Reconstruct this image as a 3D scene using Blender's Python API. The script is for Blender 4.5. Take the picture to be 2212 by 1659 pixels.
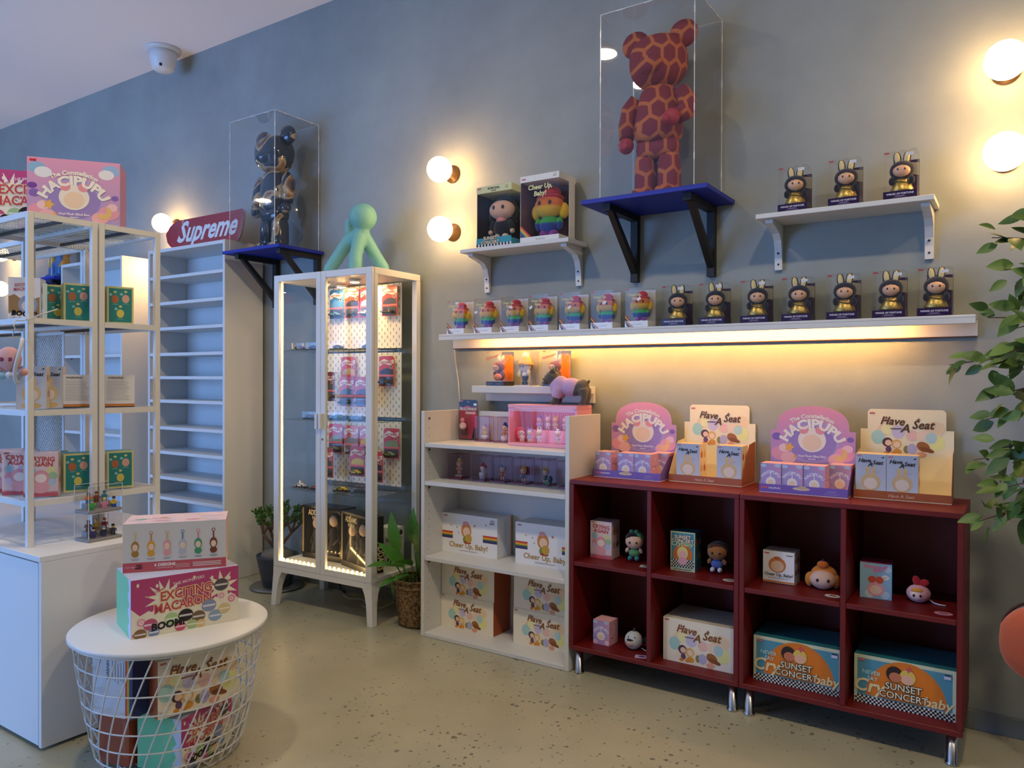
import bpy, bmesh, math, random
from mathutils import Vector, Matrix
for _o in list(bpy.data.objects):
    bpy.data.objects.remove(_o)
SC = bpy.context.scene
COL = SC.collection
random.seed(7)
PI = math.pi

# ------------------------------------------------------------------ camera
def make_camera():
    f, yaw, pitch, roll = 1647.77, 0.588, -0.0064, 0.0038
    fw = Vector((-math.sin(yaw) * math.cos(pitch), math.cos(yaw) * math.cos(pitch), math.sin(pitch)))
    r = fw.cross(Vector((0, 0, 1))).normalized()
    u = r.cross(fw)
    c, s = math.cos(roll), math.sin(roll)
    r, u = r * c + u * s, u * c - r * s
    cd = bpy.data.cameras.new('camera')
    cd.sensor_width = 36.0
    cd.lens = f / 2212.0 * 36.0
    cd.clip_start = 0.05
    cam = bpy.data.objects.new('camera', cd)
    m = Matrix((r, u, -fw)).transposed().to_4x4()
    m.translation = Vector((2.133, -2.9648, 1.2124))
    cam.matrix_world = m
    COL.objects.link(cam)
    SC.camera = cam
make_camera()

# ------------------------------------------------------------------ world, large lights, exposure
W = bpy.data.worlds.new('world')
SC.world = W
W.use_nodes = True
W.node_tree.nodes['Background'].inputs[0].default_value = (0.5, 0.66, 1.0, 1)
W.node_tree.nodes['Background'].inputs[1].default_value = 0.35
SC.view_settings.view_transform = 'Standard'
SC.view_settings.look = 'None'
SC.view_settings.gamma = 1.0
SC.view_settings.use_curve_mapping = False
SC.view_settings.exposure = 0.08
SC.cycles.use_denoising = True
SC.cycles.transparent_max_bounces = 32
SC.cycles.max_bounces = 8
SC.cycles.glossy_bounces = 4
SC.cycles.sample_clamp_indirect = 6.0

def area_light(name, loc, rot, sx, sy, power, color):
    l = bpy.data.lights.new(name, 'AREA')
    l.shape = 'RECTANGLE'
    l.size, l.size_y, l.energy, l.color = sx, sy, power, color
    o = bpy.data.objects.new(name, l)
    o.location, o.rotation_euler = loc, rot
    COL.objects.link(o)
    return o
# daylight through the shop front (behind and to the left of the camera)
area_light('shopfront_daylight', (-3.9, -5.9, 1.35), (math.radians(90), 0, math.radians(-8)), 3.8, 2.2, 240, (0.17, 0.40, 0.97))
# the shop's ceiling downlights: round discs set into the ceiling, out of frame
DOWNLIGHTS = [(-.2, -2.0), (2.1, -2.0), (3.7, -2.0), (-5.6, -3.5)]

# ------------------------------------------------------------------ helpers
_lin = {}
def C(h):
    if not isinstance(h, str):
        return h
    if h not in _lin:
        v = [int(h[i:i + 2], 16) / 255 for i in (1, 3, 5)]
        _lin[h] = tuple(x / 12.92 if x <= 0.04045 else ((x + 0.055) / 1.055) ** 2.4 for x in v)
    return _lin[h]
def mix(a, b, t):
    a, b = C(a), C(b)
    return tuple(a[i] + (b[i] - a[i]) * t for i in range(3))

MATS = {}
def new_mat(name):
    m = bpy.data.materials.new(name)
    m.use_nodes = True
    MATS[name] = m
    return m, m.node_tree.nodes, m.node_tree.links, m.node_tree.nodes['Principled BSDF']
def plain(name, col, rough=0.5, metal=0.0, spec=0.5, var=0.04, scale=30.0, bump=0.0, emit=None, es=0.0, sheen=0.0, coat=0.0):
    """a principled material with a little procedural tone variation and relief"""
    m, N, L, B = new_mat(name)
    c = C(col)
    tc = N.new('ShaderNodeTexCoord')
    nz = N.new('ShaderNodeTexNoise')
    nz.inputs['Scale'].default_value = scale
    nz.inputs['Detail'].default_value = 3
    L.new(tc.outputs['Object'], nz.inputs['Vector'])
    mx = N.new('ShaderNodeMix')
    mx.data_type = 'RGBA'
    mx.inputs[6].default_value = (*[max(0, x * (1 - var)) for x in c], 1)
    mx.inputs[7].default_value = (*[min(1, x * (1 + var)) for x in c], 1)
    L.new(nz.outputs['Fac'], mx.inputs[0])
    L.new(mx.outputs[2], B.inputs['Base Color'])
    B.inputs['Roughness'].default_value = rough
    B.inputs['Metallic'].default_value = metal
    B.inputs['Specular IOR Level'].default_value = spec
    if sheen: B.inputs['Sheen Weight'].default_value = sheen
    if coat: B.inputs['Coat Weight'].default_value = coat
    if bump:
        bp = N.new('ShaderNodeBump')
        bp.inputs['Strength'].default_value = bump
        bp.inputs['Distance'].default_value = 0.002
        L.new(nz.outputs['Fac'], bp.inputs['Height'])
        L.new(bp.outputs['Normal'], B.inputs['Normal'])
    if emit:
        B.inputs['Emission Color'].default_value = (*C(emit), 1)
        B.inputs['Emission Strength'].default_value = es
    return m
def painted(name, rough=0.45, spec=0.4, metal=0.0, sheen=0.0, bump=0.0, scale=400.0, coat=0.0):
    """colours come from the mesh's own print colours (attribute)"""
    m, N, L, B = new_mat(name)
    at = N.new('ShaderNodeAttribute')
    at.attribute_name = 'Col'
    L.new(at.outputs['Color'], B.inputs['Base Color'])
    B.inputs['Roughness'].default_value = rough
    B.inputs['Specular IOR Level'].default_value = spec
    B.inputs['Metallic'].default_value = metal
    if sheen: B.inputs['Sheen Weight'].default_value = sheen
    if coat: B.inputs['Coat Weight'].default_value = coat
    if bump:
        nz = N.new('ShaderNodeTexNoise')
        tc = N.new('ShaderNodeTexCoord')
        nz.inputs['Scale'].default_value = scale
        L.new(tc.outputs['Object'], nz.inputs['Vector'])
        bp = N.new('ShaderNodeBump')
        bp.inputs['Strength'].default_value = bump
        bp.inputs['Distance'].default_value = 0.002
        L.new(nz.outputs['Fac'], bp.inputs['Height'])
        L.new(bp.outputs['Normal'], B.inputs['Normal'])
    return m
def clear(name, tint=(1, 1, 1), refl=1.0, rough=0.02, haze=0.0):
    """thin clear sheet: transparent with a fresnel reflection"""
    m, N, L, B = new_mat(name)
    N.remove(B)
    out = N['Material Output']
    tr = N.new('ShaderNodeBsdfTransparent')
    tr.inputs[0].default_value = (*tint, 1)
    gl = N.new('ShaderNodeBsdfGlossy')
    gl.inputs['Roughness'].default_value = rough
    fr = N.new('ShaderNodeLayerWeight')
    pw = N.new('ShaderNodeMath')
    pw.operation = 'POWER'
    pw.inputs[1].default_value = 4.0
    L.new(fr.outputs['Facing'], pw.inputs[0])
    mu = N.new('ShaderNodeMath')
    mu.operation = 'MULTIPLY_ADD'
    mu.inputs[1].default_value = 0.75 * refl
    mu.inputs[2].default_value = 0.03 * refl
    L.new(pw.outputs[0], mu.inputs[0])
    sh = N.new('ShaderNodeMixShader')
    L.new(mu.outputs[0], sh.inputs[0])
    L.new(tr.outputs[0], sh.inputs[1])
    L.new(gl.outputs[0], sh.inputs[2])
    last = sh
    if haze:
        df = N.new('ShaderNodeBsdfDiffuse')
        df.inputs[0].default_value = (0.9, 0.9, 0.92, 1)
        s2 = N.new('ShaderNodeMixShader')
        s2.inputs[0].default_value = haze
        L.new(sh.outputs[0], s2.inputs[1])
        L.new(df.outputs[0], s2.inputs[2])
        last = s2
    L.new(last.outputs[0], out.inputs[0])
    return m
def glow(name, col, strength):
    m, N, L, B = new_mat(name)
    N.remove(B)
    e = N.new('ShaderNodeEmission')
    e.inputs[0].default_value = (*C(col), 1)
    e.inputs[1].default_value = strength
    L.new(e.outputs[0], N['Material Output'].inputs[0])
    return m

class MB:
    """collects shapes for one mesh"""
    def __init__(s, M=None):
        s.v, s.f, s.c, s.sm, s.M = [], [], [], [], M
        s.has = False
        s.k = 0
    def add(s, vs, fs, col=None, smooth=False):
        b = len(s.v)
        vs = [Vector(p) for p in vs]
        if col is None or isinstance(col, str) or isinstance(col, tuple):
            cc = C(col) if col is not None else (0.8, 0.8, 0.8)
            vc = None
            if col is not None: s.has = True
        else:                      # a function of the untransformed point
            vc = [C(col(p)) for p in vs]
            s.has = True
        if s.M is not None:
            vs = [s.M @ p for p in vs]
        s.v += vs
        for q in fs:
            s.f.append(tuple(i + b for i in q))
            s.c.append([vc[i] for i in q] if vc else cc)
            s.sm.append(smooth)
        return s
    def box(s, x0, x1, y0, y1, z0, z1, col=None, cols=None):
        vs = [(x0, y0, z0), (x1, y0, z0), (x1, y1, z0), (x0, y1, z0), (x0, y0, z1), (x1, y0, z1), (x1, y1, z1), (x0, y1, z1)]
        fs = {'b': (0, 3, 2, 1), 't': (4, 5, 6, 7), 'f': (0, 1, 5, 4), 'k': (2, 3, 7, 6), 'l': (3, 0, 4, 7), 'r': (1, 2, 6, 5)}
        if cols:
            for k, q in fs.items():
                s.add([vs[i] for i in q], [(0, 1, 2, 3)], cols.get(k, col))
        else:
            s.add(vs, list(fs.values()), col)
        return s
    def cbox(s, x0, x1, y0, y1, z0, z1, b=0.0015, col=None):
        """box with chamfered edges"""
        X, Y, Z = (x0, x1), (y0, y1), (z0, z1)
        vs, idx = [], {}
        for i in (0, 1):
            for j in (0, 1):
                for k in (0, 1):
                    sx, sy, sz = (b if i == 0 else -b), (b if j == 0 else -b), (b if k == 0 else -b)
                    for a, p in enumerate(((X[i], Y[j] + sy, Z[k] + sz), (X[i] + sx, Y[j], Z[k] + sz), (X[i] + sx, Y[j] + sy, Z[k]))):
                        idx[i, j, k, a] = len(vs)
                        vs.append(p)
        g = lambda i, j, k, a: idx[i, j, k, a]
        fs = []
        for i in (0, 1):
            q = [g(i, 0, 0, 0), g(i, 1, 0, 0), g(i, 1, 1, 0), g(i, 0, 1, 0)]
            fs.append(q if i else q[::-1])
            q = [g(0, i, 0, 1), g(0, i, 1, 1), g(1, i, 1, 1), g(1, i, 0, 1)]
            fs.append(q if i else q[::-1])
            q = [g(0, 0, i, 2), g(1, 0, i, 2), g(1, 1, i, 2), g(0, 1, i, 2)]
            fs.append(q if i else q[::-1])
        for i in (0, 1):
            for j in (0, 1):
                q = [g(i, j, 0, 0), g(i, j, 1, 0), g(i, j, 1, 1), g(i, j, 0, 1)]
                fs.append(q if i != j else q[::-1])
                q = [g(i, 0, j, 0), g(i, 1, j, 0), g(i, 1, j, 2), g(i, 0, j, 2)]
                fs.append(q if i == j else q[::-1])
                q = [g(0, i, j, 1), g(1, i, j, 1), g(1, i, j, 2), g(0, i, j, 2)]
                fs.append(q if i != j else q[::-1])
                for k in (0, 1):
                    q = [g(i, j, k, 0), g(i, j, k, 1), g(i, j, k, 2)]
                    fs.append(q if (i + j + k) % 2 else q[::-1])
        return s.add(vs, [tuple(q) for q in fs], col)
    def prism(s, pts, z0, z1, col=None, cap=None, smooth=False):
        """2d outline (counter-clockwise) raised from z0 to z1"""
        n = len(pts)
        s.add([(p[0], p[1], z0) for p in pts] + [(p[0], p[1], z1) for p in pts], [(i, (i + 1) % n, (i + 1) % n + n, i + n) for i in range(n)], col, smooth)
        s.add([(p[0], p[1], z1) for p in pts], [tuple(range(n))], cap or col)
        s.add([(p[0], p[1], z0) for p in pts], [tuple(range(n))[::-1]], col)
        return s
    def lathe(s, prof, n=24, col=None, smooth=True, c=(0, 0, 0), sx=1.0, sy=1.0):
        vs, fs = [], []
        for r, z in prof:
            for i in range(n):
                a = 2 * PI * i / n
                vs.append((c[0] + r * sx * math.cos(a), c[1] + r * sy * math.sin(a), c[2] + z))
        for k in range(len(prof) - 1):
            for i in range(n):
                j = (i + 1) % n
                fs.append((k * n + i, k * n + j, (k + 1) * n + j, (k + 1) * n + i))
        fs.append(tuple(range(n))[::-1])
        fs.append(tuple(range((len(prof) - 1) * n, len(prof) * n)))
        return s.add(vs, fs, col, smooth)
    def ell(s, c, r, col=None, nu=16, nv=10, rot=None, squash=1.0):
        """ellipsoid; squash > 1 makes it boxier"""
        if not isinstance(r, (tuple, list)): r = (r, r, r)
        vs, fs = [], []
        def sg(t): return math.copysign(abs(t) ** (1 / squash), t)
        R = rot or Matrix.Identity(3)
        for j in range(1, nv):
            t = PI * j / nv
            for i in range(nu):
                a = 2 * PI * i / nu
                p = Vector((r[0] * sg(math.sin(t) * math.cos(a)), r[1] * sg(math.sin(t) * math.sin(a)), r[2] * sg(-math.cos(t))))
                vs.append(R @ p + Vector(c))
        b0, b1 = len(vs), len(vs) + 1
        vs += [R @ Vector((0, 0, -r[2])) + Vector(c), R @ Vector((0, 0, r[2])) + Vector(c)]
        for j in range(nv - 2):
            for i in range(nu):
                k = (i + 1) % nu
                fs.append((j * nu + i, j * nu + k, (j + 1) * nu + k, (j + 1) * nu + i))
        for i in range(nu):
            k = (i + 1) % nu
            fs.append((b0, k, i))
            fs.append((b1, (nv - 2) * nu + i, (nv - 2) * nu + k))
        return s.add(vs, fs, col, True)
    def tube(s, path, r, n=8, col=None, closed=False, caps=True):
        P = [Vector(p) for p in path]
        m = len(P)
        R = r if isinstance(r, (list, tuple)) else [r] * m
        vs, fs = [], []
        prev = None
        for i in range(m):
            if closed: t = P[(i + 1) % m] - P[i - 1]
            else: t = P[min(i + 1, m - 1)] - P[max(i - 1, 0)]
            t.normalize()
            if prev is None:
                a = t.orthogonal().normalized()
            else:
                a = prev - t * prev.dot(t)
                a = a.normalized() if a.length > 1e-6 else t.orthogonal().normalized()
            prev = a
            b = t.cross(a)
            for k in range(n):
                an = 2 * PI * k / n
                vs.append(P[i] + (a * math.cos(an) + b * math.sin(an)) * R[i])
        for i in range(m if closed else m - 1):
            j = (i + 1) % m
            for k in range(n):
                l = (k + 1) % n
                fs.append((i * n + k, i * n + l, j * n + l, j * n + k))
        if not closed and caps:
            fs.append(tuple(range(n))[::-1])
            fs.append(tuple(range((m - 1) * n, m * n)))
        return s.add(vs, fs, col, True)
    # ---- flat print, drawn on the plane of s.M (u right, v up, layers lift off the sheet)
    E = 0.00015
    def poly(s, pts, col, layer=1):
        s.k += 1
        return s.add([(p[0], p[1], layer * s.E + s.k * 2e-5) for p in pts], [tuple(range(len(pts)))], col)
    def rect(s, x, y, w, h, col, layer=1):
        return s.poly([(x, y), (x + w, y), (x + w, y + h), (x, y + h)], col, layer)
    def disc(s, x, y, rx, col, layer=1, ry=None, n=22, a=0.0):
        ry = ry or rx
        ca, sa = math.cos(a), math.sin(a)
        P = []
        for i in range(n):
            t = 2 * PI * i / n
            u, v = rx * math.cos(t), ry * math.sin(t)
            P.append((x + u * ca - v * sa, y + u * sa + v * ca))
        return s.poly(P, col, layer)
    def star(s, x, y, r, col, layer=1, k=5, q=0.5, a=PI / 2):
        return s.poly([(x + (r if i % 2 == 0 else r * q) * math.cos(a + PI * i / k), y + (r if i % 2 == 0 else r * q) * math.sin(a + PI * i / k)) for i in range(2 * k)], col, layer)
    def text(s, t, x, y, size, col, layer=2, align='c', shear=0.0, bold=0.0, rot=0.0, arc=0.0, sx=1.0):
        vs, fs, x0, x1 = text_geo(t, round(shear, 2), round(bold, 3))
        wd = (x1 - x0)
        off = {'l': -x0, 'c': -(x0 + x1) / 2, 'r': -x1}[align]
        s.k += 1
        P = []
        ca, sa = math.cos(rot), math.sin(rot)
        for (a, b) in vs:
            u, v = (a + off) * size * sx, b * size
            if arc:
                th = u / arc
                u, v = (arc + v) * math.sin(th), (arc + v) * math.cos(th) - arc
            P.append((x + u * ca - v * sa, y + u * sa + v * ca, layer * s.E + s.k * 2e-5))
        return s.add(P, fs, col)
    def build(s, name, mat, parent=None, loc=None, rot=None, data_only=False):
        me = bpy.data.meshes.new(name)
        me.from_pydata([tuple(p) for p in s.v], [], s.f)
        if s.has:
            at = me.color_attributes.new('Col', 'FLOAT_COLOR', 'CORNER')
            buf = []
            for q, c in zip(s.f, s.c):
                if isinstance(c, list):
                    for k in c: buf += [k[0], k[1], k[2], 1.0]
                else:
                    buf += [c[0], c[1], c[2], 1.0] * len(q)
            at.data.foreach_set('color', buf)
        me.polygons.foreach_set('use_smooth', s.sm)
        me.materials.append(MATS[mat])
        me.update()
        if data_only: return me
        return put(name, me, parent, loc, rot)
_tg = {}
def text_geo(t, shear, bold):
    k = (t, shear, bold)
    if k not in _tg:
        cu = bpy.data.curves.new('lettering', 'FONT')
        cu.body, cu.size, cu.shear, cu.offset, cu.resolution_u, cu.fill_mode, cu.dimensions = t, 1.0, shear, bold, 2, 'FRONT', '2D'
        o = bpy.data.objects.new('lettering', cu)
        me = o.to_mesh()
        vs = [(v.co.x, v.co.y) for v in me.vertices]
        fs = []
        for p in me.polygons:
            q = tuple(p.vertices)
            if p.normal.z < 0: q = q[::-1]
            fs.append(q)
        o.to_mesh_clear()
        bpy.data.objects.remove(o)
        bpy.data.curves.remove(cu)
        xs = [v[0] for v in vs] or [0, 1]
        _tg[k] = (vs, fs, min(xs), max(xs))
    return _tg[k]
def put(name, data, parent=None, loc=None, rot=None, scale=None):
    o = bpy.data.objects.new(name, data)
    COL.objects.link(o)
    o.parent = parent
    if loc is not None: o.location = loc
    if rot is not None: o.rotation_euler = rot if not isinstance(rot, (int, float)) else (0, 0, rot)
    if scale is not None: o.scale = (scale, scale, scale) if isinstance(scale, (int, float)) else scale
    return o
def tag(o, label=None, cat=None, group=None, kind=None):
    for k, v in (('label', label), ('category', cat), ('group', group), ('kind', kind)):
        if v: o[k] = v
    return o
def thing(name, label, cat, loc=(0, 0, 0), rz=0.0, group=None):
    o = bpy.data.objects.new(name, None)
    o.empty_display_size = 0.05
    COL.objects.link(o)
    o.location, o.rotation_euler = loc, (0, 0, rz)
    return tag(o, label, cat, group)
KIDS = {}
def kids(o):
    return [c for c in o.children]
def copy_tree(o, parent=None, loc=None, rz=None, label=None, group=None, scale=None):
    c = o.copy()
    COL.objects.link(c)
    c.parent = parent
    if loc is not None: c.location = loc
    if rz is not None: c.rotation_euler = (0, 0, rz)
    if scale is not None: c.scale = (scale,) * 3
    if label: c['label'] = label
    if group: c['group'] = group
    for k in list(o.children):
        if k.name in bpy.data.objects: copy_tree(k, c)
    return c
def face(ox, oy, oz, U, V):
    """frame of a printed face: origin, right and up directions"""
    U, V = Vector(U), Vector(V)
    N = U.cross(V)
    m = Matrix((U, V, N)).transposed().to_4x4()
    m.translation = Vector((ox, oy, oz))
    return m
FRONT = lambda x=0.0, y=0.0, z=0.0: face(x, y, z, (1, 0, 0), (0, 0, 1))
RIGHT = lambda x=0.0, y=0.0, z=0.0: face(x, y, z, (0, 1, 0), (0, 0, 1))
LEFT = lambda x=0.0, y=0.0, z=0.0: face(x, y, z, (0, -1, 0), (0, 0, 1))
TOP = lambda x=0.0, y=0.0, z=0.0: face(x, y, z, (1, 0, 0), (0, 1, 0))
ORD = ['first', 'second', 'third', 'fourth', 'fifth', 'sixth', 'seventh', 'eighth', 'ninth', 'tenth']

# ------------------------------------------------------------------ materials
plain('white_board', '#dad9d5', 0.45, var=0.015, scale=12)
plain('white_metal', '#dfdfdb', 0.4, var=0.01, scale=20)
plain('white_cabinet', '#e4e4e2', 0.4, var=0.01, scale=8)
plain('red_board', '#6a0d0b', 0.5, var=0.06, scale=40, bump=0.03)
plain('chrome', '#c9c9c9', 0.22, 1.0, var=0.02)
plain('grey_metal', '#8d8f90', 0.35, 0.9, var=0.05)
plain('black_wood', '#151414', 0.55, var=0.1)
plain('blue_board', '#14279a', 0.5, var=0.08, scale=60)
plain('bronze', '#6a5138', 0.45, 0.6, var=0.05)
plain('dark_screw', '#4c4c4a', 0.4, 0.7)
plain('brown_edge', '#5a3420', 0.6)
plain('concrete_base', '#6f7370', 0.8, var=0.12, scale=8)
plain('pink_plastic', '#f2a3b2', 0.35, var=0.02)
plain('teal_plastic', '#76b4ad', 0.55, var=0.03, scale=5)
plain('dark_pot', '#39414f', 0.5, var=0.1, scale=14)
plain('soil', '#3a2c20', 0.95, var=0.4, scale=60, bump=0.6)
plain('stone_grey', '#6d6c68', 0.85, var=0.3, scale=40, bump=0.5)
plain('bark', '#5b4434', 0.85, var=0.3, scale=60, bump=0.5)
plain('orange_fabric', '#b4512c', 0.85, var=0.12, scale=260, bump=0.3, sheen=0.2)
plain('dark_seam', '#3b1a12', 0.8)
plain('cable_white', '#cfd2d6', 0.5)
plain('cable_black', '#1d1d20', 0.5)
plain('warm_puck_rim', '#efe9d8', 0.4)
painted('card', 0.42, 0.35)
painted('gloss_card', 0.25, 0.5)
painted('vinyl', 0.35, 0.5)
painted('plush', 0.95, 0.1, sheen=0.35, bump=0.5, scale=260)
painted('gloss_paint', 0.12, 0.5, coat=0.6)
clear('clear_acrylic', (0.985, 0.985, 0.985), 1.0)
clear('clear_film', (0.97, 0.97, 0.97), 0.55, 0.05, haze=0.015)
clear('window_glass', (0.97, 0.98, 0.975), 0.5)
clear('shelf_glass', (0.92, 0.97, 0.95), 0.8)
clear('violet_acrylic', (0.93, 0.86, 0.90), 0.4)
clear('clear_pane', (0.98, 0.98, 0.98), 0.25)
plain('violet_edge', '#a0586e', 0.3)
plain('acrylic_edge', '#d6dbdd', 0.2, var=0.05, scale=200)
def gold_mat():
    m, N, L, B = new_mat('gold_satin')
    tc = N.new('ShaderNodeTexCoord')
    vo = N.new('ShaderNodeTexVoronoi')
    vo.inputs['Scale'].default_value = 320
    L.new(tc.outputs['Object'], vo.inputs['Vector'])
    rp = N.new('ShaderNodeValToRGB')
    rp.color_ramp.elements[0].color = (0.20, 0.12, 0.02, 1)
    rp.color_ramp.elements[1].color = (0.85, 0.62, 0.18, 1)
    L.new(vo.outputs['Color'], rp.inputs[0])
    L.new(rp.outputs[0], B.inputs['Base Color'])
    B.inputs['Metallic'].default_value = 0.85
    B.inputs['Roughness'].default_value = 0.35
    bp = N.new('ShaderNodeBump')
    bp.inputs['Strength'].default_value = 0.8
    bp.inputs['Distance'].default_value = 0.002
    L.new(vo.outputs['Color'], bp.inputs['Height'])
    L.new(bp.outputs[0], B.inputs['Normal'])
gold_mat()
def woven_mat():
    m, N, L, B = new_mat('woven_straw')
    tc = N.new('ShaderNodeTexCoord')
    wv = N.new('ShaderNodeTexNoise')
    wv.inputs['Scale'].default_value = 90
    L.new(tc.outputs['Object'], wv.inputs['Vector'])
    rp = N.new('ShaderNodeValToRGB')
    rp.color_ramp.elements[0].position = 0.35
    rp.color_ramp.elements[0].color = (*C('#4a3420'), 1)
    rp.color_ramp.elements[1].position = 0.68
    rp.color_ramp.elements[1].color = (*C('#a5855a'), 1)
    L.new(wv.outputs['Fac'], rp.inputs[0])
    L.new(rp.outputs[0], B.inputs['Base Color'])
    B.inputs['Roughness'].default_value = 0.9
woven_mat()
def leaf_mat(name, a, b):
    m, N, L, B = new_mat(name)
    oi = N.new('ShaderNodeObjectInfo')
    tc = N.new('ShaderNodeTexCoord')
    nz = N.new('ShaderNodeTexNoise')
    nz.inputs['Scale'].default_value = 25
    L.new(tc.outputs['Object'], nz.inputs['Vector'])
    ad = N.new('ShaderNodeMath')
    ad.operation = 'ADD'
    L.new(oi.outputs['Random'], ad.inputs[0])
    L.new(nz.outputs['Fac'], ad.inputs[1])
    ml = N.new('ShaderNodeMath')
    ml.operation = 'MULTIPLY'
    ml.inputs[1].default_value = 0.6
    L.new(ad.outputs[0], ml.inputs[0])
    mx = N.new('ShaderNodeMix')
    mx.data_type = 'RGBA'
    mx.inputs[6].default_value = (*C(a), 1)
    mx.inputs[7].default_value = (*C(b), 1)
    L.new(ml.outputs[0], mx.inputs[0])
    L.new(mx.outputs[2], B.inputs['Base Color'])
    B.inputs['Roughness'].default_value = 0.45
leaf_mat('leaf_ficus', '#173d1e', '#668636')
leaf_mat('leaf_lily', '#1d4a17', '#4f8a2c')
leaf_mat('leaf_jade', '#1f4d16', '#4d7a2a')
def bear_hex_mat():
    """plain honeycomb: dark red cells, orange lines"""
    m, N, L, B = new_mat('honeycomb_print')
    tc = N.new('ShaderNodeTexCoord')
    sp = N.new('ShaderNodeSeparateXYZ')
    L.new(tc.outputs['Object'], sp.inputs[0])
    def mth(op, a, b=None, v=None):
        n = N.new('ShaderNodeMath')
        n.operation = op
        if isinstance(a, (int, float)): n.inputs[0].default_value = a
        else: L.new(a, n.inputs[0])
        if b is not None:
            if isinstance(b, (int, float)): n.inputs[1].default_value = b
            else: L.new(b, n.inputs[1])
        return n.outputs[0]
    S = 12.5
    x = mth('MULTIPLY', mth('ADD', sp.outputs[0], sp.outputs[1]), S)
    y = mth('MULTIPLY', sp.outputs[2], S)
    def cell(ox, oy):
        a = mth('SUBTRACT', mth('FLOORED_MODULO', mth('ADD', x, ox), 1.0), 0.5)
        b = mth('SUBTRACT', mth('FLOORED_MODULO', mth('ADD', y, oy), 1.7320508), 0.8660254)
        a, b = mth('ABSOLUTE', a), mth('ABSOLUTE', b)
        h = mth('MAXIMUM', mth('ADD', mth('MULTIPLY', a, 0.5), mth('MULTIPLY', b, 0.8660254)), a)
        return h
    h = mth('MINIMUM', cell(0.0, 0.0), cell(0.5, 0.8660254))
    rp = N.new('ShaderNodeValToRGB')
    cr = rp.color_ramp
    cr.interpolation = 'CONSTANT'
    cr.elements[0].position, cr.elements[0].color = 0.0, (*C('#7c222b'), 1)
    cr.elements[1].position, cr.elements[1].color = 0.40, (*C('#b8632e'), 1)
    L.new(h, rp.inputs[0])
    L.new(rp.outputs[0], B.inputs['Base Color'])
    B.inputs['Roughness'].default_value = 0.8
bear_hex_mat()
plain('red_vinyl', '#a52a34', 0.6, var=0.05)
def bear_camo_mat():
    m, N, L, B = new_mat('glossy_patches')
    tc = N.new('ShaderNodeTexCoord')
    nz = N.new('ShaderNodeTexNoise')
    nz.inputs['Scale'].default_value = 7.5
    nz.inputs['Detail'].default_value = 1.5
    nz.inputs['Distortion'].default_value = 0.8
    L.new(tc.outputs['Object'], nz.inputs['Vector'])
    rp = N.new('ShaderNodeValToRGB')
    cr = rp.color_ramp
    cr.elements[0].position, cr.elements[0].color = 0.0, (*C('#1b2534'), 1)
    cr.elements[1].position, cr.elements[1].color = 0.52, (*C('#222b3a'), 1)
    for p, c in ((0.545, '#b9a883'), (0.585, '#a9865a'), (0.63, '#7a5028'), (0.70, '#2c2c34')):
        e = cr.elements.new(p); e.color = (*C(c), 1)
    L.new(nz.outputs['Fac'], rp.inputs[0])
    L.new(rp.outputs[0], B.inputs['Base Color'])
    B.inputs['Roughness'].default_value = 0.1
    B.inputs['Coat Weight'].default_value = 0.5
bear_camo_mat()
def pegboard_mat():
    m, N, L, B = new_mat('pegboard_slots')
    tc = N.new('ShaderNodeTexCoord')
    sp = N.new('ShaderNodeSeparateXYZ')
    L.new(tc.outputs['Object'], sp.inputs[0])
    def mth(op, a, b=None):
        n = N.new('ShaderNodeMath'); n.operation = op
        for i, q in enumerate((a, b)):
            if q is None: continue
            if isinstance(q, (int, float)): n.inputs[i].default_value = q
            else: L.new(q, n.inputs[i])
        return n.outputs[0]
    def slots(ox, oz):
        a = mth('SUBTRACT', mth('FLOORED_MODULO', mth('ADD', sp.outputs[0], ox), 0.04), 0.02)
        b = mth('SUBTRACT', mth('FLOORED_MODULO', mth('ADD', sp.outputs[2], oz), 0.04), 0.02)
        return mth('MULTIPLY', mth('LESS_THAN', mth('ABSOLUTE', a), 0.0026), mth('LESS_THAN', mth('ABSOLUTE', b), 0.0075))
    s = mth('MAXIMUM', slots(0, 0), slots(0.02, 0.02))
    mx = N.new('ShaderNodeMix'); mx.data_type = 'RGBA'
    mx.inputs[6].default_value = (*C('#efeadd'), 1)
    mx.inputs[7].default_value = (*C('#8b8578'), 1)
    L.new(s, mx.inputs[0])
    L.new(mx.outputs[2], B.inputs['Base Color'])
    B.inputs['Roughness'].default_value = 0.5
pegboard_mat()
def wall_mat():
    m, N, L, B = new_mat('grey_plaster')
    tc = N.new('ShaderNodeTexCoord')
    n1 = N.new('ShaderNodeTexNoise'); n1.inputs['Scale'].default_value = 1.6; n1.inputs['Detail'].default_value = 6; n1.inputs['Roughness'].default_value = 0.65
    L.new(tc.outputs['Object'], n1.inputs['Vector'])
    rp = N.new('ShaderNodeValToRGB')
    rp.color_ramp.elements[0].position, rp.color_ramp.elements[0].color = 0.3, (*C('#8a8f8c'), 1)
    rp.color_ramp.elements[1].position, rp.color_ramp.elements[1].color = 0.7, (*C('#9ca29d'), 1)
    L.new(n1.outputs['Fac'], rp.inputs[0])
    L.new(rp.outputs[0], B.inputs['Base Color'])
    n2 = N.new('ShaderNodeTexNoise'); n2.inputs['Scale'].default_value = 14; n2.inputs['Detail'].default_value = 8
    L.new(tc.outputs['Object'], n2.inputs['Vector'])
    bp = N.new('ShaderNodeBump'); bp.inputs['Strength'].default_value = 0.12; bp.inputs['Distance'].default_value = 0.01
    L.new(n2.outputs['Fac'], bp.inputs['Height'])
    L.new(bp.outputs[0], B.inputs['Normal'])
    B.inputs['Roughness'].default_value = 0.6
wall_mat()
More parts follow.
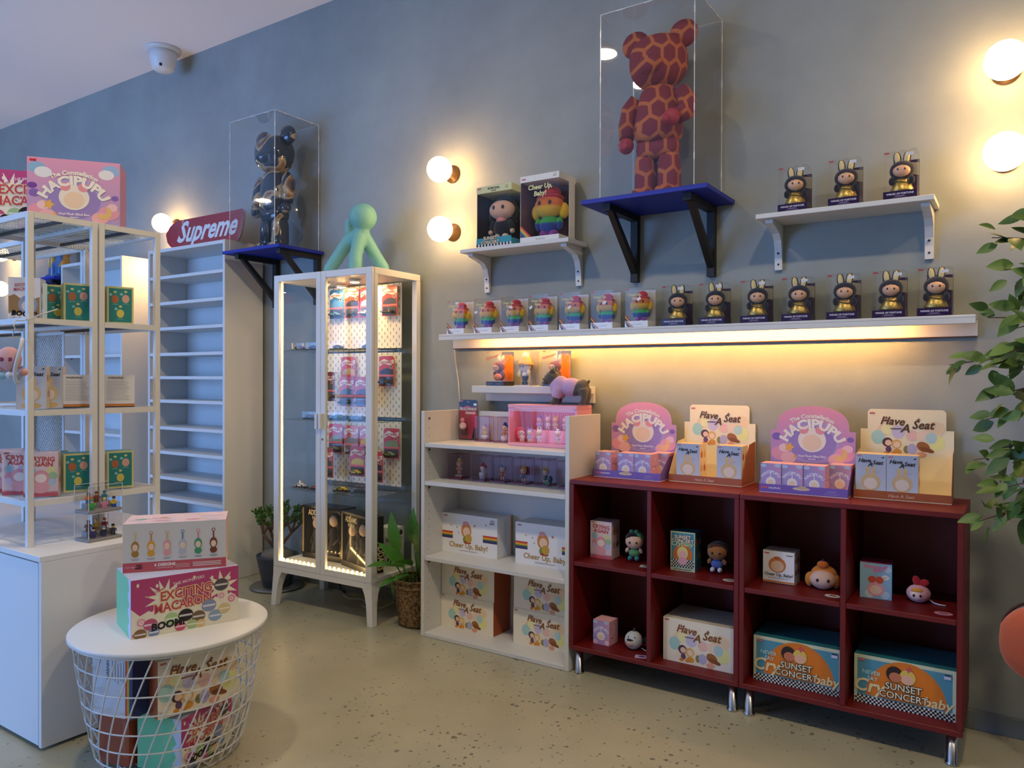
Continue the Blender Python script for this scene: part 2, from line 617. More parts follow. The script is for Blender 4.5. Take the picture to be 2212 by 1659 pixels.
def floor_mat():
    m, N, L, B = new_mat('polished_concrete')
    tc = N.new('ShaderNodeTexCoord')
    def noise(sc, det, rough=0.5):
        n = N.new('ShaderNodeTexNoise'); n.inputs['Scale'].default_value = sc; n.inputs['Detail'].default_value = det; n.inputs['Roughness'].default_value = rough
        L.new(tc.outputs['Object'], n.inputs['Vector'])
        return n.outputs['Fac']
    def ramp(src, *st):
        r = N.new('ShaderNodeValToRGB')
        cr = r.color_ramp
        cr.elements[0].position, cr.elements[0].color = st[0][0], (*C(st[0][1]), 1)
        cr.elements[1].position, cr.elements[1].color = st[1][0], (*C(st[1][1]), 1)
        for p, c in st[2:]:
            e = cr.elements.new(p); e.color = (*C(c), 1)
        L.new(src, r.inputs[0])
        return r.outputs[0]
    def mixc(fac, a, b):
        x = N.new('ShaderNodeMix'); x.data_type = 'RGBA'
        L.new(fac, x.inputs[0])
        for i, q in ((6, a), (7, b)):
            if isinstance(q, str): x.inputs[i].default_value = (*C(q), 1)
            else: L.new(q, x.inputs[i])
        return x.outputs[2]
    base = ramp(noise(1.3, 5, 0.6), (0.3, '#9a977e'), (0.7, '#b8b296'))
    # aggregate: small irregular dark stones
    vo = N.new('ShaderNodeTexVoronoi'); vo.inputs['Scale'].default_value = 52
    wp = N.new('ShaderNodeVectorMath'); wp.operation = 'ADD'
    nv = N.new('ShaderNodeTexNoise'); nv.inputs['Scale'].default_value = 60
    L.new(tc.outputs['Object'], nv.inputs['Vector'])
    sv = N.new('ShaderNodeVectorMath'); sv.operation = 'SCALE'; sv.inputs[3].default_value = 0.02
    L.new(nv.outputs['Color'], sv.inputs[0])
    L.new(tc.outputs['Object'], wp.inputs[0]); L.new(sv.outputs[0], wp.inputs[1])
    L.new(wp.outputs[0], vo.inputs['Vector'])
    def mth(op, a, b):
        n = N.new('ShaderNodeMath'); n.operation = op
        for i, q in enumerate((a, b)):
            if isinstance(q, (int, float)): n.inputs[i].default_value = q
            else: L.new(q, n.inputs[i])
        return n.outputs[0]
    sc = N.new('ShaderNodeSeparateColor')
    L.new(vo.outputs['Color'], sc.inputs[0])
    size = mth('MULTIPLY', mth('POWER', sc.outputs[0], 3.0), 0.42)
    patch = ramp(noise(2.2, 3), (0.36, '#000000'), (0.56, '#ffffff'))
    stone = mth('LESS_THAN', vo.outputs['Distance'], mth('MULTIPLY', size, mth('ADD', mth('MULTIPLY', patch, 0.75), 0.3)))
    scol = ramp(sc.outputs[1], (0.0, '#4a4a40'), (1.0, '#7c7866'), (0.85, '#5c5a4c'), (0.97, '#a8703a'))
    c1 = mixc(mth('MULTIPLY', stone, 0.75), base, scol)
    fine = ramp(noise(120, 4, 0.7), (0.34, '#ffffff'), (0.4, '#000000'))
    c2 = mixc(mth('MULTIPLY', fine, 0.25), c1, '#3f3d33')
    L.new(c2, B.inputs['Base Color'])
    rr = N.new('ShaderNodeMapRange'); rr.inputs[3].default_value = 0.22; rr.inputs[4].default_value = 0.42
    L.new(noise(5, 4), rr.inputs[0])
    L.new(rr.outputs[0], B.inputs['Roughness'])
    B.inputs['Specular IOR Level'].default_value = 0.5
floor_mat()
plain('ceiling_paint', '#f2f0f0', 0.8, var=0.01, scale=3)
plain('side_wall_paint', '#9aa0a4', 0.7, var=0.03, scale=3)
glow('bulb_glow', '#ffcb8a', 30.0)
glow('led_strip_glow', '#ffba62', 125.0)
glow('led_dot_glow', '#ffd089', 60.0)
glow('puck_glow', '#ffd08a', 240.0)
glow('downlight_glow', '#ffe9c4', 320.0)
glow('pink_case_glow', '#ffd6f0', 7.0)
# ------------------------------------------------------------------ the room
WY = 0.14          # face of the back wall
ZC = 3.40
def structure(name, mb, mat, parent=None):
    o = mb.build(name, mat, parent)
    if parent is None: o['kind'] = 'structure'
    return o
structure('floor', MB().box(-9, 4.2, -6.5, WY, -0.12, 0), 'polished_concrete')
structure('wall_back', MB().box(-9, 4.2, WY, WY + 0.15, -0.12, ZC), 'grey_plaster')
structure('ceiling', MB().box(-9, 4.2, -6.5, WY, ZC, ZC + 0.1), 'ceiling_paint')
structure('wall_left', MB().box(-9.15, -9, -6.5, WY + 0.15, -0.12, ZC), 'side_wall_paint')
structure('wall_right', MB().box(4.2, 4.35, -6.5, WY + 0.15, -0.12, ZC), 'side_wall_paint')
structure('baseboard_back', MB().cbox(-8.99, 4.19, WY - 0.012, WY - 0.0005, 0.0005, 0.066), 'concrete_base')
# the shop front behind the camera: pillars, a beam and tall panes
structure('wall_front', MB().box(-9, 4.2, -6.62, -6.5, 2.95, ZC).box(-9, -7.2, -6.62, -6.5, -0.12, 2.95).box(1.2, 4.2, -6.62, -6.5, -0.12, 2.95), 'side_wall_paint')
def shop_window(n, x0, x1):
    w = MB()
    for a, b, c, d in ((x0, x0 + .06, 0, 2.95), (x1 - .06, x1, 0, 2.95), (x0 + .06, x1 - .06, 0, .08), (x0 + .06, x1 - .06, 2.87, 2.95)):
        w.box(a, b, -6.6, -6.53, c, d)
    o = w.build('window_%d' % n, 'white_metal')
    o['kind'] = 'structure'
    MB().box(x0 + .061, x1 - .061, -6.57, -6.562, .081, 2.869).build('window_pane', 'window_glass', o)
shop_window(1, -7.2, -4.4)
shop_window(2, -4.4, -1.6)
shop_window(3, -1.6, 1.2)
# ceiling downlights (out of frame, seen only as reflections)
for i, (x, y) in enumerate(DOWNLIGHTS):
    t = thing('ceiling_downlight', 'round recessed ceiling downlight, %s of the row' % ORD[i], 'light', (x, y, ZC), 0, 'ceiling downlights')
    MB().lathe([(.0, -.012), (.10, -.012), (.115, -.006), (.115, -.0005)], 24).build('trim_ring', 'white_metal', t)
    MB().lathe([(.0, -.0135), (.085, -.0135), (.085, -.0125)], 24).build('diffuser', 'downlight_glow', t)

# ------------------------------------------------------------------ wall lamps
def wall_lamp(x, z, label):
    t = thing('wall_globe_lamp', label, 'lamp', (x, WY, z), 0, 'bare globe lamps on the back wall')
    m = MB(face(0, 0, 0, (1, 0, 0), (0, 0, 1)))
    m.lathe([(.0, .0005), (.045, .0005), (.045, .012), (.028, .018), (.026, .055), (.0, .055)], 20)
    m.build('socket', 'bronze', t)
    MB().ell((0, -.113, 0), .0635, nu=20, nv=14).build('globe_bulb', 'bulb_glow', t)
wall_lamp(-.305, 2.265, 'glowing globe bulb on wall right of the aqua dog, upper of the pair')
wall_lamp(-.300, 1.965, 'glowing globe bulb on wall right of the aqua dog, lower of the pair')
wall_lamp(2.085, 2.268, 'glowing globe bulb at the right picture edge, upper of the pair')
wall_lamp(2.085, 1.968, 'glowing globe bulb at the right picture edge, lower of the pair')
wall_lamp(-2.72, 2.262, 'glowing globe bulb on wall beside the red skateboard')
wall_lamp(-2.72, 1.965, 'globe bulb low between the two tall white bookcases')
wall_lamp(-5.1, 2.262, 'far globe bulb at the left picture edge, upper of the pair')
wall_lamp(-5.1, 1.965, 'far globe bulb at the left picture edge, lower of the pair')

# ------------------------------------------------------------------ dome camera on the ceiling
t = thing('dome_camera', 'white dome security camera on the ceiling', 'camera', (-2.63, -.02, ZC), 0)
MB().lathe([(.0, -.022), (.105, -.022), (.11, -.01), (.11, -.0005)], 28).build('mount_ring', 'white_metal', t)
MB().lathe([(.0, -.15), (.05, -.148), (.068, -.135), (.082, -.08), (.088, -.0225)], 28).build('dome_housing', 'white_cabinet', t)
MB().ell((.045, -.045, -.125), .012, nu=10, nv=8).build('lens', 'cable_black', t)

# ------------------------------------------------------------------ wall shelves with brackets
def curved_bracket(name, parent, x, d, drop):
    """white cast bracket: arm under the board, leg down the wall"""
    w = .014
    pts = [(-d, -.001), (-.0015, -.001), (-.0015, -drop), (-.016, -drop), (-.022, -.10), (-.034, -.062), (-.058, -.038), (-.10, -.026), (-d, -.014)]
    m = MB(face(x - w, 0, 0, (0, 1, 0), (0, 0, 1)))
    m.prism(pts, 0, 2 * w)
    o = m.build(name, 'white_metal', parent)
    for zz in (-.11, -drop + .022):
        yb = -.0165 if zz < -.12 else -.0215
        MB(FRONT(x, yb, zz)).lathe([(.0, .0), (.0045, .0), (.004, .003)], 10).build('screw', 'dark_screw', o)
    return o
def white_shelf(x0, x1, yf, ztop, bx, drop, label):
    t = thing('wall_shelf', label, 'shelf', (x0, WY, ztop), 0, 'white bracketed wall shelves')
    MB().cbox(0, x1 - x0, yf - WY, -.0015, -.018, 0).build('board', 'white_board', t)
    for b in bx:
        o = curved_bracket('bracket', t, b - x0, .155, drop)
        o.location.z = -.0185
    return t
white_shelf(-.12, .478, -.042, 1.836, (-.078, .439), .175, 'white bracketed wall shelf holding two big doll boxes')
white_shelf(1.293, 1.888, -.045, 1.84, (1.335, 1.859), .175, 'white bracketed wall shelf holding three small rabbit doll boxes')
def blue_shelf(x0, x1, yf, ztop, bx, drop, label):
    t = thing('wall_shelf', label, 'shelf', (x0, WY, ztop), 0, 'blue display shelves with black brackets')
    MB().cbox(0, x1 - x0, yf - WY, -.0015, -.018, 0).build('board', 'blue_board', t)
    for b in bx:
        x = b - x0
        m = MB()
        w = .016
        m.box(x - w, x + w, -.30, -.0015, -.046, -.0185)                   # arm
        m.box(x - w, x + w, -.032, -.0015, -drop, -.0465)                  # leg on the wall
        mm = MB(face(x - w + .003, 0, 0, (0, 1, 0), (0, 0, 1)))
        mm.prism([(-.265, -.0465), (-.235, -.0465), (-.0325, -drop + .05), (-.0325, -drop + .085 - .005)][::-1] if False else [(-.268, -.0465), (-.0325, -drop + .035), (-.0325, -drop + .082), (-.236, -.0465)], 0, 2 * w - .006)
        m.v += mm.v; n0 = len(m.v) - len(mm.v)
        m.f += [tuple(i + n0 for i in q) for q in mm.f]; m.c += mm.c; m.sm += mm.sm
        m.build('bracket', 'black_wood', t)
    return t
blue_shelf(.62, 1.156, -.192, 1.949, (.722, 1.065), .31, 'blue wall shelf on black brackets under the red honeycomb bear')
blue_shelf(-1.755, -1.258, -.192, 1.953, (-1.665, -1.30), .31, 'blue wall shelf on black brackets under the dark glossy bear')
blue_shelf(-4.24, -3.725, -.192, 1.953, (-4.14, -3.83), .31, 'far blue wall shelf seen through the white wire rack')

# ------------------------------------------------------------------ long lit ledge and the small ledge below it
t = thing('display_ledge', 'long pale ledge across the wall with warm light under it', 'shelf', (-.285, WY, 1.434))
MB().cbox(0, 2.293, -.14, -.0015, -.010, 0).build('ledge_board', 'white_board', t)
MB().cbox(0, 2.293, -.14, -.128, -.030, -.0103).build('front_lip', 'white_board', t)
MB().box(.0, 2.293, -.022, -.0015, -.066, -.0105).build('back_rail', 'white_board', t)
MB().box(.0, 2.293, -.0225, -.0015, -.0695, -.0665).build('rail_edge', 'brown_edge', t)
MB().box(.22, 2.06, -.1275, -.1235, -.024, -.013).build('led_strip', 'led_strip_glow', t)
tag(MB().tube([(-.282, .125, 1.36), (-.279, .13, 1.30), (-.262, .132, 1.2), (-.25, .132, 1.08), (-.245, .132, .9), (-.24, .132, .6), (-.235, .132, .05)], .0028, 6).build('lamp_cable', 'cable_white'), 'thin white cable hanging from the left end of the lit ledge', 'cable')
t = thing('small_ledge', 'short white ledge on the wall above the low bookcase', 'shelf', (-.078, WY, 1.18))
MB().cbox(0, .60, -.14, -.0015, -.033, 0).build('ledge_board', 'white_board', t)
MB().box(0, .60, -.022, -.0015, -.075, -.0335).build('back_rail', 'white_board', t)

# ------------------------------------------------------------------ tall white bookcases
def tall_bookcase(x0, x1, label, zs):
    yf, yb, h = -.15, WY - .014, 2.035
    t = thing('tall_bookcase', label, 'bookcase', (x0, yf, 0), 0, 'tall white bookcases')
    w, d = x1 - x0, yb - yf
    for a, b in ((0, .02), (w - .02, w)):
        MB().cbox(a, b, 0, d, 0.001, h).build('side_panel', 'white_board', t)
    MB().cbox(.0205, w - .0205, 0.001, d, h - .022, h - .0005).build('top_panel', 'white_board', t)
    MB().box(.0205, w - .0205, d - .008, d, .001, h - .0225).build('back_panel', 'white_board', t)
    MB().cbox(.0205, w - .0205, .006, .022, .001, .05).build('plinth', 'white_board', t)
    for z in zs:
        MB().cbox(.021, w - .021, .002, d - .0085, z - .020, z).build('shelf', 'white_board', t)
        for xx in (.0212, w - .0252):
            MB().box(xx, xx + .004, .06, .068, z - .028, z - .0205).build('shelf_pin', 'dark_screw', t)
Z1 = [1.861, 1.695, 1.534, 1.371, 1.223, 1.073, .902, .746, .584, .454, .30, .07]
tall_bookcase(-2.59, -1.79, 'tall white empty bookcase under the red skateboard', Z1)
tall_bookcase(-3.712, -2.90, 'tall white empty bookcase seen behind the white wire rack', [1.70, 1.372, 1.10, .828, .55, .30, .07])

# ------------------------------------------------------------------ low white bookcase
def low_bookcase():
    x0, yf = -.216, -.212
    w, d, h = .80, .28, 1.06
    t = thing('low_bookcase', 'low white open bookcase between planter basket and red cabinets', 'bookcase', (x0, yf, 0))
    for a, b in ((0, .02), (w - .02, w)):
        MB().cbox(a, b, 0, d, .001, h).build('side_panel', 'white_board', t)
    MB().box(.0205, w - .0205, d - .008, d - .001, .001, h - .004).build('back_panel', 'white_board', t)
    for z in (.911, .732, .379, .020):
        MB().cbox(.021, w - .021, .001, d - .0085, z - .019, z).build('shelf', 'white_board', t)
        if z > .1:
            for yy in (.035,):
                MB(face(.0203, yy, z - .033, (0, 1, 0), (0, 0, 1))).lathe([(.0, .0), (.006, .0), (.0055, .003), (.0, .003)], 12).build('cam_lock', 'dark_screw', t)
    MB(face(.0203, .035, h - .035, (0, 1, 0), (0, 0, 1))).lathe([(.0, .0), (.006, .0), (.0055, .002), (.0, .002)], 12).build('cam_lock', 'dark_screw', t)
    n = MB()
    for k in range(26):
        z = .08 + k * .036
        if min(abs(z - q) for q in (.911, .732, .379)) > .02:
            n.M = face(.0202, .035, z, (0, 1, 0), (0, 0, 1))
            n.lathe([(.0, .0), (.0022, .0), (.0022, .0006), (.0, .0006)], 6)
    tag(n.build('pin_holes', 'dark_screw', t), kind='stuff')
low_bookcase()

# ------------------------------------------------------------------ red cube cabinets on chrome legs
def red_cabinet(x0, label):
    yf = -.219
    w, d, h, z0 = .699, .345, .70, .10
    t = thing('red_cabinet', label, 'cabinet', (x0, yf, 0), 0, 'dark red open cabinets')
    th = .018
    MB().cbox(0, w, 0, d, z0 + h - th, z0 + h).build('top_panel', 'red_board', t)
    MB().cbox(0, w, 0, d, z0, z0 + th).build('bottom_panel', 'red_board', t)
    for a in (0, w - th):
        MB().cbox(a, a + th, 0, d, z0 + th + .0003, z0 + h - th - .0003).build('side_panel', 'red_board', t)
    MB().box(th + .0005, w - th - .0005, d - .006, d - .0005, z0 + th + .001, z0 + h - th - .001).build('back_panel', 'red_board', t)
    MB().cbox(w / 2 - .009, w / 2 + .009, .002, d - .0065, z0 + th + .0005, z0 + h - th - .0005).build('divider', 'red_board', t)
    for a, b in ((th + .0005, w / 2 - .0095), (w / 2 + .0095, w - th - .0005)):
        MB().cbox(a, b, .002, d - .0065, .447, .464).build('shelf', 'red_board', t)
    for x in (.03, w - .03):
        for y in (.032, d - .032):
            o = MB().lathe([(.0, .0012), (.021, .0012), (.021, .006), (.0165, .010), (.0165, z0 - .0005), (.0, z0 - .0005)], 20, c=(x, y, 0)).build('leg', 'chrome', t)
red_cabinet(.591, 'dark red open cabinet next to the low white bookcase')
red_cabinet(1.2915, 'dark red open cabinet nearest the leafy tree')

# ------------------------------------------------------------------ glass display cabinet
def display_cabinet():
    t = thing('display_cabinet', 'white glass display cabinet lit by warm LEDs', 'cabinet', (-1.188, -.28, 0), .034)
    w, d, h = .697, .372, 1.7587
    z0 = .212
    MB().cbox(0, w, 0.0195, d, h - .034, h).build('top_panel', 'white_metal', t)
    MB().cbox(0, w, 0.0195, d, z0, z0 + .022).build('floor_panel', 'white_metal', t)
    for x in (0, w - .03):
        for y in (.0195, d - .03):
            MB().box(x, x + .03, y, y + (.03 if y > .1 else .022), z0 + .0225, h - .0345).build('corner_post', 'white_metal', t)
    # doors: frame > pane, handle
    for k, (a, b) in enumerate(((0.001, w / 2 - .001), (w / 2 + .001, w - .001))):
        m = MB()
        sl = .038 if k == 0 else .033
        sr = .033 if k == 0 else .040
        zb, zt = z0 - .001, h - .0005
        m.cbox(a, a + sl, 0, .018, zb, zt).cbox(b - sr, b, 0, .018, zb, zt)
        m.cbox(a + sl, b - sr, 0, .018, zb, zb + .031).cbox(a + sl, b - sr, 0, .018, zt - .034, zt)
        dr = m.build('door', 'white_metal', t)
        MB().box(a + sl + .0005, b - sr - .0005, .008, .012, zb + .0315, zt - .0345).build('pane', 'window_glass', dr)
        hx = b - .020 if k == 0 else a + .004
        MB().cbox(hx, hx + .016, -.022, -.0005, .955, 1.033).build('handle', 'white_metal', dr)
        if k == 1:
            MB(FRONT(a + .014, -.0005, .902)).lathe([(.0, .0), (.006, .0), (.005, .003), (.0, .003)], 14).build('lock', 'grey_metal', dr)
    # side and back glass
    for x in (.004, w - .008):
        MB().box(x, x + .004, .042, d - .0305, z0 + .023, h - .035).build('side_pane', 'window_glass', t)
    MB().box(.0305, w - .0305, d - .010, d - .006, z0 + .023, h - .035).build('back_pane', 'window_glass', t)
    for z in (1.362, .996, .626):
        MB().box(.0315, w - .0315, .030, d - .032, z - .006, z).build('glass_shelf', 'shelf_glass', t)
    for z0b in (1.375, 1.006, .64):
        me = MB().cbox(0, .555, 0, .004, 0, .345, .001).build('pegboard', 'pegboard_slots', t, (.06, .318, z0b))
    for x in (.24, .46):
        for y in (.13, .26):
            o = MB().lathe([(.0, -.001), (.030, -.001), (.032, .012)], 20, c=(x, y, h - .048)).build('puck_light', 'warm_puck_rim', t)
            MB().lathe([(.0, -.003), (.022, -.003), (.022, -.0012)], 16, c=(x, y, h - .048)).build('puck_lens', 'puck_glow', o)
    # LED string: up the left post and along the floor front
    MB().box(.0305, .0335, .027, .031, z0 + .03, h - .04).build('led_tape', 'led_strip_dim', t)
    k = MB()
    for i in range(20):
        k.ell((.05 + i * .031, .027, z0 + .034), (.0065, .005, .0055), nu=8, nv=6)
    k.build('led_string', 'led_dot_glow', t)
    # base: frame with four legs
    m = MB()
    m.box(0, w, .001, .03, .182, z0 - .0015).box(0, w, d - .03, d, .182, z0 - .0015).box(0, .03, .031, d - .031, .182, z0 - .0015).box(w - .03, w, .031, d - .031, .182, z0 - .0015)
    m.build('base_frame', 'white_metal', t)
    for sx, x in ((-1, 0.0), (1, w)):
        for sy, y in ((-1, .001), (1, d)):
            def P(q, z):                                   # q: inset range of the leg at height z
                out = .012 * (1 - z / .18)
                xs = (x + sx * out, x - sx * (q - out * .5))
                ys = (y + sy * out * .5, y - sy * (q - out * .3))
                return [(xs[0], ys[0], z), (xs[1], ys[0], z), (xs[1], ys[1], z), (xs[0], ys[1], z)]
            L = [P(.028, .0012), P(.036, .10), P(.046, .15), P(.062, .1815)]
            vs = [p for r in L for p in r]
            fs = [(i * 4 + k, i * 4 + (k + 1) % 4, i * 4 + 4 + (k + 1) % 4, i * 4 + 4 + k) for i in range(3) for k in range(4)] + [(3, 2, 1, 0), (12, 13, 14, 15)]
            if sx * sy < 0: fs = [q[::-1] for q in fs]
            MB().add(vs, fs).build('leg', 'white_metal', t)
    return t
glow('led_strip_dim', '#ffcf8a', 20.0)
CAB = display_cabinet()
def CABW(x, y, z):
    c, s = math.cos(.034), math.sin(.034)
    return (-1.188 + x * c - y * s, -.28 + x * s + y * c, z)

# ------------------------------------------------------------------ cables on the floor behind the cabinet
tag(MB().tube([(-1.02, .12, .004), (-1.0, .05, .004), (-.93, .02, .004), (-.86, .05, .004), (-.80, .02, .004), (-.78, -.03, .004), (-.72, -.05, .004), (-.66, -.01, .004), (-.64, .06, .02), (-.65, .1, .15)], .003, 6).build('power_cable', 'cable_white'), 'thin white cable looped on floor under the glass display cabinet', 'cable')
tag(MB().tube([(-1.03, .09, .004), (-1.06, .10, .008), (-1.09, .11, .012), (-1.11, .12, .05)], .006, 6).build('power_cable', 'cable_black'), 'short black plug cable on floor under the glass display cabinet', 'cable')
# ------------------------------------------------------------------ cartons and their print
def tag_pop(a, x, y, w=.018):
    a.rect(x, y, w, w * .3, '#c8323c', 3)
    a.text('POP MART', x + w / 2, y + w * .07, w * .21, '#f6e7e2', 4)
def lines(a, x, y, w, n, dy, col, h=.0012, layer=2, rnd=0.25):
    for i in range(n):
        a.rect(x, y - i * dy, w * (1 - rnd * random.random()), h, col, layer)
def art_have_a_seat(a, w, h, text='#8a5327'):
    """cream face: brown lettering over pastel balloons and round toys"""
    a.rect(0, 0, w, h, '#f1e7d2', 1)
    k = h / .165
    cx = w / 2
    def e(x, y, rx, c, ly, ry=None, an=0): a.disc(cx + x * k, y * k, rx * k, c, ly, (ry or rx) * k, 18, an)
    e(-.075, .108, .040, '#f0d3ae', 2, .012, .9)
    e(-.062, .095, .032, '#eecba4', 2, .011, .9)
    e(.088, .105, .036, '#f0d5b0', 2, .026)
    e(.098, .082, .014, '#f0d5b0', 2, .026, .4)
    e(-.092, .070, .022, '#a9d3cb', 2, .026)
    e(-.060, .100, .020, '#eeeab0', 2)
    e(.098, .055, .024, '#ecea9c', 2, .028)
    e(-.025, .090, .022, '#cfc6df', 2, .024)
    e(.02, .078, .020, '#eec4b8', 2)
    e(.052, .078, .018, '#f0d6c0', 2)
    e(.080, .072, .018, '#b8d6d4', 2, .020)
    e(0, .028, .090, '#f3dfbd', 2, .020)
    # plain round toys standing in a row
    e(-.060, .052, .017, '#5b3b3c', 4)
    e(-.057, .050, .011, '#ecc6ae', 5)
    e(-.056, .026, .010, '#6a4a66', 4, .012)
    e(-.063, .012, .009, '#e0892e', 4, .006)
    e(-.030, .046, .017, '#e4b56c', 4)
    e(-.029, .044, .011, '#f3d7b2', 5)
    e(-.028, .018, .015, '#dd9a3c', 4, .011)
    e(-.040, .012, .009, '#e0892e', 4, .006)
    e(.002, .028, .010, '#8c8a52', 4, .014)
    e(.020, .030, .016, '#b9b2d4', 4, .020)
    e(.055, .040, .022, '#a2683a', 4, .017, -.5)
    e(.066, .030, .024, '#8a5228', 5, .008, -.3)
    e(.050, .012, .016, '#e2a184', 4, .010)
    a.star(cx - .064 * k, .140 * k, .008 * k, '#7b5a58', 3, 4, .4)
    a.star(cx + .040 * k, .136 * k, .008 * k, '#7b5a58', 3, 4, .4)
    a.text('Have', cx - .044 * k, .116 * k, .040 * k, text, 6, 'c', .3, .022, -.05, sx=.95)
    a.text('A', cx - .004 * k, .090 * k, .042 * k, text, 7, 'c', .3, .022)
    a.rect(cx - .050 * k, .1 * k, .036 * k, .0035 * k, text, 6)
    a.text('Seat', cx + .056 * k, .104 * k, .042 * k, text, 7, 'c', .3, .022, sx=.95)
    tag_pop(a, .006 * k, h - .011 * k, .018 * k)
def carton(name, label, cat, loc, rz, w, d, h, cols, arts=(), group=None, mat='card', col='#eeeeea', me_key=None):
    """a printed carton: the box is the thing, each printed face a child"""
    m = MB()
    m.box(0, w, 0, d, 0, h, col, cols)
    o = m.build(name, mat, None, loc, rz)
    tag(o, label, cat, group)
    for nm, M, fn in arts:
        a = MB(M)
        fn(a)
        a.build(nm, mat, o)
    return o
def again(o, loc, rz, label):
    return copy_tree(o, None, loc, rz, label)

# ---- "Have A Seat" cartons (cream front, orange-brown sides)
SEAT_COLS = {'f': '#f1e7d2', 'k': '#efe6d4', 'l': '#b05c36', 'r': '#b05c36', 't': '#d8cfba', 'b': '#d8cfba'}
g = 'cream cartons with brown script in the low bookcase'
sw, sd, sh = .273, .135, .157
def seat_carton(loc, label, group, rz=0.0, w=sw, d=sd, h=sh):
    return carton('toy_carton', label, 'box', loc, rz, w, d, h, SEAT_COLS, [('printed_front', FRONT(), lambda a: art_have_a_seat(a, w, h))], group)
a0 = seat_carton((-.195, -.085, .0203), 'cream carton with brown script, lower one of left stack in bookcase', g, w=.31)
again(a0, (-.193, -.083, .1776), 0, 'cream carton with brown script, upper one of left stack in bookcase')
again(a0, (.225, -.084, .0203), 0, 'cream carton with brown script, lower one of right stack in bookcase')
again(a0, (.226, -.082, .1776), 0, 'cream carton with brown script, upper one of right stack in bookcase')
seat_carton((.974, -.15, .1183), 'cream carton with brown script alone in a red cabinet cell', None, w=.279, d=.20, h=.167)

# ---- "Cheer Up, Baby!" cartons (white, rainbow bands)
RB = ['#c8342c', '#e07a2a', '#e9b93c', '#4f6f4a', '#34406e', '#4a3a6a']
def rainbow(a, x, y, w, h, ly=2):
    for i, c in enumerate(RB):
        a.rect(x, y + h - (i + 1) * h / len(RB), w, h / len(RB), c, ly)
def plus(a, x, y, r, c, an=0):
    a.star(x, y, r, c, 3, 4, .28, PI / 2 + an)
def art_cheer(a, w, h):
    a.rect(0, 0, w, h, '#f0eff0', 1)
    rainbow(a, 0, h * .36, .065, .034)
    rainbow(a, w - .082, h * .36, .082, .034)
    # a plain round mascot-free badge: orange dome over a gold disc
    a.disc(w * .45, h * .60, .030, '#d88a4a', 3, .036)
    a.disc(w * .455, h * .57, .021, '#f1cfae', 4, .022)
    a.disc(w * .44, h * .78, .018, '#e6a3a4', 4, .010)
    a.disc(w * .45, h * .37, .020, '#7f9a3c', 3, .018)
    a.disc(w * .49, h * .41, .020, '#d0a445', 5, .021)
    a.disc(w * .47, h * .30, .022, '#b23a2c', 4, .006)
    for x, y, r, c, an in ((.17, .70, .008, '#d9b24a', 0), (.28, .66, .006, '#39404a', .8), (.60, .74, .010, '#d9663c', 0), (.31, .53, .005, '#444444', 0), (.80, .80, .006, '#39404a', .7)):
        plus(a, w * x, h * y, r, c, an)
    a.text('Cheer Up, Baby!', w * .485, h * .155, .034, '#b98f3e', 4, 'c', .08, .02)
    a.text('PLUSH PENDANT BLIND BOX', w * .485, h * .07, .008, '#6a6a6a', 4)
    a.text('CRY', w * .915, h * .89, .012, '#333a44', 3, bold=.02)
    a.text('BABY', w * .915, h * .83, .012, '#333a44', 3, bold=.02)
    tag_pop(a, .012, h - .016, .02)
def art_cheer_side(a, d, h):
    a.rect(0, 0, d, h, '#e6e6e6', 1)
    lines(a, d * .45, h * .86, d * .22, 26, .0042, '#b8b8ba', .0011)
    for i, c in enumerate(RB[:4]): a.rect(d - .012 + i * .003, 0, .003, h, c, 2)
CW, CD, CH = .325, .125, .188
def cheer_carton(loc, label):
    return carton('toy_carton', label, 'box', loc, 0, CW, CD, CH, {'f': '#f0eff0', 't': '#d9d9da', 'r': '#e6e6e6'},
                  [('printed_front', FRONT(), lambda a: art_cheer(a, CW, CH)), ('printed_side', RIGHT(CW), lambda a: art_cheer_side(a, CD, CH))], 'white cartons with rainbow bands on the bookcase shelf')
c0 = cheer_carton((-.197, -.075, .3793), 'white carton with rainbow bands, the complete one on bookcase shelf')
again(c0, (.231, -.078, .3793), 0, 'white carton with rainbow bands, partly hidden by the right bookcase panel')

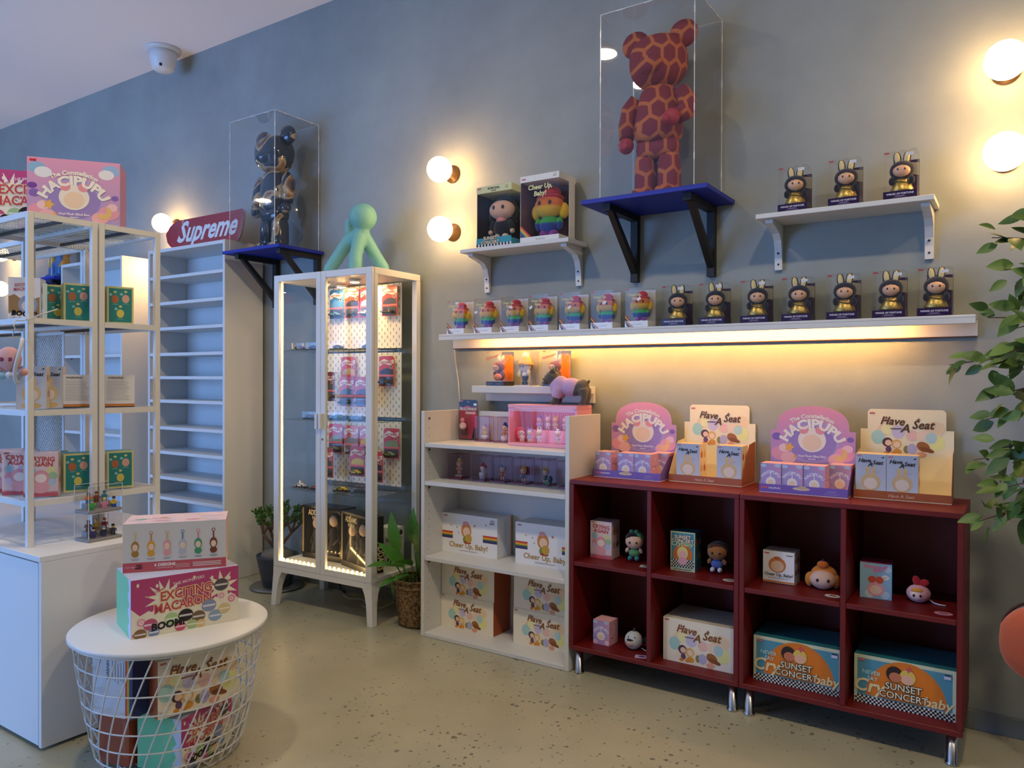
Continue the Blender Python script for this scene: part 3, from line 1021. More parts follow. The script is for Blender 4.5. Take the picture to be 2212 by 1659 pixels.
# ---- "Sunset Concert" cartons (teal and orange, chequered foot)
def chequer(a, x, y, w, h, n, ly, c0='#15151a', c1='#e9e6da'):
    s = w / n
    r = max(1, round(h / s))
    a.rect(x, y, w, h, c1, ly)
    for i in range(n):
        for j in range(r):
            if (i + j) % 2 == 0: a.rect(x + i * s, y + j * h / r, s, h / r, c0, ly + 1)
def art_sunset(a, w, h):
    a.rect(0, 0, w, h, '#c9cfae', 1)
    m = .010
    a.rect(m, m * .8, w - 2 * m, h - 2 * m, '#4f93a8', 2)
    P = [(w * .52 + w * .40 * math.cos(PI * i / 24), .03 + h * .80 * math.sin(PI * i / 24)) for i in range(25)]
    a.poly(P, '#d8792c', 3)
    P = [(w * .52 + w * .36 * math.cos(PI * i / 24), .03 + h * .73 * math.sin(PI * i / 24)) for i in range(25)]
    a.poly(P, '#e07b26', 4)
    chequer(a, m * .3, 0, w - m * .6, .026, 46, 5)
    a.text('Cry', w * .17, h * .26, .062, '#ead9a0', 7, 'c', .2, .02)
    a.text('baby', w * .84, h * .20, .044, '#ead9a0', 7, 'c', .2, .02)
    a.text('NEVER', w * .18, h * .62, .019, '#bfe6d4', 8, 'c', 0, .01, -.05)
    a.text('SAY', w * .19, h * .50, .019, '#bfe6d4', 8, 'c', 0, .01, -.05)
    # two plain badges instead of faces
    a.disc(w * .41, h * .72, .025, '#2b2226', 8, .026)
    a.disc(w * .42, h * .66, .019, '#c9785a', 9, .016)
    a.disc(w * .54, h * .70, .024, '#e3c25a', 8, .025)
    a.disc(w * .54, h * .65, .018, '#eab59a', 9, .016)
    a.star(w * .55, h * .86, .012, '#d05a62', 9, 4, .5)
    for dx, dy in ((0, 0),):
        a.text('SUNSET', w * .50, h * .40, .031, '#2c2622', 10, 'c', 0, .07)
        a.text('CONCERT', w * .50, h * .225, .031, '#2c2622', 10, 'c', 0, .07)
        a.text('SUNSET', w * .50, h * .40, .031, '#e9dfc0', 11, 'c', 0, .015)
        a.text('CONCERT', w * .50, h * .225, .031, '#e9dfc0', 11, 'c', 0, .015)
    a.text('PLUSH PENDANT BLIND BOX', w * .5, h * .145, .009, '#3a3028', 10)
    a.rect(w - .034, h - .030, .020, .010, '#ccd0de', 9)
    a.rect(w - .032, h - .020, .016, .006, '#27405e', 9)
    tag_pop(a, m + .004, h - m - .009, .02)
def sunset_carton(loc, label):
    return carton('toy_carton', label, 'box', loc, 0, .302, .20, .163, {'f': '#c9cfae', 't': '#2f7a86', 'r': '#2f7a86', 'l': '#2f7a86', 'k': '#2f7a86'}, [('printed_front', FRONT(), lambda a: art_sunset(a, .302, .163))], 'teal and orange cartons in the red cabinets', 'gloss_card')
s0 = sunset_carton((1.326, -.152, .1183), 'teal and orange carton with chequered foot, left of two in red cabinet')
again(s0, (1.6665, -.149, .1183), 0, 'teal and orange carton with chequered foot, right of two in red cabinet')

# ---- single boxes standing in the red cabinets
def art_crying(a, w, h):
    a.rect(0, 0, w, h, '#e6cfd4', 1)
    a.rect(0, 0, w, h * .09, '#c9626e', 2)
    a.rect(0, h * .10, w, h * .012, '#c9626e', 2)
    a.text('CRYING', w * .5, h * .81, w * .22, '#c04a48', 5, 'c', 0, .03, -.06)
    a.text('AGAIN', w * .5, h * .695, w * .22, '#c04a48', 5, 'c', 0, .03, -.06)
    for x, y, r, c in ((.2, .60, .15, '#a9c0d0'), (.22, .44, .15, '#dba0b4'), (.80, .58, .15, '#dcd8a0'), (.84, .46, .14, '#a3c9a0'), (.82, .33, .12, '#b7cde0'), (.18, .34, .10, '#d8c9e0')):
        a.disc(w * x, h * y, w * r, c, 3)
    a.disc(w * .5, h * .43, w * .25, '#e2a0a8', 5, w * .26)
    a.disc(w * .5, h * .42, w * .17, '#f2e2da', 6, w * .15)
    a.disc(w * .5, h * .21, w * .24, '#e8a9b0', 5, w * .20)
    tag_pop(a, w * .04, h * .955, w * .16)
def art_pendants(a, w, h, cols=('#a07a3c', '#caa25c', '#b08a8a', '#4a4a52'), bg='#d9c2c6'):
    a.rect(0, 0, w, h, bg, 1)
    for i, c in enumerate(cols):
        x, y = w * (.3 + .4 * (i % 2)), h * (.72 - .36 * (i // 2))
        a.disc(x, y, w * .14, c, 2, h * .09)
        a.rect(x - w * .02, y + h * .06, w * .04, h * .1, c, 2)
carton('blind_box', 'pink lettered box with balloons in upper left cell of red cabinets', 'box', (.631, -.112, .4643), .05, .096, .085, .155, {'f': '#e6cfd4', 'r': '#d9c2c6', 't': '#cdb9be'},
       [('printed_front', FRONT(), lambda a: art_crying(a, .096, .155)), ('printed_side', RIGHT(.096), lambda a: art_pendants(a, .085, .155))])
def art_sunset_small(a, w, h):
    a.rect(0, 0, w, h, '#c6cda4', 1)
    a.rect(.004, .012, w - .008, h - .017, '#4a93a6', 2)
    a.disc(w / 2, h * .42, w * .40, '#cf7428', 3)
    chequer(a, .004, .014, w - .008, h * .20, 16, 4, '#1c1a1c', '#d9dcc0')
    a.text('Crybaby', w / 2, h * .64, w * .26, '#cfd78e', 5, 'c', .25, .02)
    a.disc(w / 2, h * .46, w * .22, '#e3d68a', 6, w * .26)
    a.disc(w / 2, h * .43, w * .16, '#e9b7a6', 7, w * .14)
    a.disc(w / 2, h * .26, w * .19, '#dfa6b0', 6, w * .16)
    for dy, t in ((.83, 'SUNSET'), (.73, 'CONCERT')):
        a.text(t, w / 2, h * dy, w * .19, '#2c2622', 8, 'c', 0, .08)
        a.text(t, w / 2, h * dy, w * .19, '#efe6cc', 9, 'c', 0, .03)
    a.text('PLUSH PENDANT BLIND BOX', w / 2, h * .03, w * .055, '#22201c', 5, bold=.03)
carton('blind_box', 'teal box with chequered foot and orange disc beside a brown-haired doll', 'box', (.989, -.117, .4643), .06, .098, .085, .153, {'f': '#c6cda4', 't': '#1f6d78', 'r': '#2b6070'},
       [('printed_front', FRONT(), lambda a: art_sunset_small(a, .098, .153)), ('printed_side', RIGHT(.098), lambda a: art_pendants(a, .085, .153, ('#8a3a3c', '#b8a26a', '#4a7f86', '#7a8a5a'), '#2b6070'))])
def art_cheer_small(a, w, h):
    a.rect(0, 0, w, h, '#eceaea', 1)
    for i, c in enumerate(('#34406e', '#e0a93c', '#c85a2c')): a.rect(0, i * h * .028, w, h * .028, c, 2)
    a.disc(w * .46, h * .58, w * .28, '#d07f42', 3, h * .24)
    a.disc(w * .46, h * .79, w * .12, '#c9642c', 4, h * .05)
    a.disc(w * .46, h * .54, w * .21, '#e9c39c', 4, h * .17)
    a.text('Cheer Up, Baby!', w / 2, h * .24, w * .135, '#5c5348', 4, 'c', .08, .03)
    a.text('PLUSH PENDANT BLIND BOX', w / 2, h * .16, w * .05, '#77736c', 4)
    tag_pop(a, w * .04, h * .9, w * .16)
    a.text('CRYBABY', w * .85, h * .88, w * .05, '#333333', 4, bold=.03)
carton('blind_box', 'white box with rainbow foot beside the orange-haired plush head', 'box', (1.342, -.094, .4643), .0, .112, .085, .119, {'f': '#eceaea', 't': '#c2c1c2', 'r': '#b9b8b8'},
       [('printed_front', FRONT(), lambda a: art_cheer_small(a, .112, .119)), ('printed_side', RIGHT(.112), lambda a: art_pendants(a, .085, .119, ('#6a5a4a', '#7a6a5a', '#55504a', '#6a5a4a'), '#b9b8b8'))])
def art_sky(a, w, h):
    a.add([(0, 0, .00035), (w, 0, .00035), (w, h, .00035), (0, h, .00035)], [(0, 1, 2, 3)], lambda p: '#9cc6e0' if p.z < h * .01 or p.y < h * .5 else '#2f9ccc')
    for x, y, r in ((.05, .1, .16), (.95, .12, .18), (.8, .05, .15), (.98, .85, .12), (.3, .02, .16)):
        a.disc(min(max(w * x, w * r), w - w * r), max(h * y, w * r), w * r * .9, '#cfe2ee', 2)
    a.disc(w * .5, h * .27, w * .27, '#eba7b0', 4, h * .20)
    a.disc(w * .5, h * .25, w * .19, '#f2d3c4', 5, h * .13)
    a.disc(w * .38, h * .54, w * .13, '#d65a40', 5, h * .10, a=.5)
    a.disc(w * .62, h * .54, w * .13, '#d65a40', 5, h * .10, a=-.5)
    a.text('Powerpuff', w * .5, h * .85, w * .17, '#e58ab8', 6, 'c', .15, .05)
    a.text('Girls', w * .55, h * .76, w * .15, '#e58ab8', 6, 'c', .15, .05)
    a.disc(w * .80, h * .62, w * .12, '#f1efe8', 4, h * .07)
    lines(a, w * .73, h * .635, w * .13, 3, .003, '#c98a90', .0009, 6)
carton('blind_box', 'sky blue box with pink script beside the pink plush head with red bow', 'box', (1.675, -.102, .4643), .07, .099, .085, .121, {'f': '#5aa9d0', 't': '#a8416a', 'r': '#2f78a8'}, [('printed_front', FRONT(), lambda a: art_sky(a, .099, .121))])

# ---- lilac blind boxes
def art_lilac(a, w, h):
    a.add([(0, 0, .0003), (w, 0, .0003), (w, h, .0003), (0, h, .0003)], [(0, 1, 2, 3)], lambda p: '#cf9cc0' if p.x > w * .5 else '#9a93c4')
    a.disc(w * .16, h * .10, w * .15, '#e6b6c8', 2, h * .09)
    a.disc(w * .86, h * .12, w * .13, '#eec9cf', 2, h * .10)
    a.disc(w * .15, h * .92, w * .14, '#b7c6e6', 2, h * .06)
    a.disc(w * .84, h * .93, w * .15, '#b9cbe8', 2, h * .055)
    a.disc(w * .5, h * .50, w * .44, '#b09cd0', 3, h * .30)
    a.text('HACIPUPU', w * .5, h * .66, w * .19, '#e9e2ee', 5, 'c', 0, .04, 0, w * .42)
    a.rect(w * .48, h * .48, w * .04, h * .22, '#ece4da', 4)
    a.disc(w * .5, h * .36, w * .24, '#f0e7dc', 5, h * .17)
    a.disc(w * .5, h * .33, w * .15, '#efd3b4', 6, h * .10)
    a.text('HACIPUPU', w * .82, h * .96, w * .08, '#dfe6f2', 5)
LIL = {'f': '#b79cc8', 'r': '#e2a8b8', 'l': '#b9a0d0', 't': '#f0b6bc', 'k': '#c9a0c0'}
def art_lilac_side(a, d, h):
    a.rect(0, 0, d, h, '#e2a8b8', 1)
    for i in range(7):
        a.disc(d * random.uniform(.15, .85), h * random.uniform(.15, .9), d * .05, random.choice(('#7a3a4a', '#f2d6d8', '#c8788a')), 2)
def lilac_box(loc, rz, label, group=None, w=.073, d=.078, h=.104):
    return carton('blind_box', label, 'box', loc, rz, w, d, h, LIL, [('printed_front', FRONT(), lambda a: art_lilac(a, w, h)), ('printed_side', RIGHT(w), lambda a: art_lilac_side(a, d, h))], group)
lilac_box((.663, -.145, .1183), -.03, 'lilac blind box alone in the lower left red cabinet cell', None, .075, .075, .099)

# ---- boxes with a rabbit print in the cream trays
def art_rabbit(a, w, h):
    a.add([(0, 0, .0003), (w, 0, .0003), (w, h, .0003), (0, h, .0003)], [(0, 1, 2, 3)], lambda p: '#d9dbe0' if p.y < h * .5 else '#a9b6cc')
    a.disc(w * .5, h * .08, w * .34, '#e0bd80', 3, h * .075)
    a.disc(w * .5, h * .36, w * .33, '#dfc08c', 4, h * .20)
    a.disc(w * .40, h * .62, w * .07, '#dfc08c', 4, h * .11)
    a.disc(w * .60, h * .62, w * .07, '#dfc08c', 4, h * .11)
    a.disc(w * .5, h * .33, w * .22, '#f0dcc6', 5, h * .13)
    a.text('Have', w * .30, h * .81, w * .20, '#33261e', 7, 'c', .3, .025)
    a.text('A', w * .48, h * .72, w * .22, '#33261e', 7, 'c', .3, .025)
    a.text('Seat', w * .74, h * .77, w * .20, '#33261e', 7, 'c', .3, .025)
    tag_pop(a, w * .05, h * .94, w * .15)
    a.poly([(w * .83, h * .92), (w * .93, h * .92), (w * .93, h * .96)], '#222222', 3)
    lines(a, w * .62, h * .60, w * .2, 2, .003, '#c9a9b0', .001, 3)
def rabbit_box(loc, rz, label, group, w=.097, d=.078, h=.152):
    return carton('blind_box', label, 'box', loc, rz, w, d, h, {'f': '#c3c8d2', 'r': '#f0d9b4', 'l': '#f0d9b4', 't': '#f2cf9a', 'k': '#ccc'+'ccc'}, [('printed_front', FRONT(), lambda a: art_rabbit(a, w, h)), ('printed_side', RIGHT(w), lambda a: art_pendants(a, d, h, ('#c8663c', '#e0a85c', '#d8b088', '#c8563c'), '#f0d9b4'))], group)

# ------------------------------------------------------------------ counter display trays on the red cabinets
def art_header_lilac(a, W_, z0):
    """print on the arched lilac header; u is centred"""
    a.disc(0, z0 + .075, .098, '#b8a0d4', 3, .080, 36)
    a.disc(0, z0 + .068, .086, '#9c88c4', 4, .064, 36)
    for x, y, r, c in ((-.115, .02, .034, '#eaa0b0'), (-.085, .006, .028, '#f0b8b8'), (.115, .026, .034, '#e9a4b4'), (.085, .006, .028, '#efb4b4'), (-.128, .088, .018, '#8a6ab4'), (.134, .086, .012, '#8a6ab4'), (-.10, .045, .02, '#f2c9cc'), (.125, .05, .018, '#f2c6cc')):
        a.disc(x, z0 + y + r * .2, r, c, 5, r * .8, 18)
    a.star(-.082, z0 + .052, .020, '#edb45c', 6, 5, .55, 1.3)
    a.star(-.062, z0 + .018, .008, '#edb45c', 6, 5, .55, 1.2)
    a.poly([(.098 + .026 * math.cos(t), z0 + .034 + .026 * math.sin(t)) for t in [-2.6 + i * .3 for i in range(12)]] + [(.090 + .018 * math.cos(t), z0 + .042 + .018 * math.sin(t)) for t in [.7 - i * .3 for i in range(11)]], '#e8c07c', 6)
    a.disc(0, z0 + .082, .050, '#f0e4d6', 7, .046, 28)
    a.disc(-.030, z0 + .120, .018, '#e79aa2', 8, .016)
    a.disc(.030, z0 + .120, .018, '#e79aa2', 8, .016)
    a.disc(0, z0 + .073, .034, '#f0d2b4', 8, .030, 24)
    a.text('HACIPUPU', 0, z0 + .128, .047, '#f4ecdf', 10, 'c', 0, .05, 0, .100)
    a.text('The Constellation', 0, z0 + .166, .0215, '#f4ecdf', 10, 'c', .1, .04, 0, .135)
    a.text('Vinyl Plush Blind Box', 0, z0 + .017, .012, '#f0e6ee', 10, 'c', .1, .03)
    a.rect(-.014, z0 + .008, .028, .0035, '#e9dcec', 9)
def arch_outline(W_, z0, zs, zt):
    P = [(-W_ / 2, z0), (W_ / 2, z0), (W_ / 2, zs), (W_ * .44, zs)]
    n = 22
    for i in range(n + 1):
        t = PI * i / n
        x = W_ * .43 * math.cos(t)
        bump = .006 * max(0, math.sin(3 * t))
        P.append((x, zs + .004 + (zt - zs - .004) * math.sin(t) ** .72 - bump * (0 if i in (0, n) else 1) * .0))
    P += [(-W_ * .44, zs), (-W_ / 2, zs)]
    return P
def tray_common(t, W_, D_, lip, side_h, out, inn):
    fl = .0012
    o = MB()
    o.box(0, W_, 0, D_, 0.0002, .0025, inn)
    o.build('tray_floor', 'card', t)
    MB().box(0, W_, 0, fl, .003, lip, out, {'k': inn}).build('front_lip', 'card', t)
    for x in (0, W_ - fl):
        P = [(fl + .0003, .003), (D_ - .0015, .003), (D_ - .0015, side_h), (D_ * .55, side_h * .95), (fl + .0003, lip)]
        m = MB(face(x, 0, 0, (0, 1, 0), (0, 0, 1)))
        n = len(P)
        m.add([(p[0], p[1], 0) for p in P] + [(p[0], p[1], fl) for p in P], [(i, (i + 1) % n, (i + 1) % n + n, i + n) for i in range(n)], out)
        m.add([(p[0], p[1], fl) for p in P], [tuple(range(n))], out if x > 0 else inn)
        m.add([(p[0], p[1], 0) for p in P], [tuple(range(n))[::-1]], inn if x > 0 else out)
        m.build('tray_side', 'card', t)
def lilac_tray(loc, rz, label):
    W_, D_, lip = .302, .165, .032
    t = thing('counter_display', label, 'display', loc, rz, 'lilac counter displays on the red cabinets')
    tray_common(t, W_, D_, lip, .10, '#7c62b4', '#f2d6d0')
    a = MB(FRONT(0, 0, 0))
    a.rect(0, .003, W_, lip - .003, '#7c62b4', 1)
    tag_pop(a, .008, .016, .022)
    a.text('HACIPUPU', .055, .0155, .009, '#e9e2f2', 3, bold=.03)
    a.disc(.148, .022, .030, '#d9c3a8', 3, .006)
    a.disc(.152, .027, .015, '#cdb490', 4, .005)
    a.text('HACIPUPU', .25, .017, .006, '#cfc4e4', 3)
    lines(a, .225, .011, .055, 2, .003, '#a898cc', .0012, 3)
    a.build('lip_print', 'card', t)
    P = arch_outline(W_, .10, .222, .315)
    m = MB(FRONT(W_ / 2, D_, 0))
    grad = lambda p: mix('#b494cc', '#ee9cb0', min(1, max(0, (p.y - .14) / .16)))
    n = len(P)
    m.add([(p[0], p[1], .0) for p in P], [tuple(range(n))], grad)
    m.add([(p[0], p[1], -.0018) for p in P], [tuple(range(n))[::-1]], '#e8e4e0')
    m.add([(p[0], p[1], -.0018) for p in P] + [(p[0], p[1], 0) for p in P], [(i, (i + 1) % n, (i + 1) % n + n, i + n) for i in range(n)], '#f0dfe2')
    hd = m.build('header_card', 'card', t)
    MB(FRONT(-W_ / 2, D_ + .002, 0)).build  # noqa
    a = MB(FRONT(W_ / 2, D_, 0))
    art_header_lilac(a, W_, .105)
    a.build('header_print', 'card', hd)
    return t
def cream_tray(loc, rz, label):
    W_, D_, lip = .300, .165, .030
    t = thing('counter_display', label, 'display', loc, rz, 'cream counter displays on the red cabinets')
    tray_common(t, W_, D_, lip, .165, '#b0613a', '#efe2bc')
    a = MB(FRONT(0, 0, 0))
    a.rect(0, .003, W_, lip - .003, '#b0613a', 1)
    a.text('Have A Seat', .150, .010, .016, '#d8b094', 3, 'c', .3, .02)
    a.build('lip_print', 'card', t)
    z0, zs, zt = .003, .235, .308
    P = [(-W_ / 2, z0), (W_ / 2, z0), (W_ / 2, zs), (.126, zs)]
    for cx, sgn in ((.112, 1), (-.112, -1)):
        A = [i * PI / 2 / 5 for i in range(6)]
        if sgn > 0: P += [(cx + .014 * math.cos(q), zt - .014 + .014 * math.sin(q)) for q in A]
        else: P += [(cx - .014 * math.sin(q), zt - .014 + .014 * math.cos(q)) for q in A]
    P += [(-.126, zs), (-W_ / 2, zs)]
    n = len(P)
    m = MB(FRONT(W_ / 2, D_, 0))
    m.add([(p[0], p[1], .0) for p in P], [tuple(range(n))], '#f0e4c2')
    m.add([(p[0], p[1], -.0018) for p in P], [tuple(range(n))[::-1]], '#e8e4e0')
    m.add([(p[0], p[1], -.0018) for p in P] + [(p[0], p[1], 0) for p in P], [(i, (i + 1) % n, (i + 1) % n + n, i + n) for i in range(n)], '#f6eed8')
    hd = m.build('header_card', 'card', t)
    a = MB(FRONT(W_ / 2 - .126, D_, zt - .172))
    b = MB(FRONT(W_ / 2 - .126, D_, zt - .172))
    art_have_a_seat(b, .252, .165, '#5a3c28')
    keep = MB()
    # drop the full-face ground colour: the card itself shows
    keep.v, keep.has = b.v, True
    for q, c, s_ in zip(b.f[1:], b.c[1:], b.sm[1:]):
        keep.f.append(q); keep.c.append(c); keep.sm.append(s_)
    keep.build('header_print', 'card', hd)
    return t
ZE = .8003
lt1 = lilac_tray((.626, -.076, ZE), -.01, 'lilac arched counter display left of all, on the first red cabinet')
ct1 = cream_tray((.944, -.030, ZE), -.02, 'cream counter display with two cartons standing apart, first red cabinet')
lt2 = lilac_tray((1.334, -.120, ZE), .02, 'lilac arched counter display on the red cabinet nearest the tree')
ct2 = cream_tray((1.646, -.062, ZE), .03, 'cream counter display nearest the tree, two cartons side by side')
g = 'small lilac boxes in the counter displays'
zt_ = ZE + .0028
def in_tray(loc, rz, x, y): 
    c, s = math.cos(rz), math.sin(rz)
    return (loc[0] + x * c - y * s, loc[1] + x * s + y * c, zt_)
T1, T2 = ((.626, -.076), -.01), ((1.334, -.120), .02)
lb = lilac_box(in_tray(*T1, .005, .006), -.01, 'small lilac box, first from left in the left lilac display', g)
lb_n = 0
for k, x in enumerate((.110, .185, .226)):
    if k == 2: continue
    again(lb, in_tray(*T1, x - (.0 if k == 0 else .0), .006), -.01, 'small lilac box, %s from left in the left lilac display' % ORD[k + 1])
again(lb, in_tray(*T1, .227 if False else .2595 - .033 - .0005 + .0, .084), -.01, 'small lilac box set back at the right end of left lilac display')
for k, x in enumerate((.003, .0785, .154)):
    again(lb, in_tray(*T2, x, .006), .02, 'small lilac box, %s from left in the right lilac display' % ORD[k])
again(lb, in_tray(*T2, .2265, .084), .02, 'small lilac box set back at the right end of right lilac display')
g = 'boxes with a rabbit print in the counter displays'
T3, T4 = ((.944, -.030), -.02), ((1.646, -.062), .03)
rb_ = rabbit_box(in_tray(*T3, .030, .008), -.02, 'pale box with rabbit print, left one in the left cream display', g)
again(rb_, in_tray(*T3, .198, .008), -.02, 'pale box with rabbit print, right one in the left cream display')
again(rb_, in_tray(*T4, .005, .008), .03, 'pale box with rabbit print, left one in the right cream display')
again(rb_, in_tray(*T4, .1035, .008), .03, 'pale box with rabbit print, right one in the right cream display')
# ------------------------------------------------------------------ generic plush dolls and figurines
def rainbow_doll():
    t = thing('rainbow_doll', 'x', 'doll')
    stripe = lambda p: '#7a3a8c' if p.z < .014 else '#27408c' if p.z < .034 else '#3a9a4a'
    m = MB()
    m.ell((0, 0, .032), (.027, .022, .026), stripe, 16, 14)
    for s in (-1, 1):
        m.ell((s * .013, -.004, .010), (.011, .014, .0105), '#8a3f96', 10, 8)
    m.build('body', 'plush', t)
    for s in (-1, 1):
        MB().ell((s * .029, -.004, .034), (.009, .009, .016), lambda p: '#27408c' if p.z < .036 else '#3a9a4a', 10, 10).build('arm', 'plush', t)
    MB().ell((0, -.002, .078), (.038, .031, .030), lambda p: '#dcae2c' if p.z < .076 else '#d8702c', 18, 14).build('head', 'plush', t)
    for s in (-1, 1):
        MB().ell((s * .036, .004, .066), (.014, .014, .020), '#d9b030', 10, 10).build('hair_lobe', 'plush', t)
    h = MB()
    h.ell((0, .003, .098), (.036, .030, .012), '#b02a34', 16, 8)
    h.ell((.004, .004, .112), (.023, .021, .018), '#b8303a', 14, 10)
    h.build('hat', 'plush', t)
    e = MB()
    for s in (-1, 1):
        e.ell((s * .014, -.0315, .082), (.0045, .002, .0055), '#1c1a20', 8, 6)
    e.build('eyes', 'vinyl', t)
    return t
def rabbit_doll():
    t = thing('rabbit_doll', 'x', 'doll')
    navy = '#1c1c2c'
    m = MB()
    m.lathe([(.0, 0.0), (.036, .0), (.038, .006), (.031, .024), (.022, .042), (.015, .052), (.0, .052)], 18, sy=.8)
    m.build('gold_skirt', 'gold_satin', t)
    MB().ell((0, -.018, .036), (.019, .010, .006), None, 12, 8, Matrix.Rotation(.25, 3, 'Y')).build('gold_sash', 'gold_satin', t)
    MB().ell((0, .002, .078), (.040, .033, .034), navy, 18, 12).build('hood', 'plush', t)
    MB().ell((0, -.016, .073), (.029, .020, .022), '#dcae8c', 16, 10).build('face_patch', 'vinyl', t)
    for s in (-1, 1):
        R = Matrix.Rotation(s * .12, 3, 'Y')
        e = MB().ell((s * .015, .006, .120), (.013, .009, .026), navy, 12, 10, R).build('ear', 'plush', t)
        MB().ell((s * .015, -.0022, .120), (.0092, .003, .022), '#e0cf98', 10, 8, R).build('ear_lining', 'plush', e)
        a = MB().ell((s * .031, -.012, .040), (.010, .010, .015), navy, 10, 8).build('arm', 'plush', t)
        MB().ell((s * .033, -.017, .038), (.004, .004, .004), '#d9c0a8', 8, 6).build('paw', 'vinyl', a)
        MB().ell((s * .011, -.0345, .075), (.0032, .0015, .0042), '#201a24', 8, 6).build('eye', 'vinyl', t)
    return t
def clear_case(parent, w, d, h, z0, name='clear_cover', mat='clear_film', open_bottom=True):
    """five thin sheets of a clear cover as one shell"""
    m = MB()
    a = .0006
    m.add([(a, a, z0), (w - a, a, z0), (w - a, a, h), (a, a, h)], [(0, 1, 2, 3)])
    m.add([(w - a, a, z0), (w - a, d - a, z0), (w - a, d - a, h), (w - a, a, h)], [(0, 1, 2, 3)])
    m.add([(a, d - a, z0), (a, a, z0), (a, a, h), (a, d - a, h)], [(0, 1, 2, 3)])
    m.add([(a, a, h), (w - a, a, h), (w - a, d - a, h), (a, d - a, h)], [(0, 1, 2, 3)])
    return m.build(name, mat, parent)
BW, BD, BH = .105, .085, .166
def rabbit_case():
    t = thing('doll_case', 'x', 'doll box')
    MB().box(.0, BW, .0, BD, .0003, .027, '#2a1640').build('base', 'gloss_card', t)
    a = MB(FRONT(0, 0, 0))
    a.rect(.001, .001, BW - .002, .025, '#2a1640', 1)
    a.text('WINGS OF FORTUNE', BW / 2, .014, .0088, '#d9cfe0', 3, 'c', 0, .03)
    a.rect(BW / 2 - .015, .0085, .03, .0018, '#a89ab8', 2)
    a.rect(BW / 2 - .022, .0045, .044, .0012, '#8a7a9c', 2)
    a.build('base_print', 'gloss_card', t)
    m = MB()
    m.box(.022, BW - .001, BD - .003, BD - .0015, .0275, BH - .018, '#2e1a44')
    b = m.build('backing_card', 'gloss_card', t)
    a = MB(FRONT(0, BD - .003, 0))
    a.rect(.023, .028, BW - .025, BH - .047, '#331c4c', 1)
    a.text('WINGS OF FORTUNE', .043, BH - .028, .006, '#b8a8c4', 2)
    a.poly([(.072, .100), (BW - .002, .092), (BW - .002, .136), (.062, .142)], '#a8a294', 3)
    a.build('backing_print', 'gloss_card', b)
    clear_case(t, BW, BD, BH, .0273)
    a = MB(FRONT(0, .0003, 0))
    a.rect(.072, BH - .020, .022, .010, '#e8e8ec', 1)
    a.text('$39.95', .083, BH - .017, .006, '#55555c', 2)
    a.build('price_sticker', 'card', t)
    a = MB(FRONT(0, .0003, 0))
    a.rect(.003, BH - .009, .016, .005, '#b03a42', 1)
    a.build('logo_tag', 'card', t)
    return t
def rainbow_case():
    t = thing('doll_case', 'x', 'doll box')
    MB().box(0, BW, 0, BD, .0003, .026, '#e4e3e2').build('base', 'gloss_card', t)
    a = MB(FRONT(0, 0, 0))
    a.rect(.001, .001, BW - .002, .024, '#e6e5e3', 1)
    a.text('PLUSH PENDANT', .058, .009, .006, '#77777a', 2)
    for i, c in enumerate(('#a4402c', '#d8a63c', '#7a6a3a', '#2a2a3c', '#2a2a3c')):
        x = .034 - i * .0055
        a.poly([(x, .001), (x + .0056, .001), (max(x + .0056 - .030, .0008), .0255), (max(x - .030, .0008), .0255)], c, 3)
    a.build('base_print', 'gloss_card', t)
    MB().box(.030, BW - .001, BD - .003, BD - .0015, .0265, BH - .004, '#d2d3d6').build('backing_card', 'gloss_card', t)
    clear_case(t, BW, BD, BH, .0263)
    a = MB(FRONT(0, .0003, 0))
    for i, c in enumerate(('#a4402c', '#d8a63c', '#2a2a3c')):
        a.poly([(.001, .056 - i * .008), (.001, .048 - i * .008), (.022 - i * .007, .0265), (.029 - i * .007, .0265)], c, 1)
    a.build('rainbow_stripe', 'card', t)
    a = MB(FRONT(0, .0003, 0))
    a.text('Cheer Up,', .044, BH - .034, .015, '#ddd29c', 1, 'c', .1, .03)
    a.text('Baby!', .050, BH - .049, .015, '#ddd29c', 1, 'c', .1, .03)
    a.build('front_lettering', 'card', t)
    a = MB(FRONT(0, .0003, 0))
    a.rect(.003, BH - .009, .014, .0045, '#c8525a', 1)
    a.build('logo_tag', 'card', t)
    return t
RAB_D, RAB_C, RBW_D, RBW_C = rabbit_doll(), rabbit_case(), rainbow_doll(), rainbow_case()
RBW_C2 = None
ZL = 1.4345
XR = [-.237, -.074, .079, .243, .403, .561, .729]
def sticker(parent, x, z, an):
    a = MB(FRONT(0, .0002, 0))
    c, s = math.cos(an), math.sin(an)
    P = [(x + u * c - v * s, z + u * s + v * c) for u, v in ((-.009, -.0055), (.009, -.0055), (.009, .0055), (-.009, .0055))]
    a.poly(P, '#e9eaee', 2)
    a.build('price_sticker', 'card', parent)
for i, x in enumerate(XR):
    c = RBW_C if i == 0 else copy_tree(RBW_C)
    c.location = (x, .006 + .004 * (i % 3), ZL)
    tag(c, 'clear doll box with rainbow stripe, %s from left on the lit ledge' % ORD[i], 'doll box', 'clear boxes of rainbow dolls on the lit ledge')
RBC_ALL = [o for o in bpy.data.objects if o.name.startswith('doll_case') and o.get('group', '').startswith('clear boxes of rainbow')]
for i, (o, (sx_, sz_, an)) in enumerate(zip(sorted(RBC_ALL, key=lambda q: q.location.x), ((.062, .15, 0), (.012, .10, .05), (.060, .115, .03), (.012, .108, .7), (.052, .10, .6), (.066, .112, .6), (.064, .118, .6)))):
    sticker(o, sx_, sz_, an)
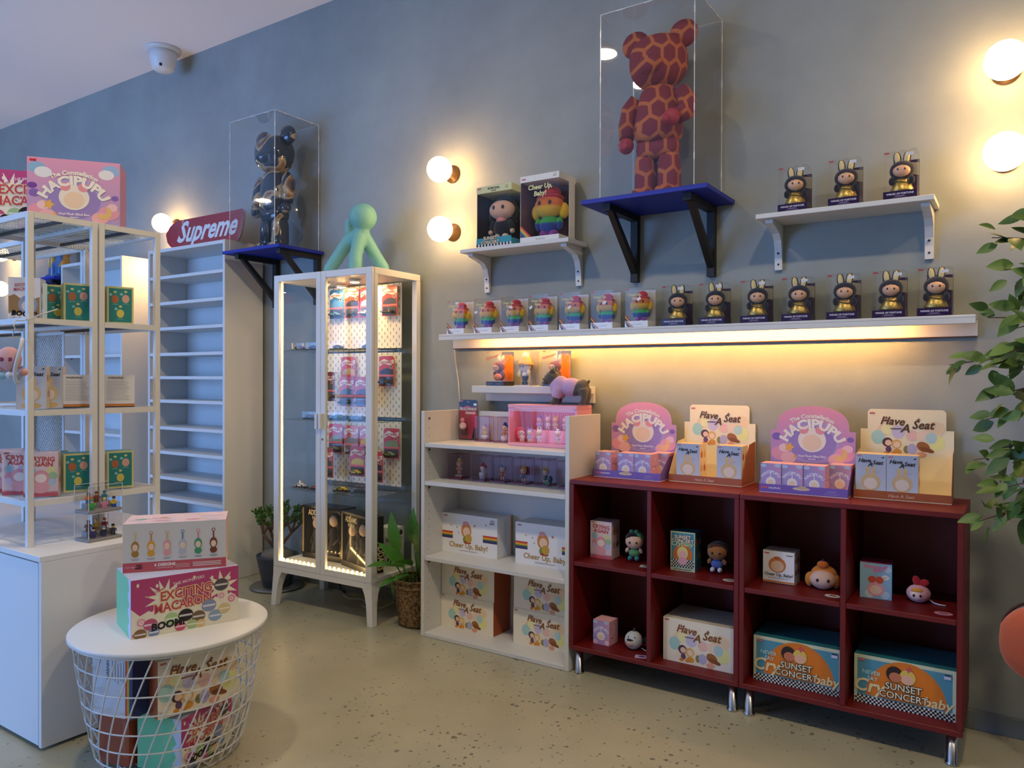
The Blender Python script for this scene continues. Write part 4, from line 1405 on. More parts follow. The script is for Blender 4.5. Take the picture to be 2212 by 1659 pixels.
for i, x in enumerate(XR):
    d = RBW_D if i == 0 else copy_tree(RBW_D)
    d.location = (x + .057, .006 + .004 * (i % 3) + .042, ZL + .0265)
    d.rotation_euler = (0, 0, .18 - .05 * (i % 3))
    tag(d, 'rainbow plush doll in its clear box, %s from left on the lit ledge' % ORD[i], 'doll', 'rainbow dolls on the lit ledge')
XB = [.894, 1.052, 1.221, 1.376, 1.538, 1.691, 1.833]
for i, x in enumerate(XB):
    c = RAB_C if i == 0 else copy_tree(RAB_C)
    c.location = (x, .006 + .003 * (i % 2), ZL)
    tag(c, 'clear doll box with purple foot, %s of seven on the lit ledge' % ORD[i], 'doll box', 'clear boxes of rabbit dolls on the lit ledge')
    d = RAB_D if i == 0 else copy_tree(RAB_D)
    d.location = (x + .055, .006 + .003 * (i % 2) + .043, ZL + .0275)
    d.rotation_euler = (0, 0, .30 - .04 * i)
    tag(d, 'navy rabbit doll in gold skirt, %s of seven on the lit ledge' % ORD[i], 'doll', 'rabbit dolls on the lit ledge')
for i, (x, w_) in enumerate(((1.372, 'leftmost'), (1.549, 'middle one'), (1.730, 'rightmost'))):
    copy_tree(RAB_C, None, (x, -.035, 1.8403), 0, 'clear doll box with purple foot, %s on the high right wall shelf' % w_, 'clear boxes of rabbit dolls on the high shelf')
    copy_tree(RAB_D, None, (x + .054, .006, 1.8403 + .0275), .25 - .1 * i, 'navy rabbit doll in gold skirt, %s on the high right wall shelf' % w_, 'rabbit dolls on the high shelf')

# ------------------------------------------------------------------ two large doll boxes on the left wall shelf
def big_box(name, label, loc, w, d, h, frame, inner, top_h, foot_h, arts, side_open=True):
    t = thing(name, label, 'doll box', loc)
    MB().box(0, w, 0, d, 0.0003, foot_h, frame[1]).build('base', 'gloss_card', t)
    MB().box(0, w, 0, d, h - top_h, h, frame[0]).build('top_band', 'gloss_card', t)
    MB().box(.0005, w - .0005, d - .004, d - .0005, foot_h + .0003, h - top_h - .0003, inner).build('backing_card', 'gloss_card', t)
    MB().box(.0005, .0025, .004, d - .0045, foot_h + .0003, h - top_h - .0003, inner, {'l': frame[0]}).build('left_wall', 'gloss_card', t)
    MB().box(w - .0025, w - .0005, d * .62, d - .0045, foot_h + .0003, h - top_h - .0003, frame[0]).build('right_wall', 'gloss_card', t)
    m = MB()
    m.add([(.001, .001, foot_h), (w - .001, .001, foot_h), (w - .001, .001, h - top_h), (.001, .001, h - top_h)], [(0, 1, 2, 3)])
    m.add([(w - .001, .001, foot_h), (w - .001, d * .62, foot_h), (w - .001, d * .62, h - top_h), (w - .001, .001, h - top_h)], [(0, 1, 2, 3)])
    m.build('clear_window', 'clear_film', t)
    for nm, fn in arts:
        a = MB(FRONT(0, 0, 0))
        fn(a)
        a.build(nm, 'gloss_card', t)
    return t
def foot_sunset(a):
    w = .200
    a.rect(.001, .001, w - .002, .040, '#3f96a4', 1)
    chequer(a, .001, .001, w - .002, .012, 22, 2)
    for z, tx in ((.032, 'SUNSET'), (.012, 'CONCERT')):
        a.text(tx, w * .40, z, .022, '#2c2622', 5, 'c', 0, .10)
        a.text(tx, w * .40, z, .022, '#e3cfa8', 6, 'c', 0, .03)
def top_sunset(a):
    w, h = .200, .285
    a.rect(.001, h - .030, w - .002, .029, '#d9d79c', 1)
    a.text('PLUSH DOLL', w * .5, h - .017, .012, '#33301e', 3, 'c', 0, .06)
    a.text('CRYBABY', w * .5, h - .027, .007, '#33301e', 3, 'c', 0, .06)
    tag_pop(a, .006, h - .013, .022)
    a.text('CRY', w * .87, h - .013, .008, '#33301e', 3)
    a.text('BABY', w * .87, h - .021, .008, '#33301e', 3)
big_box('large_doll_box', 'large doll box with cream top and chequered foot on left wall shelf', (-.026, -.036, 1.8363), .200, .125, .285, ('#d9d79c', '#3f96a4'), '#33261e', .032, .032, [('foot_print', foot_sunset), ('top_print', top_sunset)])
def front_cheer(a):
    w, h = .205, .300
    a.text('Cheer Up,', w * .52, h - .066, .030, '#e0d79a', 2, 'c', .1, .035)
    a.text('Baby!', w * .52, h - .096, .030, '#e0d79a', 2, 'c', .1, .035)
def top_cheer(a):
    w, h = .205, .300
    a.rect(.001, h - .026, w - .002, .025, '#e9e6dc', 1)
    tag_pop(a, .008, h - .018, .022)
    a.text('CRY', w * .9, h - .011, .008, '#333333', 3)
    a.text('BABY', w * .9, h - .019, .008, '#333333', 3)
def foot_cheer(a):
    a.rect(.001, .001, .203, .020, '#e9e7e0', 1)
    a.text('PLUSH DOLL', .11, .006, .009, '#6a6a6a', 3)
def rain_cheer(a):
    for i, c in enumerate(('#c8342c', '#e07a2a', '#e9b93c', '#4f8f4a', '#34509e', '#5a3a8a')):
        x = .052 - i * .008
        a.poly([(x, .0225), (x + .008, .0225), (.0015, .0225 + (x + .0065)), (.0015, .0225 + (x - .0015))] if x > .002 else [(.0015, .0225), (x + .008, .0225), (.0015, .0225 + x + .0065)], c, 2)
big_box('large_doll_box', 'large white doll box with rainbow corner on left wall shelf', (.222, -.036, 1.8363), .205, .150, .300, ('#e9e6dc', '#e9e7e0'), '#6a4a5a', .028, .022, [('front_lettering', front_cheer), ('top_print', top_cheer), ('foot_print', foot_cheer), ('rainbow_stripe', rain_cheer)])
copy_tree(RBW_D, None, (.333, .042, 1.8588), .10, 'big rainbow plush doll in the large white box', 'rainbow dolls on the lit ledge', 1.85)['group'] = 'big plush dolls on the left wall shelf'
def suit_doll():
    t = thing('suit_doll', 'big plush doll with dark hair and black suit in the chequered box', 'doll', (.080, .030, 1.8686), .1)
    t['group'] = 'big plush dolls on the left wall shelf'
    b = MB()
    b.ell((0, 0, .062), (.046, .036, .046), '#1b1a22', 16, 12)
    b.ell((0, -.010, .096), (.026, .026, .016), '#d98a86', 12, 8)
    b.build('suit', 'plush', t)
    for s in (-1, 1):
        MB().ell((s * .020, -.008, .018), (.017, .022, .0175), '#e0c9b4', 10, 8).build('foot', 'plush', t)
        a = MB().ell((s * .050, -.006, .070), (.014, .014, .030), '#1b1a22', 10, 10, Matrix.Rotation(-s * .3, 3, 'Y')).build('sleeve', 'plush', t)
        MB().ell((s * .058, -.012, .042), (.012, .012, .012), '#dcae90', 10, 8).build('hand', 'plush', a)
    MB().ell((0, -.004, .146), (.066, .046, .046), '#dfae90', 20, 14).build('head', 'plush', t)
    h = MB()
    h.ell((0, .018, .166), (.064, .044, .044), '#241a18', 18, 12)
    for s in (-1, 1): h.ell((s * .060, .020, .126), (.022, .022, .038), '#241a18', 10, 10)
    h.build('hair', 'plush', t)
    e = MB()
    for s in (-1, 1): e.ell((s * .024, -.047, .152), (.008, .003, .010), '#18141a', 10, 8)
    e.build('eyes', 'vinyl', t)
suit_doll()

# ------------------------------------------------------------------ three boxes on the small ledge
def halloween_case():
    t = thing('doll_case', 'x', 'doll box')
    w, d, h = .102, .09, .166
    MB().box(0, w, 0, d, .0003, .020, '#2a211e').build('base', 'gloss_card', t)
    a = MB(FRONT())
    a.rect(.001, .001, w - .002, .018, '#2a211e', 1)
    a.rect(.006, .008, .026, .002, '#a8842c', 2)
    a.rect(.060, .008, .026, .002, '#a8842c', 2)
    a.build('base_print', 'gloss_card', t)
    b = MB().box(.030, w - .001, d - .003, d - .0015, .0205, h - .002, '#55575e').build('backing_card', 'gloss_card', t)
    a = MB(FRONT(0, d - .003, 0))
    P = [(.034 + (i % 2) * .004, .022 + i * .012) for i in range(11)] + [(.05 + i * .008, .152 - (i % 2) * .005) for i in range(6)] + [(.099, .14), (.099, .022)]
    a.poly(P[::-1], '#dd7a1e', 1)
    a.disc(.066, .132, .015, '#b85a18', 2)
    a.disc(.066, .131, .0115, '#dd7a1e', 3)
    a.build('backing_print', 'gloss_card', b)
    clear_case(t, w, d, h, .0203)
    a = MB(FRONT(0, .0003, 0))
    a.text('Halloween', .036, h - .036, .021, '#d8482c', 1, 'c', .35, .012, .28, sx=.85)
    a.build('front_lettering', 'card', t)
    a = MB(FRONT(0, .0003, 0))
    a.rect(.003, h - .009, .014, .0045, '#d0625a', 1)
    a.build('logo_tag', 'card', t)
    return t
def pumpkin_doll():
    t = thing('pumpkin_doll', 'x', 'doll')
    br = '#7a4a34'
    MB().ell((0, .006, .030), (.024, .020, .026), br, 14, 10).build('body', 'plush', t)
    MB().ell((-.004, -.004, .070), (.031, .026, .026), br, 16, 12).build('hood', 'plush', t)
    MB().ell((-.006, -.017, .067), (.022, .0155, .0175), '#e0b494', 14, 10).build('face_patch', 'vinyl', t)
    for s in (-1, 1):
        MB().ell((s * .010 + .006, .004, .108), (.008, .006, .018), '#e6d6bc', 10, 8, Matrix.Rotation(s * .2, 3, 'Y')).build('ear', 'plush', t)
        MB().ell((s * .008 - .006, -.0315, .069), (.0022, .0014, .003), '#241a1a', 8, 6).build('eye', 'vinyl', t)
        MB().ell((s * .022, -.010, .036), (.007, .008, .011), br, 8, 8).build('arm', 'plush', t)
    MB().ell((.004, -.022, .020), (.022, .016, .0175), '#d9781e', 14, 10).build('pumpkin', 'plush', t)
    return t
hc, pd = halloween_case(), pumpkin_doll()
hc.location = (.005, .004, 1.1803)
tag(hc, 'orange and black doll box, left end of the short ledge', 'doll box', 'orange and black doll boxes on the short ledge')
copy_tree(hc, None, (.315, .010, 1.1803), 0, 'orange and black doll box behind the grey plush dog')
pd.location = (.053, .048, 1.2011)
tag(pd, 'brown hooded doll with pumpkin in the left orange box', 'doll', 'pumpkin dolls on the short ledge')
copy_tree(pd, None, (.363, .054, 1.2011), 0, 'brown hooded doll with pumpkin behind the grey plush dog')
t = thing('doll_case', 'clear doll box with grey back, middle of the short ledge', 'doll box', (.162, .006, 1.1803))
MB().box(0, .088, 0, .085, .0003, .004, '#e6e4e0').build('base', 'gloss_card', t)
MB().box(.040, .087, .082, .0835, .0045, .163, '#8a8b92').build('backing_card', 'gloss_card', t)
clear_case(t, .088, .085, .166, .0043)
def hat_doll():
    t = thing('hat_doll', 'white doll in yellow bucket hat and blue dungarees on short ledge', 'doll', (.200, .046, 1.1848), -.2)
    MB().ell((0, 0, .040), (.018, .016, .026), lambda p: '#2c3a58' if p.z < .044 else '#e6e2dc', 12, 10).build('dungarees', 'plush', t)
    for s in (-1, 1):
        MB().ell((s * .008, -.002, .010), (.0075, .010, .0102), '#2c3a58', 8, 8).build('leg', 'plush', t)
        MB().ell((s * .026, -.006, .060), (.010, .009, .013), '#ebe4da', 10, 8).build('arm', 'plush', t)
    MB().ell((0, 0, .086), (.030, .026, .023), '#ebe0d4', 16, 10).build('head', 'plush', t)
    h = MB()
    h.lathe([(.042, .094), (.044, .096), (.030, .108), (.026, .126), (.022, .132), (.0, .133)], 18, '#e0b050')
    h.build('bucket_hat', 'plush', t)
    MB().ell((0, .004, .138), (.017, .016, .017), '#efe6da', 12, 8).build('white_cap', 'plush', t)
    e = MB()
    for s in (-1, 1): e.ell((s * .010, -.0255, .086), (.0028, .0015, .004), '#26305c', 8, 6)
    e.build('eyes', 'vinyl', t)
    MB().ell((-.024, -.016, .050), (.011, .004, .011), '#efe2a0', 10, 8).build('flower', 'vinyl', t)
hat_doll()

# ------------------------------------------------------------------ plush figures standing in the red cabinets
def stand(t):
    m = MB()
    for s in (-1, 1): m.box(s * .030 - .001, s * .030 + .001, -.022, .022, .0003, .052)
    m.box(-.029, .029, -.020, .020, .014, .0155)
    m.build('clear_stand', 'clear_acrylic', t)
def seated(loc, rz, label, skin, hair, hood, dress, shoe, arm=None):
    t = thing('plush_figure', label, 'doll', loc, rz, 'plush figures in the red cabinets')
    MB().ell((0, 0, .036), (.024, .020, .020), dress, 14, 10).build('dress', 'plush', t)
    MB().ell((0, -.002, .082), (.037, .030, .031), skin, 18, 12).build('head', 'plush', t)
    h = MB()
    h.ell((.004, .010, .096), (.036, .030, .026), hood, 16, 10)
    h.ell((-.002, .004, .092), (.0365, .0292, .028), hair, 16, 10)
    if hood != hair:
        for s in (-1, 1): h.ell((s * .010 - .002, .004, .122), (.010, .009, .008), hood, 10, 8)
    h.build('hair', 'plush', t)
    e = MB()
    for s in (-1, 1):
        e.ell((s * .014, -.0315, .082), (.0042, .002, .005), '#17141c', 8, 6)
        MB().ell((s * .028, -.006, .046), (.008, .008, .012), skin, 8, 8, Matrix.Rotation(-s * .4, 3, 'Y')).build('arm', 'plush', t)
        MB().ell((s * .014, -.022, .017), (.009, .014, .0095), shoe, 10, 8).build('shoe', 'plush', t)
    e.build('eyes', 'vinyl', t)
    stand(t)
    return t
seated((.815, -.075, .4645), .25, 'plush doll in green hood on a clear stand in red cabinet', '#e8bfa6', '#17161a', '#4f9a6c', '#5f9a6a', '#2f8a9a')
seated((1.160, -.068, .4645), .15, 'brown-haired plush doll in blue skirt on a clear stand', '#a06a3c', '#4a2f1e', '#4a2f1e', '#4c68b0', '#c9cfe0')
def plush_head_orange():
    t = thing('plush_toy', 'orange-haired plush head with topknot in red cabinet', 'plush', (1.547, -.070, .4645), .2, 'plush figures in the red cabinets')
    MB().ell((0, -.004, .034), (.044, .036, .0335), '#e6bda8', 20, 14).build('face', 'plush', t)
    h = MB()
    h.ell((.004, .016, .044), (.046, .032, .040), '#d8822c', 18, 12)
    for s in (-1, 1): h.ell((s * .044, .012, .028), (.016, .020, .026), '#d8862e', 10, 10)
    h.build('hair', 'plush', t)
    o = MB().ell((0, .004, .086), (.020, .020, .013), '#d06a20', 14, 10).build('topknot', 'plush', t)
    MB().tube([(0, .004, .096), (.001, .004, .103), (.004, .004, .107)], [.004, .003, .002], 6).build('stem', 'bark', o)
    e = MB()
    for s in (-1, 1): e.ell((s * .018, -.0385, .038), (.005, .002, .006), '#3a221c', 8, 6)
    e.build('eyes', 'vinyl', t)
plush_head_orange()
def plush_head_pink():
    t = thing('plush_toy', 'pink plush head with red bow and a white strap', 'plush', (1.851, -.062, .4645), .1, 'plush figures in the red cabinets')
    MB().ell((0, .0, .030), (.037, .032, .0295), '#dda0a8', 18, 12).build('face', 'plush', t)
    MB().ell((-.004, -.020, .028), (.024, .0135, .019), '#efcfc0', 14, 10).build('face_patch', 'vinyl', t)
    MB().ell((-.004, -.022, .044), (.019, .010, .008), '#dd9a3a', 12, 8).build('fringe', 'plush', t)
    b = MB()
    b.ell((-.006, 0, .071), (.012, .010, .018), '#b0202a', 12, 8, Matrix.Rotation(-.3, 3, 'Y'))
    b.ell((.016, 0, .066), (.016, .010, .013), '#b0202a', 12, 8, Matrix.Rotation(-.5, 3, 'Y'))
    b.build('bow', 'plush', t)
    e = MB()
    for s in (-1, 1): e.ell((s * .010 - .004, -.033, .029), (.004, .0015, .005), '#2a1a22', 8, 6)
    e.build('eyes', 'vinyl', t)
    MB().tube([(.030, .006, .014), (.045, -.002, .004), (.060, -.012, .003), (.080, -.016, .003)], .0022, 6).build('strap', 'cable_white', t)
plush_head_pink()
def fluffy_ball():
    t = thing('plush_ball', 'round white fluffy plush with dark fins in red cabinet', 'plush', (.833, -.118, .1183), .2, 'plush figures in the red cabinets')
    MB().ell((0, 0, .037), (.036, .034, .0365), '#cfd4d4', 20, 14).build('fleece', 'plush', t)
    MB().ell((-.004, -.020, .032), (.021, .0155, .017), '#dcb49c', 14, 10).build('face_patch', 'vinyl', t)
    MB().ell((-.004, -.025, .044), (.019, .009, .008), '#2a2a2c', 12, 8).build('fringe', 'plush', t)
    MB().ell((.002, .002, .077), (.004, .008, .010), '#3a3c40', 10, 8).build('top_fin', 'plush', t)
    MB().ell((.046, .014, .034), (.012, .004, .016), '#33363a', 10, 8).build('tail_fin', 'plush', t)
    e = MB()
    for s in (-1, 1): e.ell((s * .013 - .002, -.0275, .057), (.0028, .0025, .0028), '#222428', 8, 6)
    e.build('eyes', 'vinyl', t)
    MB().tube([(.034, -.004, .010), (.05, -.010, .004), (.068, -.014, .003)], .002, 6).build('strap', 'cable_white', t)
fluffy_ball()
def collector_card(loc, rz, label, outline, col, mark):
    m = MB(TOP(*loc))
    m.M = m.M @ Matrix.Rotation(rz, 4, 'Z')
    m.prism(outline, 0, .0009, col)
    m.k = 20
    m.disc(0, .0, .013, mark, 8, .009)
    return tag(m.build('collector_card', 'gloss_card'), label, 'card', 'small cards lying in the red cabinets')
oval = [(.027 * math.cos(i * PI / 10), .019 * math.sin(i * PI / 10)) for i in range(20)]
rectc = [(-.026, -.018), (.026, -.018), (.026, .018), (-.026, .018)]
collector_card((.893, -.128, .4645), .2, 'pale rectangular card lying beside the green-hooded doll', rectc, '#d9d6cf', '#6a7a62')
collector_card((1.236, -.148, .4645), .1, 'oval card lying beside the brown-haired doll', oval, '#dad3cc', '#a08a80')
collector_card((1.597, -.150, .4645), .0, 'white oval card lying beside the orange-haired plush head', oval, '#e9e4de', '#b07050')
collector_card((1.932, -.160, .4645), .0, 'pink oval card lying beside the pink plush head', oval, '#d99aac', '#c06a62')
collector_card((.896, -.180, .1184), .3, 'lilac card lying beside the white fluffy plush ball', rectc, '#c3a6cc', '#6a4a72')
# ------------------------------------------------------------------ tall acrylic cases with toy bears
def acrylic_case(loc, w, d, h, label):
    t = thing('acrylic_case', label, 'display case', loc, 0, 'tall clear acrylic cases on the blue shelves')
    a = .003
    for nm, b in (('front_pane', (0, w, 0, a, .0005, h)), ('back_pane', (0, w, d - a, d, .0005, h)), ('left_pane', (0, a, a, d - a, .0005, h)), ('right_pane', (w - a, w, a, d - a, .0005, h)), ('top_pane', (0, w, 0, d, h + .0002, h + a))):
        MB().box(*b).build(nm, 'clear_acrylic', t)
    m = MB()
    q = .0012
    for x in (0, w):
        for y in (0, d): m.box(x - q, x + q, y - q, y + q, .0005, h + a)
    for y in (0, d): m.box(0, w, y - q, y + q, h + a - q, h + a + q)
    for x in (0, w): m.box(x - q, x + q, 0, d, h + a - q, h + a + q)
    m.build('polished_edges', 'acrylic_edge', t)
    # small joint tabs along the edges
    m = MB()
    for k in range(4):
        z = h * (.13 + .25 * k)
        for x in (0, w): m.box(x - .002, x + .002, -.002, .002, z, z + .028)
        m.box(w - .002, w + .002, d - .002, d + .002, z, z + .028)
    for k in range(3):
        x = w * (.18 + .3 * k)
        m.box(x, x + .028, -.002, .002, h, h + .004)
        y = d * (.18 + .3 * k)
        m.box(w - .002, w + .002, y, y + .024, h, h + .004)
    tag(m.build('joint_tabs', 'acrylic_edge', t), kind='stuff')
    return t
def toy_bear(loc, label, mat, hand_mat, bent):
    t = thing('toy_bear', label, 'figure', loc, 0, 'large toy bears in acrylic cases')
    def part(nm, mb, m=mat): return mb.build(nm, m, t)
    for s in (-1, 1):
        m = MB()
        m.ell((s * .050, -.004, .090), (.042, .047, .100), None, 20, 14, squash=1.7)
        m.ell((s * .050, -.020, .022), (.044, .062, .022), None, 20, 10, squash=1.6)
        part('leg', m)
    part('hips', MB().ell((0, 0, .205), (.088, .056, .042), None, 22, 10, squash=1.7))
    m = MB()
    m.lathe([(.0, .225), (.080, .228), (.098, .250), (.103, .290), (.096, .350), (.084, .410), (.072, .442), (.058, .455), (.0, .457)], 26, sy=.78)
    part('torso', m)
    part('head', MB().ell((0, -.002, .558), (.118, .100, .108), None, 26, 18, squash=1.18))
    part('muzzle', MB().ell((0, -.080, .525), (.060, .040, .040), None, 18, 12))
    for s in (-1, 1):
        part('ear', MB().ell((s * .104, .006, .655), (.060, .034, .056), None, 22, 14))
    for s in (-1, 1):
        if bent and s == 1:
            path = [(.093, .0, .425), (.126, -.006, .385), (.132, -.030, .330), (.112, -.075, .300)]
            hand = (.096, -.098, .292)
        else:
            path = [(s * .093, .0, .425), (s * .124, -.002, .385), (s * .134, -.010, .32), (s * .132, -.022, .262)]
            hand = (s * .130, -.030, .232)
        a = MB().tube(path, [.032, .038, .037, .031], 16).build('arm', mat, t)
        h = MB()
        h.ell(hand, (.033, .030, .034), None, 16, 12)
        h.ell((hand[0] - s * .014, hand[1] - .028, hand[2] - .010), (.014, .016, .018), None, 12, 8)
        h.build('hand', hand_mat, a)
    return t
acrylic_case((.708, -.188, 1.9495), .395, .315, .736, 'tall clear acrylic case around the red honeycomb bear')
toy_bear((.893, -.032, 1.9498), 'large toy bear in red and orange honeycomb print', 'honeycomb_print', 'red_vinyl', True)
acrylic_case((-1.690, -.188, 1.9535), .395, .315, .736, 'tall clear acrylic case around the dark glossy bear')
toy_bear((-1.487, -.032, 1.9538), 'large glossy toy bear in dark blue with brown patches', 'glossy_patches', 'glossy_patches', False)
def far_patch():
    m, N, L, B = new_mat('blue_yellow_patches')
    tc = N.new('ShaderNodeTexCoord')
    vo = N.new('ShaderNodeTexVoronoi')
    vo.inputs['Scale'].default_value = 9
    L.new(tc.outputs['Object'], vo.inputs['Vector'])
    rp = N.new('ShaderNodeValToRGB')
    cr = rp.color_ramp
    cr.interpolation = 'CONSTANT'
    cr.elements[0].color = (*C('#3a6ea8'), 1)
    cr.elements[1].position, cr.elements[1].color = .45, (*C('#c79a2c'), 1)
    e = cr.elements.new(.7); e.color = (*C('#8a2f5a'), 1)
    sc = N.new('ShaderNodeSeparateColor')
    L.new(vo.outputs['Color'], sc.inputs[0])
    L.new(sc.outputs[0], rp.inputs[0])
    L.new(rp.outputs[0], B.inputs['Base Color'])
    B.inputs['Roughness'].default_value = .25
far_patch()
acrylic_case((-4.17, -.188, 1.9535), .395, .315, .736, 'far clear acrylic case seen between the wire racks')
toy_bear((-3.975, -.032, 1.9538), 'far toy bear in blue, yellow and plum patches', 'blue_yellow_patches', 'blue_yellow_patches', False)

# ------------------------------------------------------------------ skateboard deck on the tall bookcase
def skateboard():
    t = thing('skateboard_deck', 'red skateboard deck with white lettering on the tall bookcase', 'skateboard', (-2.10, -.055, 2.0365), 0)
    t.rotation_euler = (-.16, 0, 0)
    n, L2, R = 26, .395, .101
    def halfw(x):
        e = abs(x) - (L2 - R)
        return R if e <= 0 else math.sqrt(max(0, R * R - e * e))
    def bow(x, z):
        k = max(0, abs(x) - .27) / .125
        return -.045 * k * k - .006 * ((z) / R) ** 2
    xs = [-L2 + 2 * L2 * i / (2 * n) for i in range(2 * n + 1)]
    rows = 8
    front, back = [], []
    for x in xs:
        hw = max(halfw(x), .004)
        for j in range(rows + 1):
            z = -hw + 2 * hw * j / rows
            front.append((x, bow(x, z), R + z))
            back.append((x, bow(x, z) + .011, R + z))
    w = rows + 1
    q = [(i * w + j, (i + 1) * w + j, (i + 1) * w + j + 1, i * w + j + 1) for i in range(2 * n) for j in range(rows)]
    m = MB()
    m.add(front, q, '#a3202a', True)
    m.add(back, [f[::-1] for f in q], '#b98a54', True)
    edge = [i * w for i in range(2 * n + 1)] + [2 * n * w + j for j in range(1, w)] + [i * w + rows for i in range(2 * n - 1, -1, -1)] + [j for j in range(rows - 1, 0, -1)]
    P = [front[i] for i in edge] + [back[i] for i in edge]
    k = len(edge)
    m.add(P, [(i, i + k, (i + 1) % k + k, (i + 1) % k) for i in range(k)], '#c9a070')
    d = m.build('deck', 'gloss_paint', t)
    a = MB()
    vs, fs, x0, x1 = text_geo('Supreme', .28, .028)
    s = .60 / (x1 - x0)
    pts = []
    for (u, v) in vs:
        x = (u - (x0 + x1) / 2) * s - .02
        z = (v - .25) * s * 1.15
        pts.append((x, bow(x, z) - .0012, R + z))
    a.add(pts, fs, '#e4e2e0')
    a.build('lettering', 'gloss_paint', t)
skateboard()

# ------------------------------------------------------------------ soft bodies: shapes melted together
def melt(name, mat, parent, fn, voxel=.006, smooth=6, col=None):
    m = MB()
    fn(m)
    o = m.build(name, mat, parent)
    r = o.modifiers.new('melt', 'REMESH')
    r.mode, r.voxel_size, r.use_smooth_shade = 'VOXEL', voxel, True
    s = o.modifiers.new('soften', 'SMOOTH')
    s.iterations, s.factor = smooth, .5
    return o
t = thing('abstract_dog', 'aqua abstract dog sculpture on top of the glass cabinet', 'sculpture', CABW(.425, .185, 1.759), -.22)
def aqua(m):
    m.ell((.055, 0, .292), .072, None, 24, 16)
    m.ell((.042, 0, .218), (.045, .040, .05), None, 16, 12)
    m.ell((.0, 0, .190), (.085, .046, .046), None, 18, 12)
    for sx, sy, ex in ((1, -1, .115), (1, 1, .115), (-1, -1, -.135), (-1, 1, -.135)):
        m.tube([(sx * .045, sy * .012, .195), (ex * .75, sy * .062, .085), (ex, sy * .085, .030), (ex * 1.02, sy * .088, .0)], [.036, .034, .033, .031], 14)
    m.tube([(-.070, 0, .20), (-.080, 0, .245), (-.082, 0, .285)], [.026, .025, .022], 12)
    m.ell((-.082, 0, .285), .022, None, 10, 8)
melt('dog_body', 'teal_plastic', t, aqua, .006, 8)

def plush_dog():
    t = thing('plush_dog', 'grey plush bulldog in lilac jumper on the pink case', 'plush dog', (.475, -.035, 1.0995), .10)
    plain('grey_plush', '#55504c', .95, var=.12, scale=120, bump=.4, sheen=.3)
    plain('lilac_knit', '#c3a0cc', .9, var=.08, scale=200, bump=.4, sheen=.3)
    def body(m):
        m.ell((.030, 0, .075), (.060, .036, .036), None, 18, 12)
        m.ell((-.036, 0, .083), (.036, .036, .038), None, 18, 12)
        m.ell((.072, 0, .076), (.028, .032, .038), None, 16, 12)
        for s in (-1, 1):
            m.tube([(-.034, s * .022, .075), (-.046, s * .024, .035), (-.054, s * .024, .012)], [.018, .014, .013], 10)
            m.ell((-.060, s * .024, .011), (.018, .013, .011), None, 12, 8)
            m.tube([(.080, s * .020, .070), (.088, s * .022, .035), (.082, s * .022, .012)], [.023, .015, .013], 10)
            m.ell((.078, s * .022, .011), (.017, .013, .011), None, 12, 8)
        m.ell((-.074, 0, .122), (.033, .034, .031), None, 18, 12)
        m.ell((-.055, 0, .104), (.03, .028, .028), None, 14, 10)
        m.ell((-.102, 0, .110), (.016, .023, .018), None, 14, 10)
        for s in (-1, 1): m.ell((-.104, s * .011, .100), (.012, .012, .013), None, 12, 8)
        m.ell((.100, 0, .104), (.008, .007, .009), None, 8, 6)
    melt('dog_body', 'grey_plush', t, body, .0045, 5)
    def knit(m):
        m.ell((.018, 0, .079), (.052, .0415, .041), None, 18, 12)
        m.ell((-.034, 0, .086), (.040, .042, .043), None, 18, 12)
        m.tube([(-.044, 0, .088), (-.060, 0, .105)], [.040, .034], 14)
        for s in (-1, 1): m.tube([(-.034, s * .023, .075), (-.048, s * .026, .032)], [.024, .0195], 12)
    melt('jumper', 'lilac_knit', t, knit, .0045, 4)
    for s in (-1, 1):
        R = Matrix.Rotation(s * .35, 3, 'X')
        m = MB()
        m.add([R @ Vector(p) + Vector((-.066, s * .020, .142)) for p in ((-.010, -.010, 0), (.012, -.012, 0), (.014, .010, 0), (-.006, .012, 0), (.002, 0, .034), (-.012, 0, .012))], [(0, 4, 5), (0, 1, 4), (1, 2, 4), (2, 3, 4), (3, 5, 4), (3, 0, 5), (3, 2, 1, 0)], None, True)
        m.build('ear', 'grey_plush', t)
        MB().ell((-.101, s * .017, .127), .0042, None, 8, 6).build('eye', 'cable_black', t)
    MB().ell((-.119, 0, .114), (.004, .008, .005), None, 10, 6).build('nose', 'cable_black', t)
plush_dog()

# ------------------------------------------------------------------ figurines
def mini_doll(loc, rz, label, group, skin, outfit, hat, kind=0, s=1.0, parent=None):
    t = thing('figurine', label, 'figurine', loc, rz, group)
    t.scale = (s, s, s)
    m = MB()
    for k in (-1, 1): m.tube([(k * .0055, 0, .0), (k * .005, 0, .018)], [.0045, .005], 8, skin)
    m.ell((0, 0, .025), (.0095, .008, .012), outfit, 12, 8)
    for k in (-1, 1): m.tube([(k * .009, 0, .031), (k * .0135, -.003, .020)], [.0035, .003], 6, skin)
    m.build('body', 'vinyl', t)
    MB().ell((0, -.0005, .046), (.0135, .0125, .0125), skin, 14, 10).build('head', 'vinyl', t)
    h = MB()
    h.ell((0, .002, .050), (.0142, .0128, .0112), hat, 14, 10)
    if kind == 0:
        for k in (-1, 1): h.ell((k * .008, .001, .062), (.004, .003, .007), hat, 8, 6)
    elif kind == 1: h.ell((0, .001, .063), (.008, .008, .006), hat, 10, 6)
    elif kind == 2: h.tube([(0, 0, .060), (.001, 0, .072), (.004, 0, .078)], [.002, .0015, .001], 6, '#5a7a2c')
    h.build('hat', 'vinyl', t)
    e = MB()
    for k in (-1, 1): e.ell((k * .0052, -.0125, .0455), (.0014, .0008, .0016), '#221a1c', 6, 5)
    e.build('eyes', 'vinyl', t)
    return t
